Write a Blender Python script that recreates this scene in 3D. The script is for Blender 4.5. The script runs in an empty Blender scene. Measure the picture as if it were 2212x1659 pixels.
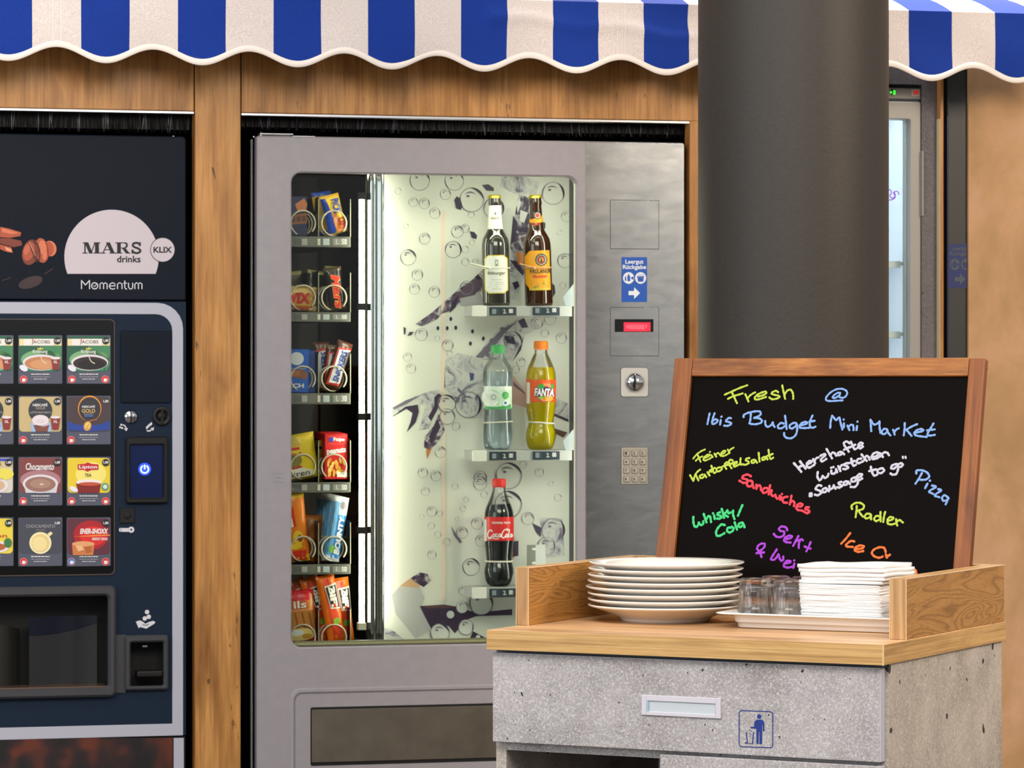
import bpy, bmesh, math, random
from mathutils import Matrix, Vector
random.seed(7)
R = math.radians
sc = bpy.context.scene
COL = sc.collection
# ---------------------------------------------------------------- camera, world, lights, exposure
F_PX, CX, HZ, HCAM = 7500.0, 1106.0, 815.0, 1.30      # focal length in px, centre column, horizon row, eye height
cam = bpy.data.cameras.new('camera')
cam.sensor_width = 36.0
cam.lens = F_PX / 2212.0 * 36.0
cam.shift_y = (HZ - 829.5) / 2212.0
cam.clip_start, cam.clip_end = 0.1, 100
cam.dof.use_dof = True
cam.dof.focus_distance = 5.7
cam.dof.aperture_fstop = 22
camo = bpy.data.objects.new('camera', cam)
COL.objects.link(camo)
camo.location = (0, 0, HCAM)
camo.rotation_euler = (R(90), 0, 0)
sc.camera = camo

sc.view_settings.view_transform = 'Standard'
sc.view_settings.look = 'None'
sc.view_settings.gamma = 1.0
sc.view_settings.use_curve_mapping = False
sc.view_settings.exposure = 0.0
sc.cycles.max_bounces = 10
sc.cycles.transparent_max_bounces = 24
sc.cycles.transmission_bounces = 10
sc.cycles.caustics_reflective = False
sc.cycles.caustics_refractive = False
sc.cycles.sample_clamp_indirect = 6

world = bpy.data.worlds.new('room_light')
sc.world = world
world.use_nodes = True
wn, wl = world.node_tree.nodes, world.node_tree.links
tc = wn.new('ShaderNodeTexCoord'); sx = wn.new('ShaderNodeSeparateXYZ'); wr = wn.new('ShaderNodeValToRGB')
wl.new(tc.outputs['Generated'], sx.inputs[0])
mr = wn.new('ShaderNodeMapRange'); mr.inputs[1].default_value = -1; mr.inputs[2].default_value = 1
wl.new(sx.outputs[2], mr.inputs[0]); wl.new(mr.outputs[0], wr.inputs[0])
e = wr.color_ramp.elements
e[0].position, e[0].color = 0.0, (0.16, 0.12, 0.09, 1)
e[1].position, e[1].color = 1.0, (0.70, 0.67, 0.64, 1)
for p, c in ((0.472, (0.22, 0.19, 0.15, 1)), (0.486, (0.34, 0.33, 0.31, 1)), (0.493, (0.66, 0.68, 0.71, 1)), (0.54, (1.0, 1.03, 1.02, 1)), (0.66, (0.62, 0.60, 0.59, 1))):
    k = wr.color_ramp.elements.new(p); k.color = c
wl.new(wr.outputs[0], wn['Background'].inputs[0])
wn['Background'].inputs[1].default_value = 0.78

def area(name, loc, target, size, power, color):
    l = bpy.data.lights.new(name, 'AREA'); l.shape = 'RECTANGLE'; l.size, l.size_y = size
    l.energy = power; l.color = color
    o = bpy.data.objects.new(name, l); COL.objects.link(o)
    o.location = loc
    o.rotation_euler = (Vector(target) - Vector(loc)).to_track_quat('-Z', 'Y').to_euler()
    return o
area('ceiling_panel_light', (0.1, 3.1, 3.05), (0.25, 6.4, 1.1), (2.6, 1.2), 112, (1.0, 0.93, 0.86))
area('ceiling_panel_light', (-1.4, 5.4, 3.2), (-0.4, 7.6, 1.2), (1.2, 1.2), 22, (1.0, 0.94, 0.89))
area('daylight_from_window', (-4.2, 2.5, 2.0), (0.0, 7.0, 1.1), (2.4, 2.0), 80, (0.90, 0.95, 1.0))
area('warm_wall_washer', (2.9, 5.0, 2.7), (1.1, 7.0, 0.9), (0.9, 0.7), 72, (1.0, 0.80, 0.60))
area('awning_spot_light', (1.05, 7.86, 3.1), (1.05, 7.86, 2.0), (1.0, 0.1), 46, (0.97, 0.98, 1.0))

# ---------------------------------------------------------------- frames and surveying
EYE = Vector((0, 0, HCAM))
class Frame:
    """A place in the room: local x along it, y into it, z up. P() turns a survey mark into a local point on the plane y = d."""
    def __init__(s, M): s.M = M; s.I = M.inverted()
    def P(s, px, py, d=0.0):
        a = s.I @ EYE
        b = s.I.to_3x3() @ Vector(((px - CX) / F_PX, 1.0, (HZ - py) / F_PX))
        t = (d - a.y) / b.y
        return a + b * t
    def X(s, px, d=0.0): return s.P(px, HZ, d).x
    def Z(s, px, py, d=0.0): return s.P(px, py, d).z
    def ground(s, px, py, z):
        a = s.I @ EYE; b = s.I.to_3x3() @ Vector(((px - CX) / F_PX, 1.0, (HZ - py) / F_PX))
        return a + b * ((z - a.z) / b.z)
    def scale(s, px, d): return s.P(px + 1, HZ, d).x - s.P(px, HZ, d).x
W = Frame(Matrix.Translation((0, 7.7, 0)) @ Matrix.Rotation(R(14.0), 4, 'Z'))
CA = 27.2
K = Frame(Matrix.Translation((0.5669, 5.3, 0)) @ Matrix.Rotation(R(-CA), 4, 'Z'))
WT = 0.892                                                # worktop height

# ---------------------------------------------------------------- materials
def lin(c):
    def f(v):
        v /= 255.0
        return v / 12.92 if v <= 0.04045 else ((v + 0.055) / 1.055) ** 2.4
    return (f(c[0]), f(c[1]), f(c[2]), 1.0)
MATS = {}
def mat(name, rgb=(200, 200, 200), rough=0.5, metal=0.0, spec=0.5, emit=None, es=0.0, coat=0.0, trans=0.0, alpha=1.0, ior=1.45):
    if name in MATS: return MATS[name]
    m = bpy.data.materials.new(name); m.use_nodes = True
    b = m.node_tree.nodes['Principled BSDF']
    b.inputs['Base Color'].default_value = lin(rgb)
    b.inputs['Roughness'].default_value = rough
    b.inputs['Metallic'].default_value = metal
    b.inputs['Specular IOR Level'].default_value = spec
    b.inputs['IOR'].default_value = ior
    if emit: b.inputs['Emission Color'].default_value = lin(emit); b.inputs['Emission Strength'].default_value = es
    if coat: b.inputs['Coat Weight'].default_value = coat; b.inputs['Coat Roughness'].default_value = 0.05
    if trans: b.inputs['Transmission Weight'].default_value = trans
    if alpha < 1: b.inputs['Alpha'].default_value = alpha
    MATS[name] = m
    return m
def C(r, g, b, rough=0.45, **k):                          # a plain printed or painted colour
    return mat('colour_%d_%d_%d_%d' % (r, g, b, int(rough * 100)), (r, g, b), rough, **k)
class NT:
    def __init__(s, m): s.t = m.node_tree; s.b = s.t.nodes['Principled BSDF']
    def n(s, kind, **k):
        x = s.t.nodes.new(kind)
        for a, v in k.items(): setattr(x, a, v)
        return x
    def l(s, a, b): s.t.links.new(a, b)
    def coords(s, scale, rot=(0, 0, 0), loc=(0, 0, 0)):
        c = s.n('ShaderNodeTexCoord'); m = s.n('ShaderNodeMapping')
        m.inputs['Scale'].default_value = scale; m.inputs['Rotation'].default_value = rot; m.inputs['Location'].default_value = loc
        s.l(c.outputs['Object'], m.inputs[0]); return m.outputs[0]
    def noise(s, vec, scale=1, detail=5, rough=0.55, dist=0.0):
        x = s.n('ShaderNodeTexNoise'); x.inputs['Scale'].default_value = scale; x.inputs['Detail'].default_value = detail
        x.inputs['Roughness'].default_value = rough; x.inputs['Distortion'].default_value = dist
        s.l(vec, x.inputs['Vector']); return x.outputs[0]
    def ramp(s, fac, stops):
        r = s.n('ShaderNodeValToRGB'); el = r.color_ramp.elements
        while len(el) < len(stops): el.new(0.5)
        for i, (p, c) in enumerate(stops):
            el[i].position = p; el[i].color = lin(c) if len(c) == 3 else c
        s.l(fac, r.inputs[0]); return r.outputs[0]
    def mix(s, fac, a, b, mode='MIX'):
        x = s.n('ShaderNodeMix', data_type='RGBA', blend_type=mode)
        if isinstance(fac, float): x.inputs[0].default_value = fac
        else: s.l(fac, x.inputs[0])
        s.l(a, x.inputs[6])
        if isinstance(b, tuple): x.inputs[7].default_value = lin(b)
        else: s.l(b, x.inputs[7])
        return x.outputs[2]
    def bump(s, h, strength, dist=0.002):
        x = s.n('ShaderNodeBump'); x.inputs['Strength'].default_value = strength; x.inputs['Distance'].default_value = dist
        s.l(h, x.inputs['Height']); s.l(x.outputs[0], s.b.inputs['Normal'])
def wood(name, tones, along='z', freq=26.0, crack=0.0, rough=0.5, wob=0.35, crackcol=(62, 40, 24), loc=(0, 0, 0), stretch=14.0, blotch=1.0):
    m = mat(name, tones[1], rough); t = NT(m)
    lo = freq / stretch
    sc3 = {'z': (freq, freq, lo), 'x': (lo, freq, freq), 'y': (freq, lo, freq)}[along]
    lo4 = freq * .09
    scb = {'z': (lo4 * 2.2, lo4 * 2.2, lo4 * .45), 'x': (lo4 * .45, lo4 * 2.2, lo4 * 2.2), 'y': (lo4 * 2.2, lo4 * .45, lo4 * 2.2)}[along]
    v = t.coords(sc3, loc=loc); vb = t.coords(scb, loc=loc)
    grain = t.noise(v, 1.0, 7, 0.65, wob)
    big = t.noise(vb, 1.0, 3, 0.5, 1.2)
    col = t.ramp(grain, ((0.28, tones[0]), (0.5, tones[1]), (0.74, tones[2])))
    shade = t.ramp(big, ((0.3, (178, 165, 150)), (0.55, (255, 255, 255)), (0.75, (226, 218, 208))))
    col = t.mix(blotch, col, shade, 'MULTIPLY')
    ax = 'xyz'.index(along)
    sc5 = tuple(q * (5.0 if k != ax else 1.6) for k, q in enumerate(sc3))
    fine = t.noise(t.coords(sc5, loc=loc), 1.0, 4, 0.6, 0.3)
    col = t.mix(t.ramp(fine, ((0.36, (150, 150, 150)), (0.5, (0, 0, 0)))), col, tuple(int(q * .74) for q in tones[0]))
    col = t.mix(t.ramp(fine, ((0.54, (0, 0, 0)), (0.68, (110, 110, 110)))), col, tuple(min(255, int(q * 1.1)) for q in tones[2]))
    if crack:
        scc = {'z': (freq * 1.1, freq * 1.1, freq * .13), 'x': (freq * .13, freq * 1.1, freq * 1.1), 'y': (freq * 1.1, freq * .13, freq * 1.1)}[along]
        vc = t.coords(scc, loc=(3.3 + loc[0], 1.7, 9.1))
        cn = t.noise(vc, 1.0, 5, 0.7, 1.6)
        col = t.mix(t.ramp(cn, ((0.255 + crack, (235, 235, 235)), (0.30 + crack, (0, 0, 0)))), col, crackcol)
    t.l(col, t.b.inputs['Base Color'])
    t.bump(grain, 0.08, 0.001)
    return m
M_CLAD = wood('rustic_oak_cladding', ((158, 104, 50), (192, 136, 72), (210, 156, 92)), 'z', 44, crack=0.05, rough=0.42)
M_CLADE = wood('oak_edge_band', ((150, 98, 44), (176, 120, 60), (200, 146, 82)), 'z', 40, rough=0.4)
M_TOPX = wood('oak_edge_grain', ((150, 112, 60), (196, 156, 96), (216, 180, 120)), 'x', 150, rough=0.45, wob=0.15, stretch=60, blotch=.35)
M_TOPY = wood('oak_edge_grain_side', ((146, 108, 58), (190, 150, 92), (210, 174, 116)), 'y', 150, rough=0.45, wob=0.15, stretch=60, blotch=.35)
M_TOP = wood('oak_worktop', ((200, 158, 112), (216, 174, 128), (226, 186, 142)), 'x', 30, rough=0.38, wob=0.4)
def figured(name, dark, mid, light, along):
    m = mat(name, mid, 0.45); t = NT(m)
    sc3 = {'y': (14, 2.6, 14), 'x': (2.6, 14, 14)}[along]
    n = t.noise(t.coords(sc3, loc=(4.1, 2.2, 7.3)), 1.0, 2, 0.45, 0.9)
    mu = t.n('ShaderNodeMath', operation='MULTIPLY'); t.l(n, mu.inputs[0]); mu.inputs[1].default_value = 22.0
    fr = t.n('ShaderNodeMath', operation='FRACT'); t.l(mu.outputs[0], fr.inputs[0])
    col = t.ramp(fr.outputs[0], ((0.0, dark), (0.18, mid), (0.6, light), (0.9, mid), (1.0, dark)))
    f = t.noise(t.coords(tuple(q * 22 for q in sc3)), 1.0, 4, 0.6, 0.2)
    col = t.mix(t.ramp(f, ((0.36, (170, 170, 170)), (0.5, (0, 0, 0)))), col, tuple(int(q * .85) for q in dark))
    col = t.mix(0.45, col, mid)
    t.l(col, t.b.inputs['Base Color']); return m
M_RAILY = figured('oak_rail_face', (104, 68, 26), (160, 114, 56), (182, 136, 74), 'y')
M_RAILX = figured('oak_rail_back', (108, 72, 30), (162, 116, 58), (184, 138, 78), 'x')
M_RAILZ = wood('oak_rail_end', ((146, 108, 64), (186, 146, 98), (208, 172, 124)), 'z', 170, rough=0.45, wob=0.15, stretch=60, blotch=.35)
M_FRX = wood('stained_pine_rail', ((126, 72, 24), (162, 99, 40), (188, 128, 62)), 'x', 90, rough=0.4, wob=0.9, stretch=10)
M_FRZ = wood('stained_pine_stile', ((106, 55, 14), (136, 76, 25), (158, 96, 40)), 'z', 70, rough=0.42, wob=0.5, stretch=20)

def concrete(name, base, light, dark, scale=1.0, rough=0.6, stretch=1.0):
    m = mat(name, base, rough); t = NT(m)
    v = t.coords((scale, scale, scale * stretch))
    big = t.noise(v, 9, 4, 0.6)
    fine = t.noise(v, 300, 4, 0.7, 0.9)
    col = t.ramp(big, ((0.3, dark), (0.52, base), (0.72, tuple(min(255, int(q * 1.1)) for q in base))))
    col = t.mix(t.ramp(fine, ((0.5, (0, 0, 0)), (0.62, (215, 215, 215)))), col, light)
    col = t.mix(t.ramp(fine, ((0.34, (150, 150, 150)), (0.46, (0, 0, 0)))), col, tuple(int(q * .86) for q in dark))
    vo = t.n('ShaderNodeTexVoronoi'); vo.inputs['Scale'].default_value = 26
    nv = t.noise(v, 60, 2, 0.5); mx = t.n('ShaderNodeVectorMath', operation='ADD'); sv = t.n('ShaderNodeVectorMath', operation='SCALE')
    cb = t.n('ShaderNodeCombineXYZ')
    for i in range(3): t.l(nv, cb.inputs[i])
    t.l(cb.outputs[0], sv.inputs[0]); sv.inputs['Scale'].default_value = 0.018
    t.l(v, mx.inputs[0]); t.l(sv.outputs[0], mx.inputs[1]); t.l(mx.outputs[0], vo.inputs['Vector'])
    sep = t.n('ShaderNodeSeparateColor'); t.l(vo.outputs['Color'], sep.inputs[0])
    thr = t.n('ShaderNodeMath', operation='POWER'); t.l(sep.outputs[0], thr.inputs[0]); thr.inputs[1].default_value = 5.0
    th2 = t.n('ShaderNodeMath', operation='MULTIPLY'); t.l(thr.outputs[0], th2.inputs[0]); th2.inputs[1].default_value = 0.19
    lt = t.n('ShaderNodeMath', operation='LESS_THAN'); t.l(vo.outputs['Distance'], lt.inputs[0]); t.l(th2.outputs[0], lt.inputs[1])
    col = t.mix(lt.outputs[0], col, (52, 46, 44))
    vo2 = t.n('ShaderNodeTexVoronoi'); vo2.inputs['Scale'].default_value = 62; t.l(mx.outputs[0], vo2.inputs['Vector'])
    sp2 = t.n('ShaderNodeSeparateColor'); t.l(vo2.outputs['Color'], sp2.inputs[0])
    pw = t.n('ShaderNodeMath', operation='POWER'); t.l(sp2.outputs[1], pw.inputs[0]); pw.inputs[1].default_value = 7.0
    ml = t.n('ShaderNodeMath', operation='MULTIPLY'); t.l(pw.outputs[0], ml.inputs[0]); ml.inputs[1].default_value = 0.16
    l2 = t.n('ShaderNodeMath', operation='LESS_THAN'); t.l(vo2.outputs['Distance'], l2.inputs[0]); t.l(ml.outputs[0], l2.inputs[1])
    col = t.mix(l2.outputs[0], col, (48, 43, 42))
    t.l(col, t.b.inputs['Base Color'])
    t.bump(fine, 0.05, 0.0006)
    return m
M_CONC = concrete('concrete_laminate', (160, 156, 157), (214, 212, 215), (134, 129, 129))
M_CONCS = concrete('concrete_laminate_warm_lit', (164, 156, 148), (206, 198, 190), (136, 128, 120), stretch=0.8)  # same laminate, browner: warm light on the sides put into its colour
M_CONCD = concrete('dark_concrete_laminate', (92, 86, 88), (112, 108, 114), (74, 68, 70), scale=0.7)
def plaster():
    m = mat('brown_plaster', (160, 118, 84), 0.8); t = NT(m)
    v = t.coords((1, 1, 0.75))
    a = t.noise(v, 5.5, 5, 0.6, 0.4); b = t.noise(v, 34, 4, 0.6)
    col = t.ramp(a, ((0.3, (160, 126, 84)), (0.5, (184, 144, 104)), (0.7, (200, 158, 128))))
    col = t.mix(t.ramp(b, ((0.3, (120, 120, 120)), (0.5, (0, 0, 0)))), col, (156, 124, 86))
    t.l(col, t.b.inputs['Base Color']); return m
M_PLAST = plaster()
def speckled(name, rgb, rough, scale, amt, bump=0.0, metal=0.0, bdist=0.001, spec=0.5):
    m = mat(name, rgb, rough, metal, spec); t = NT(m)
    v = t.coords((1, 1, 1)); n = t.noise(v, scale, 4, 0.6)
    lo = tuple(int(q * (1 - amt)) for q in rgb); hi = tuple(min(255, int(q * (1 + amt))) for q in rgb)
    t.l(t.ramp(n, ((0.3, lo), (0.7, hi))), t.b.inputs['Base Color'])
    if bump: t.bump(n, bump, bdist)
    return m
M_COLUMN = speckled('grey_column_paint', (47, 43, 39), 0.55, 130, 0.05, 0.3, spec=0.45)
M_NAVY = speckled('navy_plastic', (24, 37, 55), 0.5, 160, 0.06, 0.05, spec=0.14)
M_NAVYD = speckled('dark_panel_plastic', (20, 26, 37), 0.5, 160, 0.06, 0.05, spec=0.12)
M_BLACKP = speckled('black_plastic', (22, 21, 22), 0.45, 200, 0.08, 0.05, spec=0.35)
M_GREYP = speckled('charcoal_plastic', (56, 57, 62), 0.5, 200, 0.06, 0.05)
M_TRIMW = mat('pale_lacquer_trim', (172, 174, 188), 0.4)
M_LACQ = speckled('silver_lacquer', (152, 147, 150), 0.38, 40, 0.02)
M_LACQE = mat('silver_lacquer_edge', (205, 200, 205), 0.3)
M_BLACK = mat('black_void', (6, 6, 7), 0.7)
M_GLOSSB = mat('gloss_black', (8, 9, 12), 0.12)
M_CHROME = mat('chrome', (200, 202, 205), 0.08, 1.0)
M_MIRROR = mat('smoked_mirror', (120, 112, 90), 0.04, 1.0)
M_ALU = mat('brushed_aluminium', (196, 196, 200), 0.32, 1.0)
def steel():
    m = mat('brushed_steel', (176, 178, 178), 0.3, 1.0); t = NT(m)
    v = t.coords((3, 3, 9)); n = t.noise(v, 4, 6, 0.65, 0.6)
    v2 = t.coords((160, 160, 6)); n2 = t.noise(v2, 1, 3, 0.5)
    t.l(t.ramp(n, ((0.3, (170, 172, 172)), (0.7, (186, 188, 188)))), t.b.inputs['Base Color'])
    r = t.n('ShaderNodeMapRange'); r.inputs[3].default_value = 0.17; r.inputs[4].default_value = 0.29
    t.l(n, r.inputs[0]); t.l(r.outputs[0], t.b.inputs['Roughness'])
    return m
M_STEEL = steel()
M_FLAP = speckled('worn_steel_flap', (128, 120, 108), 0.36, 14, 0.07, metal=0.75)
def cloth(name, rgb):
    m = mat(name, rgb, 0.85, spec=0.25); t = NT(m)
    v = t.coords((1, 1, 1)); n = t.noise(v, 420, 2, 0.5)
    t.l(t.ramp(n, ((0.3, tuple(int(q * .92) for q in rgb)), (0.75, tuple(min(255, int(q * 1.05 + 3)) for q in rgb)))), t.b.inputs['Base Color'])
    t.b.inputs['Sheen Weight'].default_value = 0.15
    t.bump(n, 0.1, 0.0008); return m
M_WHITE_C = cloth('white_awning_cloth', (214, 203, 199))
M_BLUE_C = cloth('blue_awning_cloth', (12, 50, 140))
def thin_glass(name, tint=(255, 255, 255), rough=0.02, refl=1.0):
    m = bpy.data.materials.new(name); m.use_nodes = True
    nt = m.node_tree; nt.nodes.clear()
    o = nt.nodes.new('ShaderNodeOutputMaterial'); mx = nt.nodes.new('ShaderNodeMixShader')
    tr = nt.nodes.new('ShaderNodeBsdfTransparent'); gl = nt.nodes.new('ShaderNodeBsdfGlossy'); fr = nt.nodes.new('ShaderNodeFresnel')
    ml = nt.nodes.new('ShaderNodeMath'); ml.operation = 'MULTIPLY'; ml.inputs[1].default_value = refl
    tr.inputs[0].default_value = lin(tint); gl.inputs['Roughness'].default_value = rough; fr.inputs[0].default_value = 1.45
    nt.links.new(fr.outputs[0], ml.inputs[0]); nt.links.new(ml.outputs[0], mx.inputs[0])
    nt.links.new(tr.outputs[0], mx.inputs[1]); nt.links.new(gl.outputs[0], mx.inputs[2]); nt.links.new(mx.outputs[0], o.inputs[0])
    MATS[name] = m; return m
M_PANE = thin_glass('window_glass', (246, 250, 246), 0.0, 0.45)
M_SMOKE = thin_glass('smoked_divider', (120, 112, 96), 0.05, 0.6)
M_PET = thin_glass('clear_bottle_plastic', (250, 251, 251), 0.05, .9)
M_PETB = thin_glass('bluish_bottle_plastic', (251, 253, 254), 0.05, .7)
M_LED = mat('lit_tube', (255, 255, 255), 0.5, emit=(255, 250, 228), es=26.0)
M_LEDC = mat('lit_cool_tube', (255, 255, 255), 0.5, emit=(214, 230, 255), es=15.0)
def tumbler_glass():
    m = bpy.data.materials.new('drinking_glass'); m.use_nodes = True; nt = m.node_tree; nt.nodes.clear()
    o = nt.nodes.new('ShaderNodeOutputMaterial'); mx = nt.nodes.new('ShaderNodeMixShader'); mx.inputs[0].default_value = 0.75
    g = nt.nodes.new('ShaderNodeBsdfGlass'); g.inputs['IOR'].default_value = 1.48; g.inputs['Roughness'].default_value = 0.0; t = nt.nodes.new('ShaderNodeBsdfTransparent'); t.inputs[0].default_value = (.97, .97, .96, 1)
    nt.links.new(t.outputs[0], mx.inputs[1]); nt.links.new(g.outputs[0], mx.inputs[2]); nt.links.new(mx.outputs[0], o.inputs[0]); return m
M_GLASS = tumbler_glass()
M_CHINA = mat('white_porcelain', (238, 234, 228), 0.14, coat=0.4)
M_TRAY = mat('white_tray_plastic', (228, 226, 222), 0.22)
def paper():
    m = mat('white_paper', (228, 228, 228), 0.85, spec=0.2); t = NT(m)
    v = t.coords((1, 1, 1)); n = t.noise(v, 90, 3, 0.5)
    t.bump(n, 0.15, 0.001); return m
M_PAPER = paper()
M_WHITE = C(232, 230, 230, 0.5)
M_SLATE = speckled('chalkboard_black', (8, 4, 3), 0.55, 90, 0.15, spec=0.06)

# ---------------------------------------------------------------- mesh building
_glyphs = {}
def glyphs(s, bold=0.0, shear=0.0, space=1.0):
    """Outline of a short text as flat faces, scaled to a unit box."""
    k = (s, bold, shear, space)
    if k in _glyphs: return _glyphs[k]
    cu = bpy.data.curves.new('lettering', 'FONT'); cu.body = s; cu.size = 1; cu.offset = bold; cu.shear = shear
    cu.space_character = space; cu.resolution_u = 3; cu.fill_mode = 'FRONT'
    o = bpy.data.objects.new('lettering', cu); COL.objects.link(o)
    dg = bpy.context.evaluated_depsgraph_get(); dg.update()
    me = bpy.data.meshes.new_from_object(o.evaluated_get(dg))
    vs = [(v.co.x, v.co.y) for v in me.vertices]; fs = [tuple(p.vertices) for p in me.polygons]
    bpy.data.objects.remove(o); bpy.data.curves.remove(cu); bpy.data.meshes.remove(me)
    x0 = min(v[0] for v in vs); x1 = max(v[0] for v in vs); y0 = min(v[1] for v in vs); y1 = max(v[1] for v in vs)
    w = max(x1 - x0, 1e-6); h = max(y1 - y0, 1e-6)
    _glyphs[k] = ([((x - x0) / w, (y - y0) / h) for x, y in vs], fs)
    return _glyphs[k]
def catmull(pts, n=6):
    if len(pts) < 3: return [Vector(p) for p in pts]
    P = [Vector(p) for p in pts]; P = [P[0] * 2 - P[1]] + P + [P[-1] * 2 - P[-2]]
    out = []
    for i in range(1, len(P) - 2):
        for k in range(n):
            t = k / n; a, b, c, d = P[i - 1], P[i], P[i + 1], P[i + 2]
            out.append(0.5 * ((2 * b) + (c - a) * t + (2 * a - 5 * b + 4 * c - d) * t * t + (3 * b - a - 3 * c + d) * t ** 3))
    out.append(P[-2])
    return out
def rrect(x0, x1, z0, z1, r, n=6):
    if not isinstance(r, (tuple, list)): r = (r, r, r, r)        # bottom-left, bottom-right, top-right, top-left
    out = []
    for (cx, cz, a0, q) in ((x0, z0, 180, 0), (x1, z0, 270, 1), (x1, z1, 0, 2), (x0, z1, 90, 3)):
        rr = max(r[q], 1e-5)
        ox = cx + (rr if q in (0, 3) else -rr); oz = cz + (rr if q in (0, 1) else -rr)
        for i in range(n + 1):
            a = R(a0 + 90.0 * i / n); out.append((ox + rr * math.cos(a), oz + rr * math.sin(a)))
    return out
EPS = 0.0005
class Flat:
    """Prints on a plane of a frame: survey marks in, points out; each layer lies a hair in front of the last."""
    def __init__(s, fr, d): s.fr, s.d = fr, d
    def __call__(s, px, py, layer=1): return s.fr.P(px, py, s.d - EPS * layer)
class Round:
    """Prints on an upright cylinder of radius r about (cx, cy) of a frame."""
    def __init__(s, fr, cx, cy, r): s.fr, s.c, s.r = fr, (cx, cy), r
    def __call__(s, px, py, layer=1):
        r = s.r + 0.0004 * layer
        a = s.fr.I @ EYE; b = s.fr.I.to_3x3() @ Vector(((px - CX) / F_PX, 1.0, (HZ - py) / F_PX))
        ox, oy = a.x - s.c[0], a.y - s.c[1]
        A = b.x ** 2 + b.y ** 2; B = 2 * (ox * b.x + oy * b.y); D = B * B - 4 * A * (ox * ox + oy * oy - r * r)
        t = (-B - math.sqrt(max(D, 0))) / (2 * A)
        return a + b * t
class MB:
    def __init__(s): s.v, s.f, s.m, s.sm, s.mats = [], [], [], [], []
    def mi(s, m):
        if m not in s.mats: s.mats.append(m)
        return s.mats.index(m)
    def add(s, vs, fs, m, smooth=False):
        o = len(s.v); k = s.mi(m)
        s.v += [tuple(v) for v in vs]
        for f in fs: s.f.append(tuple(i + o for i in f)); s.m.append(k); s.sm.append(smooth)
        return s
    def box(s, x0, x1, y0, y1, z0, z1, m, bev=0.0, seg=2):
        if not bev:
            v = [(x, y, z) for x in (x0, x1) for y in (y0, y1) for z in (z0, z1)]
            return s.add(v, [(0, 1, 3, 2), (4, 6, 7, 5), (0, 4, 5, 1), (2, 3, 7, 6), (0, 2, 6, 4), (1, 5, 7, 3)], m)
        bm = bmesh.new(); bmesh.ops.create_cube(bm, size=1.0)
        for v in bm.verts:
            v.co = Vector(((x0 + x1) / 2 + v.co.x * (x1 - x0), (y0 + y1) / 2 + v.co.y * (y1 - y0), (z0 + z1) / 2 + v.co.z * (z1 - z0)))
        bmesh.ops.bevel(bm, geom=bm.edges[:], offset=bev, segments=seg, affect='EDGES', profile=0.5)
        s.bm(bm, m); return s
    def bm(s, bm, m, smooth=False):
        bm.verts.index_update()
        s.add([v.co[:] for v in bm.verts], [[v.index for v in f.verts] for f in bm.faces], m, smooth); bm.free(); return s
    def loft(s, rings, m, smooth=True, cap0=False, cap1=False, closed=True):
        n = len(rings[0]); vs = [p for r in rings for p in r]; fs = []
        for i in range(len(rings) - 1):
            for j in range(n if closed else n - 1):
                k = (j + 1) % n
                fs.append((i * n + j, i * n + k, (i + 1) * n + k, (i + 1) * n + j))
        s.add(vs, fs, m, smooth)
        if cap0: s.add(rings[0], [tuple(reversed(range(n)))], m)
        if cap1: s.add(rings[-1], [tuple(range(n))], m)
        return s
    def slab(s, x0, x1, z0, z1, r, y0, y1, m, bev=0.0):
        """A rounded plate in the x-z plane from y0 (front) to y1, with a softened front edge."""
        o = rrect(x0, x1, z0, z1, r)
        rings = []
        if bev:
            cx, cz = (x0 + x1) / 2, (z0 + z1) / 2
            ins = rrect(x0 + bev, x1 - bev, z0 + bev, z1 - bev, r if not isinstance(r, (int, float)) else max(r - bev, 1e-5))
            rings.append([(x, y0, z) for x, z in ins]); rings.append([(x, y0 + bev, z) for x, z in o])
        else: rings.append([(x, y0, z) for x, z in o])
        rings.append([(x, y1, z) for x, z in o])
        s.loft(rings, m, False); s.add(rings[0], [tuple(range(len(o)))], m); s.add(rings[-1], [tuple(reversed(range(len(o))))], m)
        return s
    def ring(s, ob, ib, ro, ri, y0, y1, m, bev=0.0):
        """A rounded frame: outer box ob, opening ib (x0, x1, z0, z1)."""
        O = rrect(*ob, ro); I = rrect(*ib, ri)
        rings = [[(x, y1, z) for x, z in I], [(x, y0 + bev, z) for x, z in I]]
        if bev:
            I2 = rrect(ib[0] - bev, ib[1] + bev, ib[2] - bev, ib[3] + bev, (ri + bev) if isinstance(ri, (int, float)) else [q + bev for q in ri])
            O2 = rrect(ob[0] + bev, ob[1] - bev, ob[2] + bev, ob[3] - bev, max(ro - bev, 1e-5) if isinstance(ro, (int, float)) else [max(q - bev, 1e-5) for q in ro])
            rings += [[(x, y0, z) for x, z in I2], [(x, y0, z) for x, z in O2]]
        else: rings += [[(x, y0, z) for x, z in O]]
        rings += [[(x, y0 + bev, z) for x, z in O], [(x, y1, z) for x, z in O], [(x, y1, z) for x, z in I]]
        return s.loft(rings, m, False)
    def lathe(s, prof, c, m, n=32, smooth=True, axis='z'):
        rings = []
        for r, h in prof:
            if axis == 'z': rings.append([(c[0] + r * math.cos(2 * math.pi * j / n), c[1] + r * math.sin(2 * math.pi * j / n), c[2] + h) for j in range(n)])
            else: rings.append([(c[0] + r * math.cos(2 * math.pi * j / n), c[1] - h, c[2] + r * math.sin(2 * math.pi * j / n)) for j in range(n)])
        return s.loft(rings, m, smooth, cap0=prof[0][0] > 1e-6, cap1=prof[-1][0] > 1e-6)
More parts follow.
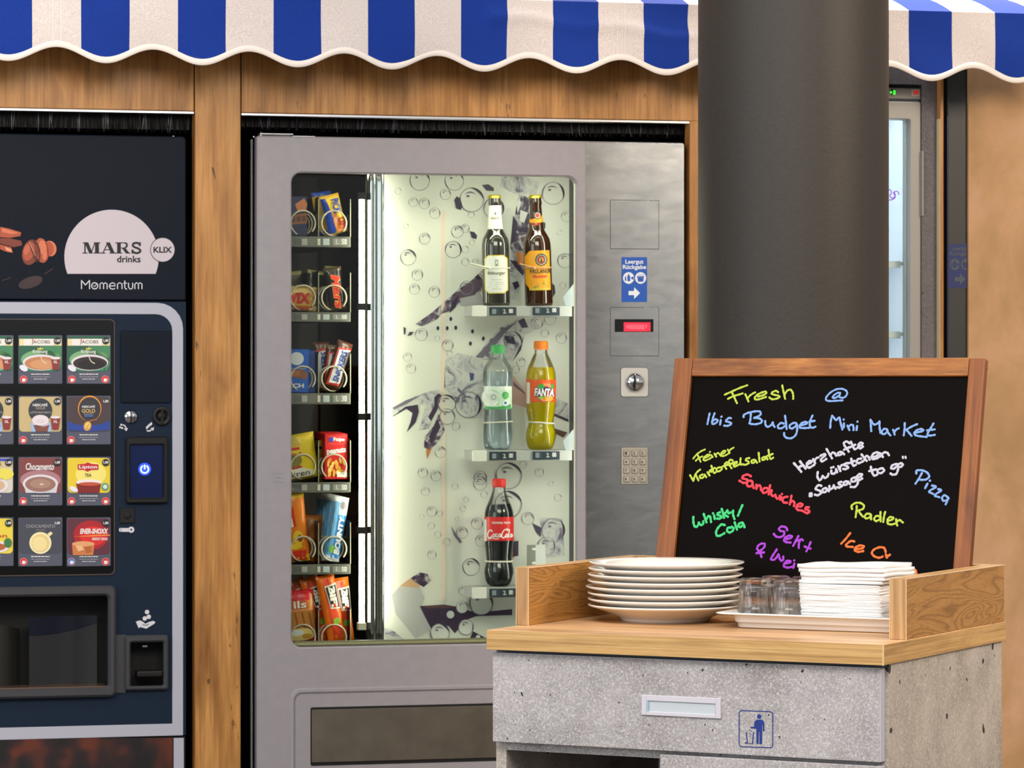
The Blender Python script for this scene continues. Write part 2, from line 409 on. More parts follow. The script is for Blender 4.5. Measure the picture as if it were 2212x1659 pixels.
    def tube(s, pts, r, m, n=8, squash=None, closed=False):
        """A round wire along pts; squash = (normal, factor) flattens it along a direction."""
        P = [Vector(p) for p in pts]; rings = []
        up = Vector(squash[0]).normalized() if squash else None
        prev = None
        for i, p in enumerate(P):
            if closed: t = P[(i + 1) % len(P)] - P[i - 1]
            else: t = P[min(i + 1, len(P) - 1)] - P[max(i - 1, 0)]
            if t.length < 1e-9: t = Vector((1, 0, 0))
            t.normalize()
            if up is not None: a = up
            else:
                a = prev if prev is not None else (Vector((0, 0, 1)) if abs(t.z) < 0.9 else Vector((1, 0, 0)))
            b = t.cross(a)
            if b.length < 1e-6: b = t.orthogonal()
            b.normalize(); a = b.cross(t).normalized(); prev = a
            fa = squash[1] if squash else 1.0
            rad = r[i] if isinstance(r, (list, tuple)) else r
            rings.append([p + (a * math.cos(2 * math.pi * j / n) * fa + b * math.sin(2 * math.pi * j / n)) * rad for j in range(n)])
        if closed: rings.append(rings[0])
        elif True:
            def endcap(k, q):
                d = (P[k] - P[q]); d = d.normalized() if d.length > 1e-9 else Vector((0, 0, 0))
                rad = r[k] if isinstance(r, (list, tuple)) else r
                return [P[k] + d * rad * .7 + (x - P[k]) * .6 for x in rings[k]]
            a, b = endcap(0, 1), endcap(len(P) - 1, len(P) - 2)
            rings = [a] + rings + [b]
        return s.loft(rings, m, True, cap0=not closed, cap1=not closed)
    # ---- flat prints
    grid = False
    def poly(s, mp, pts, m, layer=1):
        if s.grid:                                         # follow a curved face: cut the print into small patches first
            bm = bmesh.new(); bm.faces.new([bm.verts.new((x, y, 0)) for x, y in pts])
            for ax in (0, 1):
                n = (14, 18)[ax]
                for k in range(1, n):
                    no = (1, 0, 0) if ax == 0 else (0, 1, 0)
                    bmesh.ops.bisect_plane(bm, geom=bm.verts[:] + bm.edges[:] + bm.faces[:], plane_co=(k / n, k / n, 0), plane_no=no)
            bm.verts.index_update(); vs = [mp(v.co.x, v.co.y, layer) for v in bm.verts]; fs = []
            for f in bm.faces:
                q = [v.index for v in f.verts]; fs.append(q if f.normal.z < 0 else q[::-1])
            bm.free(); return s.add(vs, fs, m, True)
        s.add([mp(x, y, layer) for x, y in pts], [tuple(range(len(pts) - 1, -1, -1))], m); return s
    def rect(s, mp, x0, x1, y0, y1, m, layer=1, nx=1, ny=1):
        vs = [mp(x0 + (x1 - x0) * i / nx, y0 + (y1 - y0) * j / ny, layer) for j in range(ny + 1) for i in range(nx + 1)]
        fs = [(j * (nx + 1) + i, (j + 1) * (nx + 1) + i, (j + 1) * (nx + 1) + i + 1, j * (nx + 1) + i + 1) for j in range(ny) for i in range(nx)]
        return s.add(vs, fs, m)
    def disc(s, mp, x, y, rx, ry, m, layer=1, n=24, a0=0, a1=360, rot=0):
        c, sn = math.cos(R(rot)), math.sin(R(rot)); pts = []
        full = abs(a1 - a0) >= 360
        for i in range(n if full else n + 1):
            a = R(a0 + (a1 - a0) * i / n); u, v = rx * math.cos(a), -ry * math.sin(a)
            pts.append((x + u * c - v * sn, y + u * sn + v * c))
        pts.reverse()
        if s.grid: return s.poly(mp, pts, m, layer)
        return s.add([mp(a, b, layer) for a, b in pts], [tuple(range(len(pts)))[::-1]], m)
    def circ(s, mp, x, y, r0, r1, m, layer=1, n=28, a0=0, a1=360, ky=1.0, thin=1.0):
        """An open ring or arc between radii r0 < r1; thin < 1 narrows it towards its ends."""
        vs, fs = [], []
        for i in range(n + 1):
            q = i / n; a = R(a0 + (a1 - a0) * q)
            w = (r1 - r0) * (thin + (1 - thin) * math.sin(math.pi * q))
            vs.append(mp(x + (r1 - w) * math.cos(a), y - (r1 - w) * math.sin(a) * ky, layer)); vs.append(mp(x + r1 * math.cos(a), y - r1 * math.sin(a) * ky, layer))
            if i: fs.append((2 * i - 2, 2 * i, 2 * i + 1, 2 * i - 1))
        return s.add(vs, [f[::-1] for f in fs], m)
    def line(s, mp, pts, w, m, layer=1, smooth=0):
        P = catmull([(x, y, 0) for x, y in pts], smooth) if smooth else [Vector((x, y, 0)) for x, y in pts]
        vs, fs = [], []
        for i, p in enumerate(P):
            t = P[min(i + 1, len(P) - 1)] - P[max(i - 1, 0)]; t.normalize(); nrm = Vector((-t.y, t.x, 0)) * (w / 2)
            vs += [mp((p + nrm).x, (p + nrm).y, layer), mp((p - nrm).x, (p - nrm).y, layer)]
            if i: fs.append((2 * i - 2, 2 * i - 1, 2 * i + 1, 2 * i))
        return s.add(vs, [f[::-1] for f in fs], m)
    def text(s, mp, t, x0, y0, x1, y1, m, layer=2, bold=0.0, shear=0.0, rot=0.0, arc=0.0):
        """Lettering filling the box x0..x1, y0..y1 (rot turns it about the box centre, degrees clockwise)."""
        vs, fs = glyphs(t, bold, shear)
        cx, cy = (x0 + x1) / 2, (y0 + y1) / 2; c, sn = math.cos(R(rot)), math.sin(R(rot)); out = []
        for u, v in vs:
            dx = (u - .5) * (x1 - x0); dy = (.5 - v) * (y1 - y0) + arc * (4 * (u - .5) ** 2)
            out.append(mp(cx + dx * c - dy * sn, cy + dx * sn + dy * c, layer))
        return s.add(out, fs, m)
    def build(s, name, parent=None, base=(0, 0, 0), label=None):
        me = bpy.data.meshes.new(name)
        b = Vector(base)
        if parent is not None and 'base' in EMPTIES.get(parent.name, {}): b = EMPTIES[parent.name]['base']
        me.from_pydata([tuple(Vector(v) - b) for v in s.v], [], s.f)
        for m in s.mats: me.materials.append(m)
        me.polygons.foreach_set('material_index', s.m)
        me.polygons.foreach_set('use_smooth', s.sm)
        me.update()
        o = bpy.data.objects.new(name, me); COL.objects.link(o)
        if parent is not None:
            o.parent = parent
            EMPTIES[o.name] = EMPTIES.get(parent.name, {})
        if label: o['label'] = label
        return o
EMPTIES = {}
def thing(name, label, cat, fr, base, group=None, kind=None):
    """An Empty at the base of a thing; its parts are meshes measured in the frame fr."""
    o = bpy.data.objects.new(name, None); COL.objects.link(o); o.empty_display_size = 0.05
    o.matrix_world = fr.M @ Matrix.Translation(Vector(base))
    EMPTIES[o.name] = {'base': Vector(base)}
    tag(o, label, cat, group, kind)
    return o
def tag(o, label=None, cat=None, group=None, kind=None):
    for k, v in (('label', label), ('category', cat), ('group', group), ('kind', kind)):
        if v: o[k] = v
    return o
def solo(mb, name, label, cat, fr, base, group=None, kind=None):
    """A thing that is one mesh."""
    o = mb.build(name, None, base); o.matrix_world = fr.M @ Matrix.Translation(Vector(base))
    return tag(o, label, cat, group, kind)
def dup(root, label=None, group=None):
    r = root.copy(); COL.objects.link(r)
    if label: r['label'] = label
    if group: r['group'] = group
    for ch in list(root.children):
        c = ch.copy(); COL.objects.link(c); c.parent = r
        for g in list(ch.children):
            q = g.copy(); COL.objects.link(q); q.parent = c
    return r

# ---------------------------------------------------------------- the setting
WORLD = Frame(Matrix.Identity(4))
solo(MB().box(-7, 7, -2, 12, -0.05, 0, speckled('grey_floor_tile', (108, 100, 92), 0.5, 6, 0.06)), 'floor', 'plain grey floor of the room', 'floor', WORLD, (0, 0, 0), kind='structure')

ZT = 2.75
zh = W.Z(260, 237, 0)                                      # underside of the wooden header
x_a, x_b, x_c, x_d = W.X(420), W.X(521), W.X(1490), W.X(1512)
x_l = W.X(-420)
wall = thing('wall_back', 'rustic oak panelling around the two machines', 'wall', W, (0, 0, 0), kind='structure')
g = 0.0012
MB().box(x_l, x_a - g, 0, 0.04, zh, ZT, M_CLAD, 0.0012, 1).build('header_panel', wall)
MB().box(x_b + g, x_d, 0, 0.04, W.Z(1000, 252, 0), ZT, M_CLAD, 0.0012, 1).build('header_panel', wall)
b = MB().box(x_a + g, x_b - g, 0, 0.04, 0, ZT, M_CLAD, 0.0012, 1)
b.box(x_a + g * .8, x_a + 0.003, -0.0004, 0.04, 0, zh, M_CLADE)
b.build('post_panel', wall)
MB().box(x_c, x_d, 0.0, 0.04, 0, W.Z(1500, 260, 0) - g, M_CLADE, 0.0012, 1).build('side_panel', wall)
MB().box(x_l, x_a - g, 0.002, 0.04, zh - 0.0055, zh - 0.0012, M_ALU).box(x_b + g, x_c, 0.002, 0.04, W.Z(1000, 252, 0) - 0.0055, W.Z(1000, 252, 0) - 0.0012, M_ALU).build('metal_edge', wall)
# recess behind the panelling, its darkness put into a black lining
MB().box(x_l, x_d, 0.95, 1.0, 0, ZT, M_BLACK).box(x_l - .03, x_l, 0.04, 1.0, 0, ZT, M_BLACK).box(x_d, x_d + .02, 0.041, 1.0, 0, ZT, M_BLACK) \
    .box(x_l, x_d, 0.04, 1.0, ZT - .02, ZT, M_BLACK).box(x_a + .01, x_b - .01, 0.04, 0.95, 0, ZT, M_BLACK).build('recess_lining', wall)
# black draught brushes hanging under the headers
M_BRUSH = mat('black_bristle', (9, 8, 9), 0.7, spec=0.15)
M_BRUSHGLINT = mat('bristle_glint', (58, 58, 64), 0.35)  # glints on the black bristles, painted as paler grey ones
def brush(x0, x1, ztop, zbot, label):
    b = MB(); n = int((x1 - x0) / 0.0028)
    b.box(x0, x1, 0.045, 0.05, zbot + .006, ztop, M_BLACK)
    for i in range(n):
        x = x0 + (i + random.random()) * (x1 - x0) / n; l = random.uniform(-0.004, 0.003); k = random.uniform(-.006, .006)
        m = M_BRUSHGLINT if (math.sin(x * 90) + math.sin(x * 223 + 1)) > 0.75 and random.random() < .3 else M_BRUSH
        w = 0.0011
        b.add([(x - w, 0.044, ztop), (x + w, 0.044, ztop), (x + k + w * .4, 0.042 + random.uniform(-.004, .002), zbot + l), (x + k - w * .4, 0.0425, zbot + l)], [(0, 1, 2, 3)], m)
    return solo(b, 'draught_brush', label, 'brush strip', W, ((x0 + x1) / 2, 0.045, ztop), 'black draught brushes under the headers')
brush(x_l + .3, x_a - .004, zh - .006, W.Z(260, 284, .04), 'black bristle strip hanging above the dark coffee machine')
brush(x_b + .004, x_c - .002, W.Z(1000, 252, 0) - .006, W.Z(1000, 300.5) + .016, 'black bristle strip hanging above the silver vending machine')

# plastered wall and the lit cooler bay beyond the column
x_w = W.X(2092, 0.024)
solo(MB().box(x_w, x_w + 1.6, 0.024, 0.25, 0, 3.2, M_PLAST), 'wall_right', 'mottled brown plaster wall beyond the column', 'wall', W, (x_w, 0, 0), kind='structure')
bay = thing('wall_bay', 'dark concrete laminate around the glass door cooler', 'wall', W, (W.X(1980), 0, 0), kind='structure')
xq, xj, xk = W.X(1991, .04), W.X(2031, .02), W.X(2038.5, 0.02)
zf0 = W.Z(1950, 182, .04)
MB().box(x_d + .02, xj, 0.04, 0.06, zf0, ZT, M_CONCD).box(xq, xj, 0.04, 0.06, 0, zf0, M_CONCD).build('laminate_panel', bay)
MB().box(xj, xk, 0.02, 0.06, 0, ZT, M_CLADE, 0.001).box(xj - .001, xj, 0.021, 0.041, 0, W.Z(2030, 255, 0), mat('pale_edge_strip', (206, 192, 150), 0.5)).build('oak_edge', bay)
MB().box(x_d + .02, x_w + .3, 0.9, 0.95, 0, ZT, M_BLACK).box(x_d + .02, x_w + .3, 0.1, 0.95, ZT - .02, ZT, M_BLACK).build('recess_lining', bay)

col = MB(); yc = 6.75; rc = 205.5 / F_PX * yc * 0.9996; xc = (1713.5 - CX) / F_PX * yc
col.lathe([(rc, 0), (rc, 3.2)], (0, 0, 0), M_COLUMN, 96)
o = col.build('column'); o.location = (xc, yc, 0)
tag(o, 'round dark grey column standing behind the chalkboard', 'column', kind='structure')

# ---------------------------------------------------------------- awning
DV = -0.18
aw = thing('awning', 'blue and white striped awning with a scalloped edge over the machines', 'awning', W, (0, DV, W.Z(1000, 0, DV)))
e0, e1 = W.X(175, DV), W.X(1963, DV)
per = (e1 - e0) / 9.0
zc_, zt_ = W.Z(335, 105, DV), W.Z(232, 135, DV)            # crest under white, trough under blue
zfold = W.Z(2000, 23.5, DV)
def bottom(x): return (zc_ + zt_) / 2 + (zt_ - zc_) / 2 * math.cos(2 * math.pi * (x - (e0 + per / 4)) / per)
val, can, pipe = MB(), MB(), MB()
NS = 12
def vy(x, q):                                              # soft creases across the valance, q = 0 at the fold, 1 at the hem
    return DV + 0.004 * math.sin(9 * x + 2.5 * q) * q + 0.0025 * math.sin(23 * x - 4 * q) * q + 0.012 * math.exp(-((x - .32 - .35 * q) / .12) ** 2) * math.sin(math.pi * q) - .006 * math.exp(-((q - .35 - .5 * (x - .1)) / .1) ** 2) * (1 if -.1 < x < .6 else 0)
k0 = -3
for k in range(k0, 11):
    for half in (0, 1):
        xa = e0 + k * per + half * per / 2; m = (M_BLUE_C, M_WHITE_C)[half]
        vs = []; fs = []; cv = []
        rows = 14
        for j in range(rows + 1):
            for i in range(NS + 1):
                x = xa + per / 2 * i / NS; q = j / rows
                z = zfold + (bottom(x) - zfold) * q
                vs.append((x, vy(x, q), z))
        for j in range(rows):
            for i in range(NS):
                a = j * (NS + 1) + i; fs.append((a, a + NS + 1, a + NS + 2, a + 1))
        val.add(vs, fs, m, True)
        if half == 1 and k in (-1, 5):                     # stitched seams of joined cloth widths
            for off in (-.0085, .0085):
                xc_ = xa + per / 4 + off; sv = []
                for j in range(rows + 1):
                    for dx in (-.0008, .0008):
                        x = xc_ + dx; q = j / rows; sv.append((x, vy(x, q) - .0009, zfold + (bottom(x) - zfold) * q))
                val.add(sv, [(2 * j, 2 * j + 2, 2 * j + 3, 2 * j + 1) for j in range(rows)], mat('seam_thread', (232, 226, 222), .8), True)
        cs = []
        for j in range(7):
            for i in range(NS + 1):
                x = xa + per / 2 * i / NS; q = j / 6
                cs.append((x, DV + q * (0.178), zfold + 0.05 * q + 0.004 * math.sin(q * 3.1)))
        can.add(cs, [(j * (NS + 1) + i, j * (NS + 1) + i + 1, (j + 1) * (NS + 1) + i + 1, (j + 1) * (NS + 1) + i) for j in range(6) for i in range(NS)], m, True)
xs = [e0 + k0 * per + per * 14 * i / (14 * 24) for i in range(14 * 24 + 1)]
def hem(up, out): return [(x, vy(x, 1) - out, bottom(x) + up) for x in xs]
pipe.loft([hem(0.012, .0004), hem(0.0118, .0012), hem(0.005, .0016), hem(-.0012, .0013), hem(-.0018, 0), hem(-.001, -.0015), hem(0.0115, -.0012)], mat('white_hem_binding', (232, 222, 214), 0.8), True, closed=False)
val.build('valance', aw); can.build('canopy', aw); pipe.build('hem_binding', aw)

# ---------------------------------------------------------------- hot drinks machine (its front stands just proud of the recess)
DM = 0.012
FM = Flat(W, DM)
xr = W.X(402, DM); xl = xr - 0.72
cm = thing('coffee_machine', 'dark navy hot drinks machine with a grid of drink buttons', 'vending machine', W, ((xl + xr) / 2, DM, 0))
MX = lambda px, d=DM: W.X(px, d)
MZ = lambda px, py, d=DM: W.Z(px, py, d)
ztop, zsplit, zlow = MZ(200, 291.5), MZ(330, 650), MZ(330, 1591)
b = MB().box(xl + .005, xr - .004, DM + .10, DM + .62, 0.0, ztop - .004, M_BLACKP)
for xs_, xe_ in ((xl + .005, xl + .02), (xr - .02, xr - .004)): b.box(xs_, xe_, DM + .03, DM + .10, 0.0, ztop - .004, M_BLACKP)
b.box(xl + .02, xr - .02, DM + .03, DM + .10, ztop - .02, ztop - .004, M_BLACKP)
b.lathe([(0.011, 0), (0.011, .004), (.004, .004), (.004, .008)], (MX(382), DM + .05, ztop - .004), M_ALU, 16)
b.build('cabinet', cm)
up = MB().slab(xl, xr, zsplit + .0012, ztop, (.003, .003, .008, .008), DM, DM + .03, M_NAVYD, 0.0025).build('upper_panel', cm)
# printed logos and beans on the upper panel
M_LOGO = C(196, 186, 194, .5); M_INK = C(14, 14, 18, .5)
b = MB()
a0 = math.degrees(math.asin((591.5 - 555) / 102.0))
b.disc(FM, 241, 555, 102, 102, M_LOGO, 1, 56, -a0, 180 + a0)
b.disc(FM, 351.4, 539.6, 27, 27, M_INK, 2, 32); b.disc(FM, 351.4, 539.6, 25.6, 25.6, M_LOGO, 3, 32)
b.text(FM, 'KLIX', 331.5, 533.2, 371.4, 546, M_INK, 4, 0.03)
b.text(FM, 'drinks', 252.6, 552.5, 303.8, 567, M_INK, 2, 0.022)
def serif(b, mp, x, y0, y1, strokes, m):
    for k in strokes:
        (xa, ya, xb, yb, w) = k
        b.poly(mp, [(x + xa - w / 2, y1 - ya * (y1 - y0)), (x + xb - w / 2, y1 - yb * (y1 - y0)), (x + xb + w / 2, y1 - yb * (y1 - y0)), (x + xa + w / 2, y1 - ya * (y1 - y0))][::-1] if yb < ya else
               [(x + xa - w / 2, y1 - ya * (y1 - y0)), (x + xa + w / 2, y1 - ya * (y1 - y0)), (x + xb + w / 2, y1 - yb * (y1 - y0)), (x + xb - w / 2, y1 - yb * (y1 - y0))][::-1], m, 2)
ya_, yb_ = 523.5, 547.5
foot = .085
# M A R S in a bold slab serif, stem by stem
serif(b, FM, 178.5, ya_, yb_, [(5, 0, 5, 1, 3), (8, 1, 18, 0, 8), (27, 1, 18, 0, 2.2), (31, 0, 31, 1, 8.5), (5, 0, 5, foot, 11), (31, 0, 31, foot, 15), (6, 1 - foot, 6, 1, 12), (31, 1 - foot, 31, 1, 14)], M_INK)
serif(b, FM, 217, ya_, yb_, [(5, 0, 16, 1, 2.4), (16, 1, 27, 0, 8.5), (5, 0, 5, foot, 11), (27, 0, 27, foot, 15), (17, .3, 17, .37, 17)], M_INK)
serif(b, FM, 251, ya_, yb_, [(6, 0, 6, 1, 8), (6, 0, 6, foot, 14), (5, 1 - foot, 5, 1, 14), (14, 1 - foot, 14, 1, 9), (14, .46, 14, .53, 9), (16, .5, 25, 0, 8), (26, 0, 26, foot, 8)], M_INK)
b.circ(FM, 270, 529.6, 2.5, 6.3, M_INK, 2, 16, -95, 95)
b.line(FM, [(302.5, 530.5), (300, 526), (294, 524.6), (288, 526.5), (287, 531), (292, 534.4), (299, 537), (303.2, 541.5), (300, 545.6), (293.5, 546.6), (287.5, 544), (285.6, 539.6)], 4.6, M_INK, 2, 4)
b.poly(FM, [(301, 523), (304, 523), (304, 531.5), (301, 531.5)], M_INK, 3); b.poly(FM, [(284.3, 539), (287, 539), (287, 548), (284.3, 548)], M_INK, 3)
M_THIN = C(206, 208, 216, .5)
for pts in ([(176, 624.4), (176, 605)], [(175.4, 605), (184.8, 616)], [(184.4, 616), (193.8, 605)], [(193.4, 605), (193.4, 624.4)], [(216, 624.4), (216, 613.5), (219.6, 610.6), (223.7, 613), (223.7, 624.4)], [(223.7, 613.5), (227.4, 610.6), (231.4, 613.4), (231.4, 624.4)],
            [(237, 617.6), (249, 617.6), (248, 613), (243, 610.6), (237.6, 613.6), (236, 618.6), (238.6, 623), (243.4, 624.8), (248.4, 623)], [(253.8, 624.4), (253.8, 613.6), (258, 610.6), (263.4, 613), (263.6, 624.4)],
            [(269.5, 606), (269.5, 621), (271.6, 624.4), (274.5, 624)], [(266.6, 611.6), (274, 611.6)], [(277.6, 611), (277.6, 620), (281, 624.6), (285, 623.6), (286.6, 620), (286.6, 611)],
            [(291.4, 624.4), (291.4, 613.6), (294.6, 610.6), (299, 613), (299, 624.4)], [(299, 613.6), (302.6, 610.6), (306.6, 613.4), (306.6, 624.4)]):
    b.line(FM, pts, 2.1, M_THIN, 1)
b.circ(FM, 204.6, 617.4, 5.6, 7.7, M_THIN, 1); b.line(FM, [(201.6, 616.6), (204, 619.6), (208.4, 613.8)], 1.6, M_THIN, 1)
b.build('emblem', up)
b = MB()
BN = [C(*c) for c in ((116, 46, 30), (168, 76, 48), (206, 112, 76), (70, 22, 16), (226, 150, 112), (46, 26, 30), (66, 36, 36))]
b.poly(FM, [(0, 490), (20, 494), (46, 502), (44, 510), (20, 514), (0, 512)], BN[1], 1); b.poly(FM, [(0, 514), (22, 515), (46, 520), (48, 530), (30, 534), (0, 526)], BN[0], 2)
b.poly(FM, [(4, 492), (24, 498), (42, 504), (24, 506), (4, 501)], BN[2], 2); b.poly(FM, [(0, 528), (24, 534), (28, 546), (14, 544), (0, 538)], BN[1], 1); b.poly(FM, [(10, 533), (24, 538), (26, 545), (14, 541)], BN[4], 2)
b.disc(FM, 108, 537, 14, 17, BN[2], 1, 20, rot=-10); b.disc(FM, 104, 538, 12, 16, BN[1], 2, 20)
b.disc(FM, 90, 541, 15, 27, BN[1], 2, 28, rot=-8); b.disc(FM, 92, 535, 9, 16, BN[2], 3, 20, rot=-8); b.disc(FM, 97, 552, 5, 10, BN[2], 4, 16, rot=10)
b.disc(FM, 66, 545, 18, 28, BN[0], 3, 28, rot=14); b.disc(FM, 62, 543, 12, 21, BN[1], 4, 24, rot=14); b.disc(FM, 58, 539, 6, 12, C(190, 96, 66), 5, 18, rot=18)
b.line(FM, [(60, 520), (66, 532), (72, 548), (80, 566)], 3.0, BN[3], 6, 4); b.line(FM, [(62, 522), (69, 536), (76, 552)], 1.2, BN[4], 7, 4)
b.line(FM, [(72, 518), (82, 530), (86, 546), (84, 566)], 2.4, BN[3], 7, 4)
b.disc(FM, 66, 610, 27, 12, BN[5], 1, 26, rot=-18); b.line(FM, [(62, 616), (72, 604), (86, 600)], 2.5, BN[6], 2, 4); b.line(FM, [(96, 592), (106, 586), (114, 580)], 1.6, BN[6], 2, 3); b.line(FM, [(4, 606), (14, 603), (24, 599)], 1.4, BN[6], 2, 3)
b.build('bean_print', up)

bayO = (MX(-160), MX(240), MZ(120, 1495), MZ(120, 1277)); trO = (MX(275), MX(357), MZ(316, 1485), MZ(316, 1379))
b = MB(); za, zb = zlow + .0012, zsplit - .0012; xe = xr - .0005
zlo_, zhi_ = min(bayO[2], trO[2]), max(bayO[3], trO[3])
for (xs_, x2_, z1_, z2_) in ((xl, xe, zhi_, zb), (xl, xe, za, zlo_), (xl, bayO[0], zlo_, zhi_), (bayO[1], trO[0], zlo_, zhi_), (trO[1], xe, zlo_, zhi_), (bayO[0], bayO[1], bayO[3], zhi_), (trO[0], trO[1], trO[3], zhi_), (bayO[0], bayO[1], zlo_, bayO[2]), (trO[0], trO[1], zlo_, trO[2])):
    if z2_ - z1_ > 1e-5: b.box(xs_, x2_, DM, DM + .03, z1_, z2_, M_NAVY)
mp_ = b.build('main_panel', cm)
xo, xi = MX(395.5), MX(372)
MB().ring((xl + .01, xo, MZ(395, 1588.5), MZ(200, 653.5)), (xl + .05, xi, MZ(374, 1563), MZ(200, 678.5)), (.003, .002, .056, .056), (.003, .001, .036, .036), DM - .0022, DM + .001, M_TRIMW, 0.0008).build('pale_trim', cm)
lo = MB().slab(xl, xr - .0005, 0.06, zlow - .0012, .003, DM, DM + .03, M_BLACKP, 0.002)
lo.build('lower_panel', cm)
def browns():
    m = mat('blurred_brown_print', (60, 36, 30), 0.4); t = NT(m); v = t.coords((1, 1, 1))
    n = t.noise(v, 17, 1, 0.4, 0.3); t.l(t.ramp(n, ((0.36, (24, 21, 26)), (0.52, (44, 28, 28)), (0.7, (92, 42, 28)))), t.b.inputs['Base Color']); return m
MB().rect(FM, -270, 373, 1592 + 2, 2360, browns(), 2).build('bean_print', cm)
MB().slab(MX(375), MX(397), .08, MZ(385, 1594), .001, DM - .002, DM + .001, M_TRIMW, .0006).build('pale_trim', cm)

# selection window with its buttons
sw = MB()
zs0, zs1 = MZ(200, 1243), MZ(200, 689)
sw.ring((xl + .04, MX(248.5), zs0, zs1), (xl + .043, MX(245.5), zs0 + .003, zs1 - .003), .011, .009, DM - .003, DM + .001, C(70, 62, 58, .4), .0008)
sw.slab(xl + .042, MX(246), zs0 + .0025, zs1 - .0025, .009, DM - .0012, DM + .001, M_GLOSSB)
sw.build('selection_window', cm)
M_CARD = C(84, 88, 104, .3); M_CARDD = C(62, 66, 78, .3); M_NAVYI = C(28, 36, 48, .4); M_REDB = C(204, 52, 62, .35)
GRN = [C(38, 96, 72), C(66, 132, 92), C(120, 170, 120)]
def card(x0, y0, pic, label):
    x1, y1 = x0 + 95.5, y0 + 105.5
    b = MB(); d = DM - .0048
    b.slab(MX(x0, d), MX(x1, d), MZ((x0 + x1) / 2, y1, d), MZ((x0 + x1) / 2, y0, d), .0025, d, DM - .0012, M_CARD, .0009)
    f = Flat(W, d); U = lambda u, v, layer=1: f(x0 + u * 95.5, y0 + v * 105.5, layer)
    pic(b, U)
    def fine(v, w, m=M_WHITE):
        k = .5 - w / 2; q = 0
        while k < .5 + w / 2:
            s = random.uniform(.02, .07); b.rect(U, k, min(k + s, .5 + w / 2), v, v + .018, m, 3); k += s + .012
    fine(.79, .42); fine(.845, .42, C(150, 150, 160)); fine(.89, .3, C(190, 190, 198))
    return b.build('selection_button', cm, label=label)
def badge(b, U, dark=True):
    if dark: b.disc(U, .885, .115, .082, .075, M_NAVYI, 5, 20)
    b.text(U, '1,00', .83, .085, .945, .145, M_WHITE, 6, .03)
def cupmark(b, U, x, c=M_REDB):
    b.disc(U, x, .905, .088, .08, C(224, 130, 130), 3, 20); b.disc(U, x, .905, .075, .068, c, 4, 20); b.rect(U, x - .032, x + .03, .885, .95, M_WHITE, 5); b.circ(U, x + .03, .915, .012, .024, M_WHITE, 5, 10, -90, 90)
def field(b, U, m, y1=.735, layer=1):
    pts = [(.02, .05), (.02, y1 - .08)] + [(.02 + .08 * (1 - math.cos(a)), y1 - .08 + .08 * math.sin(a)) for a in (R(30), R(60), R(90))]
    pts += [(.9 + .08 * math.sin(a), y1 - .08 + .08 * math.cos(a)) for a in (0, R(30), R(60), R(90))] + [(.98, .12)] + [(.9 + .08 * math.cos(a), .1 - .08 * math.sin(a)) for a in (0, R(45), R(90))] + [(.05, .02)]
    b.poly(U, pts, m, layer)
def ell(b, U, x, y, rx, ry, m, l, **k): b.disc(U, x, y, rx, ry, m, l, 28, **k)
def bigcup(b, U, drink, xl_=False, spoon=True):
    b.poly(U, [(.12, .58), (.2, .735), (.84, .735), (.92, .58)], C(46, 132, 88), 2)
    ell(b, U, .52, .56, .42, .165, C(222, 214, 222), 3); ell(b, U, .53, .575, .385, .135, drink[0], 4); ell(b, U, .56, .6, .3, .1, drink[1], 5)
    b.line(U, [(.5, .42), (.53, .5), (.57, .55), (.64, .58)], .018, C(226, 210, 190), 6, 4)
    if spoon: ell(b, U, .12, .675, .1, .06, C(224, 224, 236), 6, rot=25)
    if xl_:
        b.poly(U, [(.74, .47), (.95, .47), (.91, .71), (.78, .71)], C(136, 52, 54), 7); ell(b, U, .845, .47, .11, .028, C(226, 216, 220), 8); b.text(U, 'XL', .79, .52, .89, .575, M_WHITE, 8, .02)
def jacobs(b, U, drink, xl_):
    field(b, U, GRN[0]); b.poly(U, [(.5, .22), (.98, .22), (.98, .6), (.9, .73), (.5, .5)], GRN[1], 2); ell(b, U, .52, .5, .46, .2, GRN[2], 2)
    b.rect(U, .02, .98, .075, .215, C(228, 214, 160), 3); b.rect(U, .12, .8, .075, .215, C(232, 228, 222), 4)
    b.text(U, 'JACOBS', .3, .105, .72, .19, M_INK, 5); b.line(U, [(.33, .06), (.33, .12)], .02, C(206, 60, 60), 6)
    b.text(U, 'Kr\u00f6nung', .33, .3, .66, .39, M_WHITE, 5, .01); b.poly(U, [(.44, .295), (.43, .255), (.47, .275), (.495, .24), (.52, .275), (.56, .255), (.55, .295)], C(226, 196, 90), 5)
    bigcup(b, U, drink, xl_); badge(b, U); cupmark(b, U, .12)
    if not xl_: cupmark(b, U, .87, C(214, 46, 50))
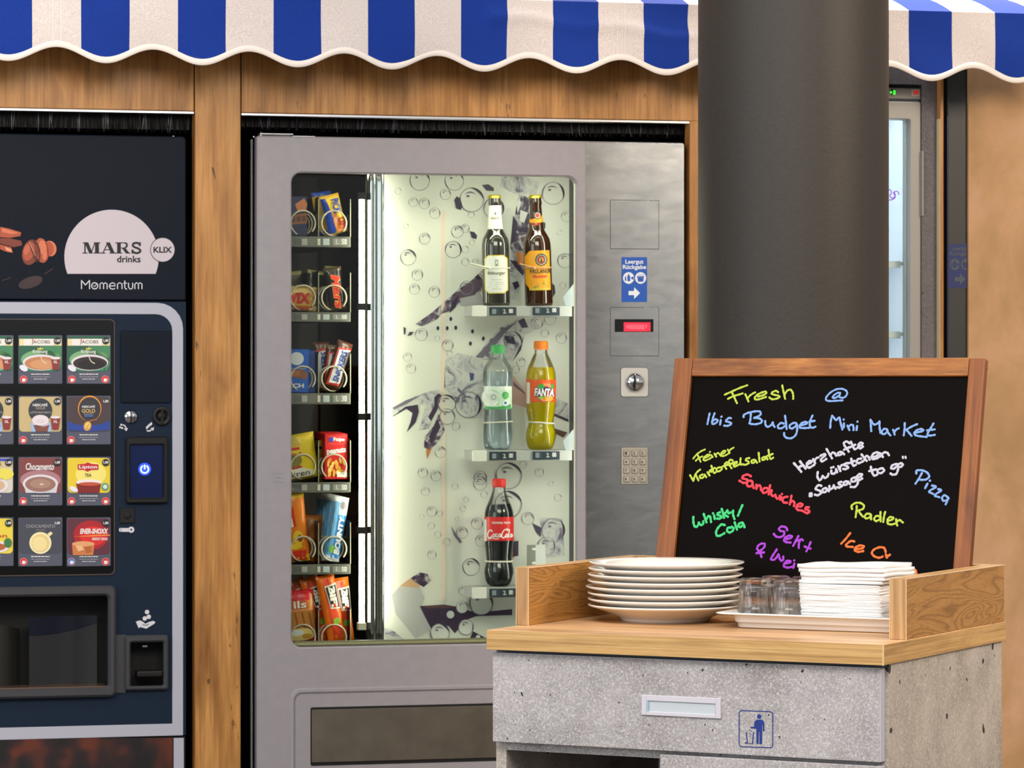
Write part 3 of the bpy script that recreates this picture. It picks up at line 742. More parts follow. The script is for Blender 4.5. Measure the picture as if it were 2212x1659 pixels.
def gold_latte(b, U):
    field(b, U, C(196, 176, 128)); ell(b, U, .5, .3, .27, .25, C(50, 56, 66), 2)
    b.text(U, 'NESCAF\u00c9', .33, .15, .66, .215, M_WHITE, 3, .02); b.text(U, 'GOLD', .4, .23, .61, .275, C(190, 176, 150), 3); b.text(U, 'LATTE MACCHIATO', .27, .32, .74, .36, C(190, 180, 170), 3)
    b.poly(U, [(.28, .55), (.3, .735), (.74, .735), (.74, .55)], C(150, 186, 226), 3); b.poly(U, [(.34, .6), (.4, .735), (.66, .735), (.7, .6)], C(126, 76, 66), 4)
    ell(b, U, .5, .5, .19, .11, C(226, 216, 222), 5); ell(b, U, .51, .56, .19, .075, C(206, 194, 204), 4); b.circ(U, .5, .49, .09, .105, C(196, 184, 194), 6, 20, 200, 340, .6); b.circ(U, .5, .47, .05, .062, C(196, 184, 194), 6, 20, 200, 340, .6)
    b.poly(U, [(.73, .44), (.95, .44), (.91, .69), (.77, .69)], C(136, 52, 54), 7); ell(b, U, .84, .44, .11, .028, C(226, 216, 220), 8); b.text(U, 'XL', .79, .5, .89, .555, M_WHITE, 8, .02)
    badge(b, U); cupmark(b, U, .11)
def gold_blend(b, U):
    field(b, U, C(70, 58, 62)); b.poly(U, [(.02, .52), (.2, .585), (.5, .61), (.8, .58), (.98, .5), (.98, .7), (.5, .735), (.02, .7)], C(36, 66, 150), 2)
    b.circ(U, .52, .26, .235, .265, C(222, 150, 64), 3, 30, -60, 250, 1.0, .1); ell(b, U, .52, .265, .235, .22, C(52, 50, 60), 2)
    b.text(U, 'NESCAF\u00c9', .35, .19, .64, .245, M_WHITE, 4, .02); b.text(U, 'GOLD', .345, .27, .645, .345, C(222, 190, 120), 4, .01); b.text(U, 'BLEND', .4, .36, .6, .385, C(190, 176, 150), 4); b.rect(U, .4, .59, .4, .425, C(70, 110, 200), 4)
    ell(b, U, .47, .62, .085, .1, C(214, 160, 70), 4, rot=25); ell(b, U, .475, .61, .05, .07, C(240, 206, 120), 5, rot=25); b.line(U, [(.5, .53), (.58, .5), (.68, .49)], .02, C(180, 110, 70), 5, 3); b.line(U, [(.45, .68), (.47, .63), (.5, .57)], .012, C(140, 86, 40), 6)
    badge(b, U, False); cupmark(b, U, .1)
def choc(b, U):
    field(b, U, C(126, 66, 66)); ell(b, U, .5, .47, .46, .2, C(170, 122, 130), 2); b.poly(U, [(.12, .55), (.17, .735), (.86, .735), (.9, .55)], C(206, 206, 216), 3)
    ell(b, U, .5, .55, .4, .19, C(218, 214, 222), 4); ell(b, U, .5, .56, .345, .155, C(150, 112, 100), 5); ell(b, U, .5, .55, .24, .1, C(168, 130, 116), 6); ell(b, U, .53, .56, .05, .02, C(210, 190, 180), 7)
    b.text(U, 'Chocamento', .17, .125, .81, .27, M_WHITE, 4, .02, .15); badge(b, U); cupmark(b, U, .11)
def tea(b, U):
    field(b, U, C(226, 200, 50)); ell(b, U, .55, .35, .35, .25, C(238, 224, 120), 2); b.poly(U, [(.25, .15), (.4, .14), (.48, .11), (.56, .14), (.72, .155), (.72, .265), (.56, .27), (.47, .305), (.4, .27), (.25, .265)], C(190, 36, 50), 3)
    b.text(U, 'Lipton', .28, .17, .69, .255, M_WHITE, 4, .02); b.text(U, 'TEA', .41, .34, .56, .405, M_INK, 4, .01)
    b.poly(U, [(.21, .52), (.26, .735), (.74, .735), (.78, .52)], C(130, 34, 34), 4); ell(b, U, .5, .52, .29, .06, C(236, 226, 226), 5); ell(b, U, .51, .555, .25, .04, C(190, 84, 56), 6); ell(b, U, .16, .66, .1, .05, C(228, 228, 236), 6, rot=20); ell(b, U, .87, .61, .08, .075, C(70, 150, 136), 6); ell(b, U, .87, .61, .05, .045, C(206, 226, 220), 7)
    badge(b, U); cupmark(b, U, .11); cupmark(b, U, .88, C(214, 46, 50))
def white_choc(b, U):
    field(b, U, C(66, 70, 84)); b.text(U, 'CHOCAMENTO', .175, .145, .83, .21, C(170, 164, 164), 3); b.text(U, 'WHITE', .4, .235, .61, .28, C(140, 130, 124), 3)
    b.poly(U, [(.66, .33), (.74, .285), (.78, .33), (.7, .39)], C(232, 222, 170), 3); ell(b, U, .5, .52, .25, .225, C(234, 226, 178), 4); ell(b, U, .5, .52, .2, .18, C(226, 200, 138), 5); ell(b, U, .48, .54, .17, .15, C(236, 218, 156), 6)
    badge(b, U, False); cupmark(b, U, .12)
def energy(b, U):
    field(b, U, C(92, 44, 60), .76); ell(b, U, .55, .36, .4, .3, C(170, 30, 40), 2); ell(b, U, .6, .38, .3, .2, C(214, 42, 44), 3); b.poly(U, [(.15, .39), (.6, .36), (.98, .35), (.98, .37), (.6, .385)], C(244, 150, 60), 4)
    b.text(U, 'ENER-SHOXX', .3, .225, .94, .335, M_WHITE, 5, .04, .25); b.text(U, 'ENERGY DRINK', .58, .41, .93, .465, M_WHITE, 5, .02)
    b.poly(U, [(.12, .53), (.14, .77), (.6, .77), (.63, .53)], C(200, 122, 70), 4); ell(b, U, .375, .54, .255, .055, C(222, 160, 110), 5); b.poly(U, [(.2, .58), (.34, .57), (.4, .66), (.26, .7)], C(232, 180, 130), 6); b.poly(U, [(.42, .6), (.54, .58), (.56, .7), (.44, .72)], C(176, 98, 52), 6)
    badge(b, U); cupmark(b, U, .11, C(50, 120, 200)); cupmark(b, U, .88)
def bouillon(b, U):
    field(b, U, C(226, 206, 70)); b.text(U, 'Bouillon', .02, .33, .85, .41, C(190, 50, 40), 3, .01); ell(b, U, .6, .6, .3, .12, C(226, 222, 226), 3); ell(b, U, .6, .6, .22, .08, C(176, 96, 56), 4); ell(b, U, .87, .52, .09, .1, C(60, 120, 70), 4); badge(b, U)
def milkcof(b, U):
    field(b, U, C(206, 204, 190)); b.rect(U, .02, .98, .09, .22, C(206, 188, 140), 2); b.rect(U, .02, .98, .03, .09, C(60, 80, 170), 2); b.text(U, 'JACOBS', .3, .115, .72, .2, M_INK, 3); ell(b, U, .8, .35, .2, .12, C(226, 214, 90), 3); ell(b, U, .6, .58, .28, .16, C(222, 214, 220), 3); ell(b, U, .6, .58, .2, .11, C(206, 176, 140), 4); badge(b, U)
BRW, CRM = (C(50, 42, 42), C(30, 28, 32)), (C(190, 130, 90), C(206, 150, 106))
grid = [(lambda b, U: jacobs(b, U, CRM, True), lambda b, U: jacobs(b, U, CRM, True), lambda b, U: jacobs(b, U, BRW, False)), (gold_latte, gold_latte, gold_blend), (milkcof, choc, tea), (bouillon, white_choc, energy)]
names = [('green card with milky coffee and a paper cup at the window edge', 'green card with milky coffee and a paper cup', 'green card with black coffee'), ('beige card at the window edge', 'beige card with a milk foam drink', 'dark card with a gold ring and blue band'),
         ('pale card with a blue top band', 'brown card with a cup of chocolate', 'yellow card with a glass of tea'), ('yellow card with red lettering', 'grey card with a cup seen from above', 'red card with an iced drink')]
for r, y0 in enumerate((724, 855, 987, 1118)):
    for c, x0 in enumerate((-66, 39.5, 144)):
        card(x0, y0, grid[r][c], names[r][c])

# money panel
MB().slab(MX(259.5), MX(370), MZ(315, 870.5), MZ(315, 714.5), .006, DM - .004, DM + .001, M_NAVYD, .0015).build('blank_plate', cm)
b = MB(); cx, cz = MX(282), MZ(282, 900.3); rr = 15.3 * W.scale(282, DM)
for sgn in (-1, 1):
    prof = [(rr, 0), (rr * .95, .003), (rr * .75, .0055), (rr * .4, .0072), (0.0001, .0078)]
    t = MB(); t.lathe(prof, (cx, DM - .0005, cz), M_CHROME, 32, axis='y')
    vs = [(cx + sgn * max(sgn * (x - cx), .0013), y, z) for x, y, z in t.v]; b.add(vs, t.f, M_CHROME, True)
b.build('coin_slot', cm, label='polished domed coin slot')
b = MB(); cx, cz = MX(349.6), MZ(349.6, 899); s1 = W.scale(349, DM)
b.lathe([(21 * s1, 0), (21 * s1, .003), (19 * s1, .0045), (12.5 * s1, .0045), (11.5 * s1, .001), (.0001, .001)], (cx, DM, cz), M_BLACKP, 36, axis='y')
b.box(cx - 3 * s1, cx + 3 * s1, DM - .006, DM - .001, cz - 16 * s1, cz + 16 * s1, M_BLACK, .0004); b.lathe([(10 * s1, 0), (8 * s1, .003), (.0001, .005)], (cx, DM - .001, cz), M_BLACKP, 24, axis='y')
b.build('return_knob', cm)
M_ICON = C(206, 206, 214, .5)
b = MB()
for x, y in ((259.5, 923), (262, 917.5), (264, 924.6)): b.disc(FM, x, y, 2.2, 2.2, M_ICON)
b.line(FM, [(265, 917.6), (270, 920), (272.5, 926)], 2.6, M_ICON, 1, 3); b.poly(FM, [(267.5, 926), (276.5, 924.6), (273, 931.6)], M_ICON)
b.build('coin_in_symbol', cm); b = MB()
for x, y in ((318, 923), (322, 919), (326, 916)): b.disc(FM, x, y, 2.4, 4, M_ICON, rot=25)
b.line(FM, [(317, 930), (323, 931), (327, 928)], 3, M_ICON, 1, 3); b.poly(FM, [(325, 925), (333, 923), (331, 931)], M_ICON)
b.build('coin_out_symbol', cm); b = MB()
b.line(FM, [(260, 1144.5), (278, 1144.5)], 8.6, M_ICON); b.disc(FM, 260, 1144.5, 3, 4.3, M_ICON); b.circ(FM, 283.5, 1144.2, 2.2, 6.6, M_ICON)
for i in range(4): b.disc(FM, 263 + i * 4.2, 1140.2, 1, 1, M_NAVY, 2, 8)
b.build('key_symbol', cm); b = MB()
for x, y in ((317.6, 1322), (321.4, 1332.4), (312.7, 1336)): b.disc(FM, x, y, 4.8, 4.8, M_ICON)
b.poly(FM, [(293.5, 1343), (300, 1340.6), (304.6, 1340.6), (310, 1344), (313.6, 1347.6), (322, 1343.4), (331, 1341), (335.4, 1343.2), (334, 1347), (316, 1358), (303, 1354.6), (299.6, 1357)], M_ICON)
b.line(FM, [(308, 1349.4), (316, 1350.4), (321.6, 1348)], 1.3, M_NAVY, 2, 3)
b.build('hand_symbol', cm)
b = MB(); o_ = (MX(271), MX(361.5), MZ(316, 1087), MZ(316, 943)); i_ = (MX(280), MX(352), MZ(316, 1075), MZ(316, 961))
b.ring(o_, i_, .006, .003, DM - .012, DM + .001, M_BLACKP, .003)
dsp = b.build('display_bezel', cm)
b = MB(); FD = Flat(W, DM - .001)
b.slab(i_[0], i_[1], i_[2], i_[3], .002, DM - .001, DM, mat('dark_blue_screen', (6, 20, 52), 0.08, emit=(4, 16, 60), es=.6))
M_PB, M_PW = mat('power_glow', (30, 70, 240), .4, emit=(24, 60, 255), es=1.6), mat('power_sign', (210, 226, 255), .4, emit=(190, 214, 255), es=1.5)
b.disc(FD, 312.5, 1013.3, 13.6, 13.6, M_PB, 1, 32); b.circ(FD, 312.5, 1013.6, 6.8, 9.6, M_PW, 2, 28, 118, 422); b.line(FD, [(312.5, 1004), (312.5, 1013.5)], 3, M_PW, 3)
b.build('display_screen', dsp)
b = MB(); b.slab(MX(258.6), MX(290), MZ(274, 1130), MZ(274, 1097), .002, DM - .004, DM + .001, M_BLACKP, .001); b.lathe([(8 * s1, 0), (8 * s1, .0015), (6 * s1, .002), (.0001, .002)], (MX(274.5), DM - .004, MZ(274, 1113)), M_BLACK, 20, axis='y'); b.build('key_lock', cm)
# cup bay
o_ = (MX(-170), MX(248.5), MZ(120, 1506), MZ(120, 1266)); i_ = (MX(-155), MX(232), MZ(120, 1486), MZ(120, 1287))
bay_ = MB().ring(o_, i_, .012, .008, DM - .02, DM + .002, M_GREYP, .005).build('cup_bay_frame', cm)
b = MB(); zb, zt2 = i_[2], i_[3]
x63, x232 = MX(62, DM - .005), MX(232)
b.box(i_[0] - .02, x232 + .02, DM + .09, DM + .098, zb - .03, zt2 + .02, M_BLACK); b.box(i_[0] - .02, x232 + .02, DM + .03, DM + .09, zb - .03, zb - .02, M_BLACK); b.box(x232 + .012, x232 + .02, DM + .03, DM + .09, zb - .03, zt2 + .02, M_BLACK)
x63 = MX(63, DM + .03)
arc = [(x63 + (MX(212, DM + .05) - x63) * k / 14, DM + .03 + .04 * math.sin(math.pi * .55 * k / 14)) for k in range(15)]
zt3 = MZ(150, 1331, DM + .06)
vs = [(x, y, zb - .012) for x, y in arc] + [(x, y, zt3) for x, y in arc]
b.add(vs, [(k, k + 1, k + 16, k + 15) for k in range(14)], mat('dark_bay_shell', (40, 42, 46), .35), True)
lid = [(x, y - .003, zt3) for x, y in arc] + [(x, y - .003, MZ(62 + k * 11, 1371 - 26 * (k / 14) ** 2.2, DM + .05)) for k, (x, y) in enumerate(arc)]
b.add(lid, [(k, k + 15, k + 16, k + 1) for k in range(14)], mat('blue_black_shell', (14, 20, 38), .3), True)
arc2 = [(MX(-70 + 115 * k / 12, DM + .04), DM + .065 - .035 * math.sin(math.pi * k / 12)) for k in range(13)]
b.add([(x, y, zb - .012) for x, y in arc2] + [(x, y, MZ(0, 1362 - 14 * math.sin(math.pi * k / 12), DM + .04)) for k, (x, y) in enumerate(arc2)], [(k, k + 1, k + 14, k + 13) for k in range(12)], mat('olive_black_shell', (30, 31, 28), .4), True)
b.box(i_[0], x232 - .003, DM - .012, DM + .06, zb - .004, zb + .003, mat('brown_sill', (82, 62, 50), .3), .0015)
b.build('cup_bay', bay_)
MB().slab(MX(246), MX(272), MZ(259, 1497), MZ(259, 1371), .003, DM - .003, DM + .001, M_GREYP, .001).build('bay_joint', cm)
o_ = (MX(269), MX(362), MZ(316, 1490), MZ(316, 1371.5)); i_ = (MX(280.5), MX(352), MZ(316, 1481), MZ(316, 1386.5))
tr_ = MB().ring(o_, i_, .006, .004, DM - .014, DM + .001, M_GREYP, .004).build('coin_tray_frame', cm)
b = MB(); b.box(i_[0] - .01, i_[1] + .01, DM + .05, DM + .055, i_[2] - .01, i_[3] + .01, M_BLACK); b.box(i_[0] - .01, i_[1] + .01, DM + .03, DM + .05, i_[2] - .01, i_[2] - .008, M_BLACK); b.box(MX(295), i_[1] - .001, DM - .008, DM + .03, MZ(316, 1462), MZ(316, 1449), M_BLACKP, .003)
b.box(MX(307.5, DM + .03), MX(318, DM + .03), DM + .028, DM + .05, MZ(316, 1397.5, DM + .03), MZ(316, 1394, DM + .03), M_ALU); b.build('coin_flap', tr_)

# ---------------------------------------------------------------- snack and drinks vending machine
DD = 0.0                                                   # door front
DT, DB, DPAN, DL = 0.125, 0.135, 0.27, 0.04                # front of snack trays, of bottle trays, of the printed panel; glass
vm = thing('vending_machine', 'tall silver vending machine with a lit glass front of snacks and bottles', 'vending machine', W, (W.X(1016), DD, 0))
x0, x1 = W.X(555), W.X(1478.5)
ztop = W.Z(1000, 300.5)
wx0, wx1 = W.X(630), W.X(1247)
wz0, wz1 = W.Z(900, 1393.5), W.Z(900, 376.5)
zmid = W.Z(900, 1440)                                       # above the delivery bay
b = MB()
b.ring((x0, x1, 0.12, ztop), (wx0, wx1, wz0, wz1), (.006, .006, .006, .006), .022, DD, DD + .03, M_LACQ, .003)
b.build('door', vm)
b = MB(); b.box(x0 + .0015, x0 + .012, DD + .03, DD + .085, .12, ztop, M_BLACKP)
b.box(x0 + .0008, x0 + .006, DD + .028, DD + .034, .12, ztop - .002, M_LACQE); b.box(x0 + .0004, x0 + .006, DD + .07, DD + .09, .12, ztop - .003, mat('lit_edge_lacquer', (240, 245, 255), .3), .001)  # near-white rear strip: the light it catches is put into its colour
b.build('door_edge', vm)
# cabinet shell: left, right, top, back, bottom
xc1 = W.X(1236, DPAN)
b = MB(); M_INT = mat('dark_cavity_lining', (30, 25, 19), .5)
b.box(x0 + .004, x0 + .02, .09, .72, .05, ztop - .01, M_BLACKP); b.box(x1 - .02, x1 - .003, .03, .72, .05, ztop - .01, M_BLACKP)
b.box(x0 + .02, x1 - .02, .09, .72, wz1 + .03, ztop - .01, M_INT); b.box(x0 + .02, x1 - .02, .70, .72, .05, wz1 + .03, M_INT); b.box(x0 + .02, x1 - .02, .031, .70, .05, wz0 - .012, M_BLACKP)
b.build('cabinet', vm)
b = MB(); xr_ = W.X(1229.5, DPAN)
b.box(xr_, xr_ + .012, .05, .70, wz0 - .012, wz1 + .03, mat('blue_black_lining', (26, 32, 46), .4)); b.build('side_wall', vm)
# gaskets: pale bead strip at the right, ribbed strip below
b = MB(); b.box(W.X(1240.5, .02), W.X(1246.5, .02), .018, .026, wz0 + .012, wz1 - .012, mat('pale_gasket', (222, 222, 200), .5), .001)
n = 150
for i in range(n):
    z = wz0 + .02 + (wz1 - wz0 - .04) * i / n; b.box(W.X(1242.5, .018), W.X(1244.5, .018), .0172, .0185, z, z + .003, C(170, 170, 150, .6))
b.box(wx0 + .006, wx1 - .006, .014, .028, wz0 + .001, wz0 + .0115, mat('olive_gasket', (96, 98, 70), .4), .001)
for i in range(170):
    x = wx0 + .01 + (wx1 - wx0 - .02) * i / 170; b.box(x, x + .0016, .0132, .0145, wz0 + .004, wz0 + .0085, C(176, 178, 130, .5))
b.build('window_gasket', vm)
MB().box(wx0 - .004, wx1 + .004, DL - .002, DL + .002, wz0 - .008, wz1 + .008, M_PANE).build('glass_pane', vm)
# hinge on top
b = MB(); b.box(W.X(560, .03), W.X(632, .03), .02, .06, ztop + .004, ztop + .0075, M_ALU, .001); b.box(W.X(632, .03), W.X(680, .03), .03, .06, ztop + .0005, ztop + .003, M_ALU)
b.lathe([(.0035, 0), (.0035, .006), (.002, .009)], (W.X(564, .03), .03, ztop + .002), M_CHROME, 12); b.lathe([(.003, 0), (.003, .004), (.001, .006)], (W.X(548, .06), .06, ztop), M_CHROME, 12); b.build('door_hinge', vm)
# delivery bay and flap
b = MB(); fx0, fx1 = W.X(627.5), W.X(1262); fz = W.Z(900, 1481)
b.ring((fx0, fx1, .16, fz), (W.X(637), fx1 - .010, .17, W.Z(900, 1493)), .022, .016, DD - .004, DD + .001, M_LACQ, .0035)
b.build('delivery_surround', vm)
fl0, fl1, fza, fzb = W.X(670.5), W.X(1228), W.Z(800, 1651), W.Z(800, 1525)
MB().slab(W.X(639), fx1 - .012, .172, W.Z(900, 1495), .012, DD - .0008, DD + .0005, M_LACQ).build('delivery_panel', vm)
MB().slab(fl0, fl1, fza, fzb, .004, DD - .0014, DD - .0005, M_BLACK).build('flap_gap', vm)
MB().slab(fl0 + .0028, fl1 - .003, fza + .0075, fzb - .005, .003, DD - .005, DD - .001, M_FLAP, .0012).build('delivery_flap', vm)
# small worn label marks on the door
b = MB(); FV = Flat(W, DD)
for i in range(12):
    x = 590 + (i % 4) * 6; y = 1022 + (i // 4) * 9; b.rect(FV, x, x + random.uniform(1, 3), y, y + random.uniform(1, 3), C(120, 116, 126), 1)
b.build('worn_mark', vm)

# money side: brushed steel plate
sx0, sx1 = W.X(1265), x1 - .001
DS = DD - .0016
FS = Flat(W, DS)
st = MB().slab(sx0, sx1, .125, ztop - .002, .003, DS, DD + .001, M_STEEL, .0006).build('steel_plate', vm)
M_GROOVE = C(70, 70, 72, .5)
def inset(px0, px1, py0, py1, name):
    b = MB(); xa, xb, za, zb = W.X(px0), W.X(px1), W.Z((px0 + px1) / 2, py1), W.Z((px0 + px1) / 2, py0)
    b.slab(xa, xb, za, zb, .0012, DS - .0006, DS, M_GROOVE); b.slab(xa + .0011, xb - .0011, za + .0011, zb - .0011, .0008, DS - .0012, DS, M_STEEL, .0003)
    return b.build(name, vm)
inset(1317.5, 1423, 432, 538.5, 'blank_plate')
dp = inset(1317.5, 1423, 663.5, 769.5, 'display_plate')
b = MB(); FDP = Flat(W, DS - .0012)
b.rect(FDP, 1328, 1411.5, 689.5, 717, M_GLOSSB, 1)
b.rect(FDP, 1347.5, 1405, 696.5, 715.5, mat('red_display', (220, 30, 50), .3, emit=(255, 40, 70), es=.85), 2)
for i in range(26): b.rect(FDP, 1352 + random.random() * 44, 1352 + random.random() * 44 + 1.6, 701 + random.random() * 8, 703 + random.random() * 9, mat('red_segment', (230, 80, 90), .3, emit=(255, 96, 110), es=.9), 3)
b.build('red_display', dp)
b = MB(); s1 = W.scale(1370, DS)
b.slab(W.X(1339.5), W.X(1400.5), W.Z(1370, 858), W.Z(1370, 793.5), .007, DS - .0006, DS, M_GROOVE); b.slab(W.X(1340.6), W.X(1399.4), W.Z(1370, 857), W.Z(1370, 794.5), .0064, DS - .0022, DS, C(196, 196, 190, .35), .0008)
cs_ = b.build('coin_plate', vm)
b = MB(); prof = [(20 * s1, 0), (19.4 * s1, .004), (16.5 * s1, .0085), (11 * s1, .012), (5 * s1, .0138), (.0001, .0142)]
b.lathe(prof, (W.X(1370), DS - .0022, W.Z(1370, 826)), M_CHROME, 40, axis='y'); b.slab(W.X(1365.6), W.X(1368), W.Z(1367, 843), W.Z(1367, 811), .0008, DS - .0168, DS - .004, M_BLACK); b.build('coin_slot', cs_)
# blue returns sticker
M_SIGNB, M_SIGNW = C(18, 84, 178, .4), C(226, 232, 238, .4)
def returns_sign(b, mp, x0, y0, sx, sy, mb_, mw, mi_, l0=1, xmax=9999):
    U = lambda u, v, layer=1: mp(min(x0 + u * sx, xmax), y0 + v * sy, layer + l0 - 1)
    b.rect(U, 0, 55, 0, 97, mb_, 1)
    b.text(U, 'Leergut', 8, 5, 47, 17, mw, 2, .025); b.text(U, 'R\u00fcckgabe', 2.5, 16.5, 53, 28.5, mw, 2, .025)
    for cx in (15, 41): b.disc(U, cx, 45, 12, 12.6, mw, 2, 28)
    b.poly(U, [(7, 51), (7, 44), (8.4, 40), (9.8, 44), (9.8, 51)], mi_, 3); b.poly(U, [(12.5, 52), (12.5, 41), (14, 38), (14, 36), (16, 36), (16, 38), (18.4, 42), (18.4, 52)], mi_, 3); b.poly(U, [(20.5, 46.5), (20.5, 43.5), (26, 41.5), (26, 49)], mi_, 3)
    b.poly(U, [(33, 41), (49, 41), (49, 43), (33, 43)], mi_, 3); b.poly(U, [(34, 43.5), (48, 43.5), (46.5, 53), (35.6, 53)], mi_, 3)
    for k in range(4): b.line(U, [(36 + k * 3.4, 39.6), (37 + k * 3.4, 37)], .8, mi_, 3)
    b.poly(U, [(15, 73), (27, 73), (27, 65), (40, 77.5), (27, 90), (27, 82), (15, 82)], mw, 2)
b = MB(); returns_sign(b, FS, 1342.8, 555.5, 1.0, 1.0, M_SIGNB, M_SIGNW, M_SIGNB); b.build('returns_sticker', vm)
# keypad
b = MB(); kx0, kx1, kz0, kz1 = W.X(1340.5), W.X(1399.5), W.Z(1370, 1046.5), W.Z(1370, 965.5)
b.slab(kx0, kx1, kz0, kz1, .002, DS - .0006, DS, M_GROOVE); b.slab(kx0 + .001, kx1 - .001, kz0 + .001, kz1 - .001, .0015, DS - .0016, DS, C(166, 160, 146, .4), .0004)
kp = b.build('keypad', vm)
FK = Flat(W, DS - .0046)
for r in range(4):
    for c in range(3):
        cx, cy = 1352.4 + c * 17.6, 979 + r * 18.6
        b = MB(); b.slab(W.X(cx - 6.6), W.X(cx + 6.6), W.Z(cx, cy + 7), W.Z(cx, cy - 7), .0018, DS - .0022, DS - .001, C(110, 106, 96, .5)); b.slab(W.X(cx - 5.6), W.X(cx + 5.6), W.Z(cx, cy + 6), W.Z(cx, cy - 6), .0015, DS - .0046, DS - .002, C(176, 170, 158, .35), .0008)
        b.text(FK, '123456789R0*'[r * 3 + c], cx - 2, cy - 3.4, cx + 2, cy + 3.4, C(60, 58, 56), 1, .02); b.build('keypad_key', kp)

# ---- inside: mirrored pillar, tubes, printed bubble panel
zi0, zi1 = wz0 - .01, wz1 + .025
pil = MB(); px_a, px_b = W.X(791, DT + .01), W.X(827, DT + .01)
pil.box(px_a, px_b, DT, DPAN - .004, zi0, zi1, M_ALU, .003)
prof = [(px_a + (px_b - px_a) * k / 16, DT - .003 - .008 * math.sin(math.pi * min(1, k / 9)) * (k < 10) - .005 * math.sin(math.pi * max(0, (k - 10) / 6))) for k in range(17)]
pil.add([(x, y, zi0) for x, y in prof] + [(x, y, zi1) for x, y in prof], [(k, k + 1, k + 18, k + 17) for k in range(16)], M_CHROME, True)
pil.build('chrome_pillar', vm)
MB().box(px_a - .003, px_a - .0005, DT + .002, .66, zi0, zi1, M_MIRROR).build('mirror_panel', vm)
zl0, zl1 = W.Z(781, 1345, DT), W.Z(781, 432, DT)
b = MB(); tx = W.X(781.5, DT - .012); b.tube([(tx, DT - .012, zl0), (tx, DT - .012, zl1)], .0062, M_LED, 14)
lt_ = b.build('light_tube', vm)
for py in (1145, 900, 663, 1352, 424): z = W.Z(781, py, DT); MB().box(tx - .009, tx + .009, DT - .02, DT, z - .008, z + .008, M_BLACKP if py < 1300 else C(206, 200, 170, .5), .001).build('tube_clip', lt_)
b = MB(); tx2 = px_b + .008; b.tube([(tx2 + .004, DPAN - .035, zi0 + .03), (tx2 + .004, DPAN - .035, zi1 - .02)], .005, M_LED, 12); b.build('light_tube', vm)
b = MB(); b.box(px_b + .03, xr_ - .01, .065, .085, wz1 + .012, wz1 + .02, M_LED); b.build('light_strip', vm)
MB().tube([(W.X(1276, .075), .075, zi0 + .03), (W.X(1276, .075), .075, zi1 - .03)], .007, mat('added_fill_tube', (255, 255, 255), .5, emit=(255, 250, 235), es=24.0), 12).build('light_tube', vm)  # added tube, unseen behind the door frame, to brighten the bottle fronts
b = MB(); b.box(x0 + .05, px_a - .03, .10, .108, wz1 + .010, wz1 + .016, mat('dim_lit_strip', (255, 255, 255), .5, emit=(255, 240, 205), es=14.0)); b.build('light_strip', vm)

M_PANEL = mat('white_print_ground', (214, 216, 206), .45)
FB = Flat(W, DPAN)
b = MB(); b.box(px_b - .03, xr_, DPAN, DPAN + .01, zi0, zi1, M_PANEL)
pan = b.build('printed_panel', vm)
PD, PM, PL, PG, PO, PW2 = C(52, 40, 66), C(112, 104, 122), C(166, 164, 168), C(146, 146, 150), C(190, 120, 70), C(214, 216, 212)
def swirl():
    m = mat('ink_swirl_print', (70, 56, 84), .45); t = NT(m); v = t.coords((1, 1, 1)); n = t.noise(v, 26, 5, .6, 1.8)
    t.l(t.ramp(n, ((.38, (46, 36, 58)), (.5, (88, 74, 96)), (.58, (190, 186, 190)), (.68, (86, 62, 60)))), t.b.inputs['Base Color']); return m
def greyswirl():
    m = mat('grey_swirl_print', (180, 180, 184), .45); t = NT(m); v = t.coords((1, 1, 1)); n = t.noise(v, 16, 6, .6, 2.6)
    t.l(t.ramp(n, ((.36, (104, 98, 118)), (.44, (172, 172, 178)), (.55, (202, 204, 198)), (.64, (176, 174, 180)), (.7, (200, 202, 196)))), t.b.inputs['Base Color']); return m
M_SW, M_GS = swirl(), greyswirl()
b = MB()
def bubble(x, y, r, dark=.5, l=3):
    a = random.uniform(-60, 10)
    b.circ(FB, x, y, r * .93, r, PG, l, 30, 0, 360); b.circ(FB, x, y, r * .80, r * .99, PD if dark > .4 else PM, l + 1, 18, a, a + 80 + 30 * dark, thin=.05)
    b.circ(FB, x, y, r * .86, r * .98, PM, l + 1, 16, a + 150, a + 250, thin=.05)
    if r > 9: b.circ(FB, x - r * .1, y - r * .15, r * .4, r * .52, PM, l + 1, 12, 30, 150, thin=.05); b.disc(FB, x - r * .3, y - r * .3, r * .14, r * .1, PM, l + 1, 12)
S3 = lambda x, y: (820 + x / 5.028, 370 + y / 5.028)
S4 = lambda x, y: (820 + x / 4.484, 680 + y / 4.484)
S5 = lambda x, y: (820 + x / 4.607, 1040 + y / 4.607)
def pg(S, pts, m, l=2): b.poly(FB, [S(*p) for p in pts], m, l)
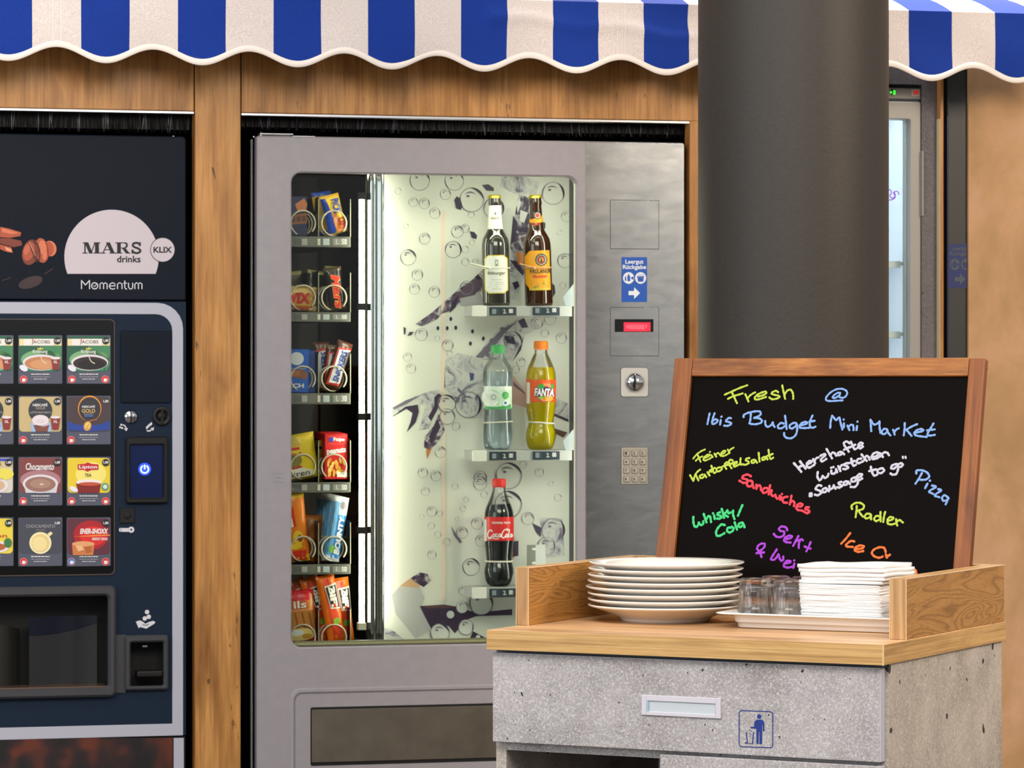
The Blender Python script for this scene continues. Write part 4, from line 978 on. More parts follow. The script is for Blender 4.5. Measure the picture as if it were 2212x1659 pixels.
# upper splash: dark column of cola between the bottles and ice
pg(S3, [(1330, 60), (1600, 60), (1740, 120), (1700, 250), (1560, 260), (1300, 160)], M_GS)
pg(S3, [(1300, 160), (1500, 245), (1640, 290), (1620, 420), (1640, 600), (1600, 760), (1600, 1000), (1560, 1140), (1480, 1060), (1420, 820), (1450, 600), (1480, 420), (1510, 260)], M_SW)
pg(S3, [(1450, 480), (1500, 560), (1470, 760), (1420, 800)], PD, 3); pg(S3, [(1530, 420), (1610, 450), (1570, 560), (1520, 540)], PW2, 3); pg(S3, [(1500, 620), (1590, 610), (1610, 680), (1520, 690)], PD, 3); pg(S3, [(1510, 290), (1540, 340), (1500, 460), (1490, 360)], PW2, 4)
pg(S3, [(1400, 860), (1560, 860), (1600, 1060), (1560, 1180), (1480, 1400), (1420, 1380)], M_GS); pg(S3, [(1480, 880), (1570, 880), (1570, 1010), (1500, 1020)], PO, 3); pg(S3, [(1440, 1210), (1500, 1190), (1520, 1250), (1470, 1290)], PD, 4); pg(S3, [(1410, 960), (1500, 980), (1560, 1080), (1560, 1140), (1480, 1050)], PD, 3)
# diagonal sheet
pg(S3, [(390, 1659), (560, 1540), (860, 1280), (1000, 1180), (1130, 1060), (1160, 1240), (1080, 1340), (900, 1400), (760, 1520), (640, 1560), (470, 1659)], M_SW)
pg(S3, [(760, 1400), (1000, 1190), (1110, 1180), (1100, 1290), (960, 1380), (840, 1440)], C(92, 74, 90), 3); pg(S3, [(870, 1380), (1100, 1330), (1140, 1440), (880, 1460)], PL, 4); pg(S3, [(780, 1430), (860, 1340), (830, 1470), (760, 1540)], PD, 4)
pg(S3, [(810, 310), (840, 270), (880, 300), (900, 380), (880, 420), (830, 400)], PD, 6); pg(S3, [(980, 650), (1030, 660), (1060, 700), (1050, 735), (1000, 720)], PD, 6)
pg(S3, [(1110, 150), (1180, 140), (1240, 180), (1240, 215), (1160, 210)], PD, 4); pg(S3, [(1590, 540), (1600, 900), (1610, 560)], PD, 4)
pg(S3, [(1860, 1200), (1900, 1240), (1910, 1320), (1880, 1370)], PD, 4); pg(S3, [(1770, 550), (1800, 560), (1800, 620), (1770, 640)], PD, 4)
for x, y, r in ((435, 100, 112), (810, 105, 106), (1000, 310, 135), (715, 250, 60), (365, 335, 52), (485, 350, 60), (600, 455, 60), (200, 215, 36), (290, 600, 30), (845, 655, 68), (490, 730, 62), (800, 850, 92), (1005, 775, 33), (310, 935, 88), (1040, 980, 32), (930, 985, 42),
                (410, 1125, 62), (380, 1280, 58), (595, 1310, 62), (945, 1265, 75), (1885, 240, 125), (2030, 490, 60), (1955, 665, 30), (2010, 970, 80), (1990, 1240, 36), (1240, 400, 115), (150, 750, 28), (995, 470, 36), (1460, 820, 44), (930, 620, 48), (930, 850, 40), (1400, 420, 20), (1560, 720, 58), (1500, 90, 44)):
    X_, Y_ = S3(x, y); bubble(X_, Y_, r / 5.028, .9 if r > 80 else .3, 5)
# middle
pg(S4, [(350, 90), (480, 0), (590, 0), (560, 40), (410, 110)], M_SW, 3)
pg(S4, [(925, 410), (1040, 270), (1160, 130), (1340, 40), (1480, 40), (1560, 120), (1400, 200), (1330, 380), (1290, 450), (1200, 430), (1010, 440)], M_GS); pg(S4, [(930, 410), (1060, 270), (1180, 140), (1340, 60), (1210, 180), (1120, 300), (1000, 420)], PM, 3); pg(S4, [(1340, 60), (1400, 30), (1440, 120), (1380, 130)], PD, 4); pg(S4, [(1290, 450), (1350, 320), (1400, 200), (1370, 340)], PD, 4); pg(S4, [(1200, 200), (1300, 210), (1320, 290), (1230, 270)], PD, 4)
pg(S4, [(640, 430), (760, 370), (900, 400), (1000, 450), (1020, 560), (1000, 1000), (880, 1000), (760, 900), (720, 800), (620, 700), (630, 560)], M_GS)
pg(S4, [(870, 560), (915, 570), (910, 630), (880, 640)], C(66, 76, 130), 4); pg(S4, [(755, 700), (830, 770), (820, 790), (760, 740)], PM, 4); pg(S4, [(720, 790), (780, 800), (760, 860)], PM, 4)
pg(S4, [(120, 900), (330, 790), (560, 720), (620, 760), (560, 900), (480, 1100), (380, 1120), (440, 880), (380, 870), (280, 900), (125, 990)], M_GS)
pg(S4, [(125, 985), (250, 890), (370, 870), (380, 940), (350, 1040), (260, 1140), (300, 1040), (320, 950), (260, 910)], PD, 3); pg(S4, [(125, 900), (250, 830), (420, 770), (250, 870), (140, 920)], PM, 3)
pg(S4, [(470, 990), (530, 880), (530, 800), (570, 760), (600, 780), (560, 920), (500, 1030)], PD, 3); pg(S4, [(430, 1280), (440, 1180), (520, 1080), (570, 960), (620, 1060), (630, 1120), (560, 1240), (480, 1310)], M_SW, 4); pg(S4, [(450, 1310), (510, 1280), (460, 1400)], PO, 4)
pg(S4, [(520, 1090), (560, 1000), (590, 1090), (540, 1180), (500, 1260), (480, 1180)], PD, 5)
pg(S4, [(1280, 570), (1420, 760), (1420, 900), (1280, 860)], C(204, 174, 164), 2); pg(S4, [(1290, 640), (1400, 750), (1410, 770), (1300, 690)], PM, 3); pg(S4, [(1680, 950), (1830, 1010), (1830, 1040), (1690, 980)], PD, 3); pg(S4, [(1660, 1090), (1820, 1140), (1780, 1190), (1700, 1150)], C(86, 60, 46), 3); pg(S4, [(1690, 800), (1830, 860), (1830, 1000), (1690, 950)], M_GS, 2)
pg(S4, [(230, 115), (255, 130), (250, 190), (235, 190)], PD, 4); pg(S4, [(270, 205), (290, 165), (330, 165), (310, 195)], PD, 4)
for x, y in ((690, 40), (565, 130), (655, 130), (738, 125), (900, 160), (880, 278), (1005, 230)): X_, Y_ = S4(x, y); b.disc(FB, X_, Y_, 3.2, 4.6, PD, 4, 14)
for x, y, r in ((405, 190, 62), (660, 295, 56), (1525, 80, 60), (1600, 180, 40), (1760, 225, 54), (1650, 40, 60), (1290, 250, 90), (1370, 460, 44), (1320, 530, 36), (650, 860, 88), (655, 985, 78), (740, 1080, 40), (305, 520, 48), (270, 410, 44), (590, 1330, 56), (420, 1530, 50), (545, 1560, 52), (975, 1580, 66), (1250, 1560, 130), (860, 870, 130), (560, 230, 26), (680, 375, 28), (180, 1390, 20), (1390, 1450, 36)):
    X_, Y_ = S4(x, y); bubble(X_, Y_, r / 4.484, .9 if r > 80 else .2, 6)
# lower
pg(S5, [(310, 960), (400, 905), (480, 920), (510, 985), (440, 1050), (350, 1000)], M_SW); pg(S5, [(200, 1040), (310, 960), (400, 1040), (380, 1080)], C(196, 156, 120), 2); pg(S5, [(120, 1130), (200, 1045), (400, 1060), (440, 1160), (400, 1260), (500, 1480), (360, 1560), (160, 1320)], C(180, 180, 180), 3)
pg(S5, [(400, 1240), (480, 1235), (640, 1225), (770, 1245), (900, 1290), (1120, 1290), (1320, 1270), (1320, 1330), (1120, 1335), (960, 1340), (860, 1380), (790, 1460), (750, 1510), (690, 1440), (600, 1430), (520, 1480)], C(58, 42, 68), 3); pg(S5, [(440, 1240), (640, 1228), (760, 1246), (700, 1260), (460, 1262)], C(92, 62, 66), 4)
pg(S5, [(900, 1560), (930, 1490), (1060, 1560), (1060, 1580)], PD, 3); pg(S5, [(40, 1440), (130, 1480), (250, 1580), (60, 1580)], M_GS, 2); pg(S5, [(710, 440), (760, 520), (820, 600), (800, 615), (740, 540)], PM, 4); pg(S5, [(1320, 600), (1382, 590), (1382, 740), (1330, 750)], PD, 4); pg(S5, [(1300, 570), (1340, 570), (1330, 770), (1310, 740)], PO, 3)
for x, y, r in ((705, 1325, 38), (820, 1250, 62), (1010, 1210, 120), (860, 1450, 76), (600, 1510, 96), (980, 1550, 22)): X_, Y_ = S5(x, y); b.disc(FB, X_, Y_, r / 4.607, r / 4.607, PW2, 5, 26)
for x, y, r in ((520, 300, 52), (600, 320, 30), (580, 530, 34), (670, 600, 38), (520, 730, 46), (420, 350, 26), (515, 440, 34), (830, 1085, 46), (910, 850, 88), (1010, 1210, 120), (860, 1450, 78), (820, 1250, 62), (770, 370, 22), (1040, 130, 36), (860, 180, 28), (830, 270, 30), (1000, 20, 70), (750, 50, 32), (1010, 590, 60), (970, 420, 60), (455, 100, 44), (600, 1510, 98), (820, 510, 60)):
    X_, Y_ = S5(x, y); bubble(X_, Y_, r / 4.607, .5 if r > 80 else .1, 7)
for x, y, r in ((1098, 1090, 30), (1195, 1145, 26), (1180, 1180, 20), (1205, 1075, 8), (1190, 1045, 6), (1165, 1020, 10), (1140, 1120, 14)): bubble(x, y, r, .7 if r > 20 else .2, 6)
b.poly(FB, [(1150, 1130), (1170, 1140), (1168, 1160), (1158, 1150)], PD, 6); b.poly(FB, [(1165, 1118), (1215, 1120), (1220, 1200), (1180, 1205)], M_GS, 4)
# pale orange seam stripe on the panel
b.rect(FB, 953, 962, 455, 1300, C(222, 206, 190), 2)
b.build('bubble_print', pan)

# ---- snack trays with spirals and price strips
M_STRIP = thin_glass('clear_price_rail', (186, 184, 172), .1, 1.4)
M_STRIPD = mat('grey_price_rail', (112, 110, 102), .3); M_WIRE = mat('cream_wire', (206, 196, 172), .3)
txa, txb = x0 + .03, W.X(757, DT)
rows = [(511, 534, 482, 425), (674.5, 695, 643, 585), (849.5, 873, 818, 760), (1042, 1064, 1008, 948), (1219, 1240.5, 1185.5, 1126), (1400, 1420, 1376, 1314)]
TRAYZ = []
for i, (ya, yb, yc2, yd) in enumerate(rows):
    za, zb = W.Z(700, ya, DT), W.Z(700, yb, DT)
    TRAYZ.append(za)
    t = MB(); t.box(txa, txb - .002, DT + .004, .62, zb + .004, za - .001, M_BLACKP)
    tray = t.build('snack_tray', vm)
    r = MB(); r.box(txa, txb, DT - .002, DT + .004, zb, za, M_STRIPD, .0015)
    ft = Flat(W, DT - .002)
    tags = ((634, 650, C(96, 96, 92)), (652, 664, C(176, 176, 166)), (666, 682, C(120, 116, 108)), (686, 692, C(214, 214, 196)), (698, 712, C(196, 206, 206)), (719, 750, C(150, 150, 140)))
    for (pa, pb, m) in tags: r.rect(ft, pa, pb, ya + 4.5, yb - 4.5, m, 1)
    r.text(ft, '1.', 726, ya + 5.5, 731, yb - 6, M_WHITE, 3, .03); r.text(ft, ('50', '50', '30', '50', '50', '50')[i], 738, ya + 5, 749, yb - 6, M_WHITE, 3, .03)
    r.build('price_rail', tray)
    d = MB()
    zd = W.Z(688, yd, DT)
    for px in (688, 757): d.box(W.X(px, DT + .006) - .0006, W.X(px, DT + .006) + .0006, DT + .006, .50, za, zd, M_SMOKE); d.box(W.X(px, DT + .005) - .0009, W.X(px, DT + .005) + .0009, DT + .004, DT + .0062, za, zd - .004, mat('pale_divider_edge', (160, 156, 136), .4))
    d.build('divider', tray)
    for cxp in (654, 721):
        sp = MB(); s1 = W.scale(cxp, DT); rad = 26.5 * s1; cx_, cz_ = W.X(cxp, DT + .01), W.Z(cxp, yc2, DT + .01)
        N = 150; turns = 5.2; pts = []
        for k in range(N):
            q = turns * k / N; fr_ = q % 1.0; st_ = max(0.0, (fr_ - .72) / .28); st_ = st_ * st_ * (3 - 2 * st_)
            a = R(-40) + 2 * math.pi * q; pts.append((cx_ + rad * math.cos(a), DT + .006 + .036 * (int(q) + .12 * fr_ + .88 * st_), cz_ + rad * math.sin(a)))
        sp.tube(pts, .0019, M_WIRE, 6); sp.build('spiral', tray)
# slotted strip and specks on the cavity back
b = MB(); FR = Flat(W, .58)
for k in range(44):
    y = 500 + k * 20; b.rect(FR, 722.5, 725.5, y, y + 9, C(150, 140, 60), 1)
b.build('slotted_rail', vm)

# ---- bottle trays
M_TR = C(166, 168, 166, .4); M_TAG = C(46, 56, 66, .35)
BZ = []
for i, (ya, yb) in enumerate(((661, 683), (973, 995.5), (1268.5, 1291))):
    za, zb = W.Z(1100, ya, DB), W.Z(1100, yb, DB)
    BZ.append(za)
    b = MB(); xa = W.X(1022, DB); xb = W.X(1236, DB)
    b.box(xa, xb, DB, DB + .09, zb, za, M_TR, .001); b.box(xa - .0004, W.X(1050.5, DB), DB - .004, DB + .01, zb - .001, za + .0005, C(226, 226, 220, .4), .001)
    tray = b.build('bottle_tray', vm)
    ft = Flat(W, DB)
    for xs_ in (1057, 1150.5):
        t = MB(); f = (-1.2 if xs_ > 1100 else 0.6)
        t.box(W.X(xs_, DB), W.X(xs_ + 58, DB), DB - .003, DB, zb + .002, za - .0025, M_TAG, .0008); ft = Flat(W, DB - .003)
        t.rect(ft, xs_ + 6, xs_ + 15, ya + 6 + f, yb - 5.5 + f, C(130, 140, 148), 1); t.rect(ft, xs_ + 18, xs_ + 18.8, ya + 5 + f, yb - 5 + f, C(100, 108, 116), 1)
        t.text(ft, '2.', xs_ + 30, ya + 7 + f, xs_ + 37, yb - 6.5 + f, M_WHITE, 1, .01); t.text(ft, '00', xs_ + 42.5, ya + 5.5 + f, xs_ + 51, yb - 7 + f, M_WHITE, 1, .03); t.rect(ft, xs_ + 52.5, xs_ + 53.3, ya + 5 + f, yb - 5 + f, C(100, 108, 116), 1)
        t.build('price_tag', tray)
    br = MB()
    if i < 2:
        y0b = (592, 908)[i]; za2 = W.Z(1230, y0b, DB)
        xw = xr_ - .002
        br.add([(W.X(1222, DB), DB, za), (xw, DB, za), (xw, DB, za2), (xw - .004, DB, za2 + .002), (W.X(1216, DB), DB, za + .02), (W.X(1222, DB), DB + .002, za), (xw, DB + .002, za), (xw, DB + .002, za2), (xw - .004, DB + .002, za2 + .002), (W.X(1216, DB), DB + .002, za + .02)],
               [(0, 1, 2, 3, 4), (9, 8, 7, 6, 5), (0, 5, 6, 1), (1, 6, 7, 2), (2, 7, 8, 3), (3, 8, 9, 4), (4, 9, 5, 0)], C(146, 156, 160, .35))
    else:
        br.box(W.X(1139, DB + .05), W.X(1157, DB + .05), DB + .05, DB + .053, za, W.Z(1150, 1177, DB + .05), C(128, 130, 120, .4)); br.box(W.X(1157, DB + .05), W.X(1178.5, DB + .05), DB + .05, DB + .053, za, W.Z(1165, 1177, DB + .05), C(196, 200, 198, .4))
        fb = Flat(W, DB + .05)
        for y in (1186, 1216): br.disc(fb, 1154, y, 5, 2.6, PW2, 1)
    br.build('bracket', tray)

# ---------------------------------------------------------------- bottles on the drinks trays
DC = DB + 0.043
def bottle(label, ax, base_y, zbase, tilt=0.0):
    s = W.scale(ax, DC)
    base = Vector((W.X(ax, DC), DC, zbase + .0013))
    o = thing('drink_bottle', label, 'bottle', W, base, 'bottles on the lit drinks trays')
    o.matrix_world = W.M @ Matrix.Translation(base) @ Matrix.Rotation(R(tilt), 4, 'Y')
    H = lambda y: (base_y - y) * s                           # survey row to height above the tray
    return o, base, s, H
def prof(rows, s, H, k=1.0): return [(max(hw * s * k, 1e-6), H(y)) for y, hw in rows]
M_CAPG = mat('gold_crown_cap', (214, 186, 60), .3, .6)
def crown(o, base, s, H, y0, y1, hw):
    b = MB(); n = 42; rings = []
    for q, k, f in ((0, .78, 0), (.12, .94, 0), (.45, 1.0, 0), (1.0, 1.05, 1)):
        rings.append([(base.x + hw * s * (k + f * .05 * (1 if j % 2 else -1)) * math.cos(2 * math.pi * j / n), base.y + hw * s * (k + f * .05 * (1 if j % 2 else -1)) * math.sin(2 * math.pi * j / n), base.z + H(y0 + (y1 - y0) * q)) for j in range(n)])
    b.loft(rings[::-1], M_CAPG, True, cap1=True); b.build('crown_cap', o)
def screwcap(o, base, s, H, y0, y1, hw, m):
    b = MB(); n = 60; rings = []
    for q, k in ((0, .86), (.08, .95), (.16, 1.0), (1.0, 1.0)):
        rings.append([(base.x + hw * s * k * (1 + (.02 if j % 2 and q > .1 else 0)) * math.cos(2 * math.pi * j / n), base.y + hw * s * k * (1 + (.02 if j % 2 and q > .1 else 0)) * math.sin(2 * math.pi * j / n), base.z + H(y0 + (y1 - y0) * q)) for j in range(n)])
    b.loft(rings[::-1], m, False, cap1=True); b.lathe([(hw * s * 1.05, H(y1 + 2.2)), (hw * s * 1.05, H(y1 + .6))], base, m, 32); b.build('screw_cap', o)
def petal(rows, s, H, base, m, k=1.0, y_foot=0.0, n=60, lobes=5, depth=.16):
    """A moulded soda bottle: round shoulders, a foot of rounded lobes."""
    b = MB(); rings = []
    for y, hw in rows:
        z = H(y); low = max(0.0, 1 - z / .030) if z < .030 else 0.0
        ring_ = []
        for j in range(n):
            a = 2 * math.pi * j / n; f = 1 - depth * low * (0.5 + 0.5 * math.cos(lobes * a + 1.2)) ** 1.5
            ring_.append((base.x + hw * s * k * f * math.cos(a), base.y + hw * s * k * f * math.sin(a), base.z + z))
        rings.append(ring_)
    b.loft(rings, m, True, cap0=True, cap1=True)
    return b
def strap(o, base, s, H, y, hw, m, tail=None, r=.0014, slope=0.0):
    b = MB(); pts = [(base.x + (hw * s + .0012) * math.cos(2 * math.pi * j / 36), base.y + (hw * s + .0012) * math.sin(2 * math.pi * j / 36), base.z + H(y) + slope * math.cos(2 * math.pi * j / 36)) for j in range(36)]
    b.tube(pts, r, m, 8, closed=True)
    if tail:
        b.lathe([(.0001, -.004), (.0032, -.002), (.0032, .002), (.0001, .004)], (base.x + tail[0] * s * .35, base.y - hw * s * .98, base.z + H(y) - .001), m, 12)
        b.tube([(base.x + tail[0] * s * .35, base.y - hw * s, base.z + H(y)), (base.x + tail[0] * s, base.y - hw * s * .6, base.z + H(y + tail[1]))], r * 1.2, m, 8)
    b.build('elastic_band', o)
M_BAND, M_BANDO = C(222, 216, 200, .5), C(206, 160, 116, .5)
# beer with a white label
M_BEERG = mat('dark_grey_bottle_glass', (50, 46, 42), .06, spec=.7, coat=.6); M_BEERB = mat('brown_bottle_glass', (54, 26, 10), .06, spec=.7, coat=.6)
rowsB = [(661.5, 26), (660, 28), (655, 29), (560, 29), (545, 29.2), (532, 28.8), (522, 27), (513, 22.5), (505, 18), (500, 16), (472, 13.6), (451, 12.2), (449.5, 13.2), (445, 13.4), (440, 12.6), (437, 12.6), (434, 12.2)]
M_LAB, M_LABY, M_LABG = C(224, 224, 218, .4), C(214, 196, 70, .35), C(120, 122, 118, .5)
def beer(label, ax, by, tilt, glassm, deco):
    o, base, s, H = bottle(label, ax, by, BZ[0], tilt)
    dy = by - 661.5
    b = MB(); b.lathe([(r, h) for r, h in prof(rowsB, s, lambda y: H(y + dy))], base, glassm, 48); b.build('glass_body', o)
    crown(o, base, s, lambda y: H(y + dy), 429, 436, 13.4)
    deco(o, base, s, lambda y: H(y + dy), ax, dy); return o
def band(o, base, rows, m, name, s, H): b = MB(); b.lathe(prof(rows, s, H, 1.0), base, m, 48); return b
def pilsner(o, base, s, H, ax, dy):
    b = band(o, base, [(501, 16.6), (472, 14.2), (451.5, 12.9)], M_LAB, 'neck_label', s, H)
    nk = Round(W, base.x, base.y, 14.8 * s); b.rect(nk, ax - 13, ax + 13, 497, 500.5, M_LABY, 2, 8); b.disc(nk, ax + 1, 461, 2, 3.4, M_LABG, 2); b.text(nk, 'Bitburger', ax - 9, 468, ax + 10, 475, C(150, 140, 90), 2, .02); b.line(nk, [(ax - 8, 481), (ax + 8, 481)], .8, M_LABG, 2)
    b.build('neck_label', o)
    b = MB(); mp = Round(W, base.x, base.y, 29.4 * s)
    def lab(k, m, l):
        n = 12; vs, fs = [], []; y0, y1 = 551 + k, 634 - k; x0_, x1_ = ax - 24.5 + k, ax + 26 - k
        for j in range(n + 1):
            q = j / n; y = y0 + (y1 - y0) * q; e = min(y - y0, y1 - y); ind = 9 * (1 - math.sqrt(max(0, 1 - (1 - min(e, 9) / 9) ** 2)))
            for i in range(13): vs.append(mp(x0_ + ind + (x1_ - x0_ - 2 * ind) * i / 12, y, l))
        for j in range(n):
            for i in range(12): a = j * 13 + i; fs.append((a, a + 13, a + 14, a + 1))
        b.add(vs, fs, m, True)
    lab(0, M_LABY, 1); lab(1.8, M_LAB, 2.5)
    b.rect(mp, ax - 1, ax + 5, 561, 574, M_LABG, 5); b.rect(mp, ax + .5, ax + 3.5, 563, 571, M_LAB, 6.5); b.text(mp, 'Bitburger', ax - 18, 586, ax + 21, 595, C(130, 128, 110), 5, .03)
    for y, w in ((604, 14), (610, 18), (614, 18), (619, 20), (624, 12)): b.line(mp, [(ax - w + 3, y), (ax + 3, y), (ax + w, y)], .9, C(170, 170, 166), 5)
    b.build('front_label', o)
    strap(o, base, s, H, 583, 29, M_BAND, (-58, -10))
M_ORL, M_ORD = C(232, 158, 34, .4), C(204, 120, 20, .4)
def amber(o, base, s, H, ax, dy):
    b = MB(); nk = Round(W, base.x, base.y, 14.6 * s)
    pts = [(ax - 14.5, 473), (ax - 7, 471), (ax, 468), (ax + 5, 462), (ax + 9, 461), (ax + 14, 466), (ax + 14.5, 490), (ax + 4, 495), (ax - 14.5, 500)]
    n = 12; vs, fs = [], []
    for i in range(n + 1):
        x = ax - 14.3 + 28.6 * i / n; top = 473 - 10 * max(0, (i / n - .25)) ** .8; bot = 501 - 11 * (i / n); vs += [nk(x, top, 1), nk(x, bot, 1)]
        if i: fs.append((2 * i - 2, 2 * i - 1, 2 * i + 1, 2 * i))
    b.add(vs, fs, M_ORL, True)
    for r, m, l in ((8.4, C(30, 60, 62), 2.5), (6, C(216, 208, 190), 3.6), (4.6, C(190, 70, 50), 4.7)): b.disc(nk, ax + 3.5, 465, r, r, m, l)
    b.text(nk, 'M\u00fcnchner', ax - 10, 479, ax + 10, 487, C(190, 70, 30), 3, .02, rot=-8)
    b.build('neck_label', o)
    b = MB(); mp = Round(W, base.x, base.y, 29.4 * s)
    n = 14; vs, fs = [], []
    for i in range(n + 1):
        x = ax - 27.5 + 54 * i / n; c_ = max(0, 1 - i / n / .2); e_ = max(0, (i / n - .97) / .03); vs += [mp(x, 541 + 13 * c_, 1), mp(x, 627 - 16 * c_ + 0 * e_, 1)]
        if i: fs.append((2 * i - 2, 2 * i - 1, 2 * i + 1, 2 * i))
    b.add(vs, fs, M_ORL, True)
    for r, m, l in ((13.2, C(26, 58, 62), 2.5), (10.6, C(220, 210, 190), 3.6), (9.4, C(40, 90, 84), 4.6), (7.6, C(196, 74, 54), 5.6), (4.2, C(206, 176, 110), 6.6)): b.disc(mp, ax + 8.5, 561, r, r, m, l, 28)
    b.poly(mp, [(ax + 6.5, 567), (ax + 7.5, 558), (ax + 9.5, 558), (ax + 10.8, 567)], C(60, 54, 40), 8)
    b.text(mp, 'PAULANER', ax - 17, 581, ax + 27.5, 590.5, C(30, 36, 44), 3, .015); b.text(mp, 'M\u00fcnchner', ax - 11, 593, ax + 20, 600, C(206, 50, 40), 3, .03)
    b.poly(mp, [(ax - 12, 626), (ax - 9, 617), (ax - 3, 618), (ax - 1, 610), (ax + 1, 618), (ax + 9, 616), (ax + 11, 607), (ax + 13, 607), (ax + 15, 614), (ax + 20, 618), (ax + 22, 626)], C(150, 150, 60), 3); b.rect(mp, ax - 20, ax + 24, 622, 626, C(206, 180, 60), 4, 6)
    b.build('front_label', o)
    strap(o, base, s, H, 582, 29, M_BANDO, (-42, -9))
beer('dark beer bottle with white neck label and white front label', 1072.5, 661.5, -1.0, M_BEERG, pilsner)
beer('brown beer bottle with orange labels and gold crown cap', 1164.5, 657.5, -2.1, M_BEERB, amber)
# still water
def soda(label, ax, by, tray, rows, shell, tilt=0): 
    o, base, s, H = bottle(label, ax, by, BZ[tray], tilt)
    petal(rows, s, H, base, shell).build('bottle_shell', o); return o, base, s, H
rw = [(971.8, 22), (970, 27), (965, 29), (955, 30.5), (945, 31), (930, 30.5), (915, 30), (900, 29), (885, 28.6), (878, 29), (842, 29), (836, 29.5), (828, 31), (818, 31.6), (808, 31), (800, 29.5), (792, 25), (784, 19), (778, 14.5), (773, 12.6), (769, 12.4)]
o, base, s, H = soda('water bottle with green cap and pale green label', 1075.5, 971.8, 1, rw, M_PETB)
b = petal([(y, hw) for y, hw in rw if y > 800], s, H, base, thin_glass('water', (242, 248, 253), .02, .5), .95); b.build('water', o)
screwcap(o, base, s, H, 752.5, 769, 14.4, C(70, 168, 96, .35))
b = MB(); b.lathe(prof([(884, 29.5), (839, 29.5)], s, H), base, C(220, 228, 222, .4), 48); mp = Round(W, base.x, base.y, 29.7 * s)
G1, G2 = C(150, 208, 160, .4), C(60, 150, 84, .4)
b.rect(mp, 1075, 1104, 842, 882, C(196, 222, 198, .4), 1, 8); b.disc(mp, 1060, 858, 20, 19, C(232, 236, 232, .4), 2.2); b.circ(mp, 1064, 860, 16, 17.4, G1, 3.4, 24, -60, 100)
b.text(mp, 'ViO', 1049, 850, 1072, 864, C(206, 214, 208), 4, .06); b.circ(mp, 1066, 858, 4.2, 6, C(170, 176, 172), 5); b.disc(mp, 1092, 854, 7, 8, G2, 3.5); b.poly(mp, [(1086, 858), (1092, 845), (1099, 855), (1095, 862)], C(90, 176, 100, .4), 4.6); b.disc(mp, 1092, 871, 6, 6, C(226, 232, 236), 4.6); b.disc(mp, 1092, 870.5, 3.2, 3.2, C(70, 110, 190), 5.8)
n = 10; vs, fs = [], []
for i in range(n + 1):
    x = 1047.5 + 56 * i / n; vs += [mp(x, 879 - 4 * (2 * abs(i / n - .35)) ** 1.6, 4), mp(x, 884, 4)]
    if i: fs.append((2 * i - 2, 2 * i - 1, 2 * i + 1, 2 * i))
b.add(vs, fs, G2, True); b.build('label', o)
strap(o, base, s, H, 914, 29.5, M_BAND, None, .0013, .0018)
# orange soda
M_SODA = bpy.data.materials.new('yellow_soda'); M_SODA.use_nodes = True
_nt = M_SODA.node_tree; _bs = _nt.nodes['Principled BSDF']; _bs.inputs['Base Color'].default_value = lin((255, 236, 8)); _bs.inputs['Roughness'].default_value = .25
_tl = _nt.nodes.new('ShaderNodeBsdfTranslucent'); _tl.inputs[0].default_value = lin((255, 246, 60)); _mx = _nt.nodes.new('ShaderNodeMixShader'); _mx.inputs[0].default_value = .55
_nt.links.new(_bs.outputs[0], _mx.inputs[1]); _nt.links.new(_tl.outputs[0], _mx.inputs[2]); _nt.links.new(_mx.outputs[0], _nt.nodes['Material Output'].inputs[0])
rf = [(971.6, 20), (969, 26), (962, 29), (952, 31), (943, 31.5), (934, 30.5), (926, 28), (918, 25.8), (910, 26.2), (898, 28.6), (886, 30.5), (873, 31), (826, 31), (812, 30.2), (800, 27), (790, 22.6), (780, 18), (771, 13.4), (766, 13), (762, 13)]
o, base, s, H = soda('orange soda bottle with orange cap and yellow drink', 1168.5, 971.6, 1, rf, M_PET)
b = petal([(y, hw) for y, hw in rf if y > 796], s, H, base, M_SODA, .965); b.build('yellow_soda', o)
screwcap(o, base, s, H, 745, 761.5, 14.8, C(242, 128, 34, .35))
b = MB(); b.lathe(prof([(872.5, 31.4), (826, 31.4)], s, H), base, C(228, 88, 34, .35), 48); mp = Round(W, base.x, base.y, 31.6 * s)
b.rect(mp, 1137.5, 1144.5, 826, 872, C(230, 226, 218, .4), 1, 3); b.circ(mp, 1178, 848, 15, 20, C(242, 140, 90, .4), 2, 26, 40, 330); b.disc(mp, 1179, 852, 19, 16, C(30, 42, 110, .4), 3.2); b.disc(mp, 1186, 860, 9, 7, C(236, 160, 30, .4), 4.4)
b.poly(mp, [(1160, 838), (1164, 830), (1172, 829), (1177, 834), (1174, 840), (1165, 840)], C(60, 160, 70, .4), 5); b.poly(mp, [(1190, 830), (1195, 828), (1197, 838), (1192, 842)], C(60, 160, 70, .4), 5)
b.text(mp, 'FANTA', 1153.6, 838, 1198, 857, C(30, 42, 110, .4), 5.6, .075, .1, rot=2); b.text(mp, 'FANTA', 1154.6, 839, 1197, 856, C(240, 240, 238, .4), 6.6, .03, .1, rot=2); b.rect(mp, 1163, 1177, 857, 861, C(130, 190, 60, .4), 6.6)
b.build('label', o)
strap(o, base, s, H, 916, 26.4, M_BAND, None, .0019, -.0018)
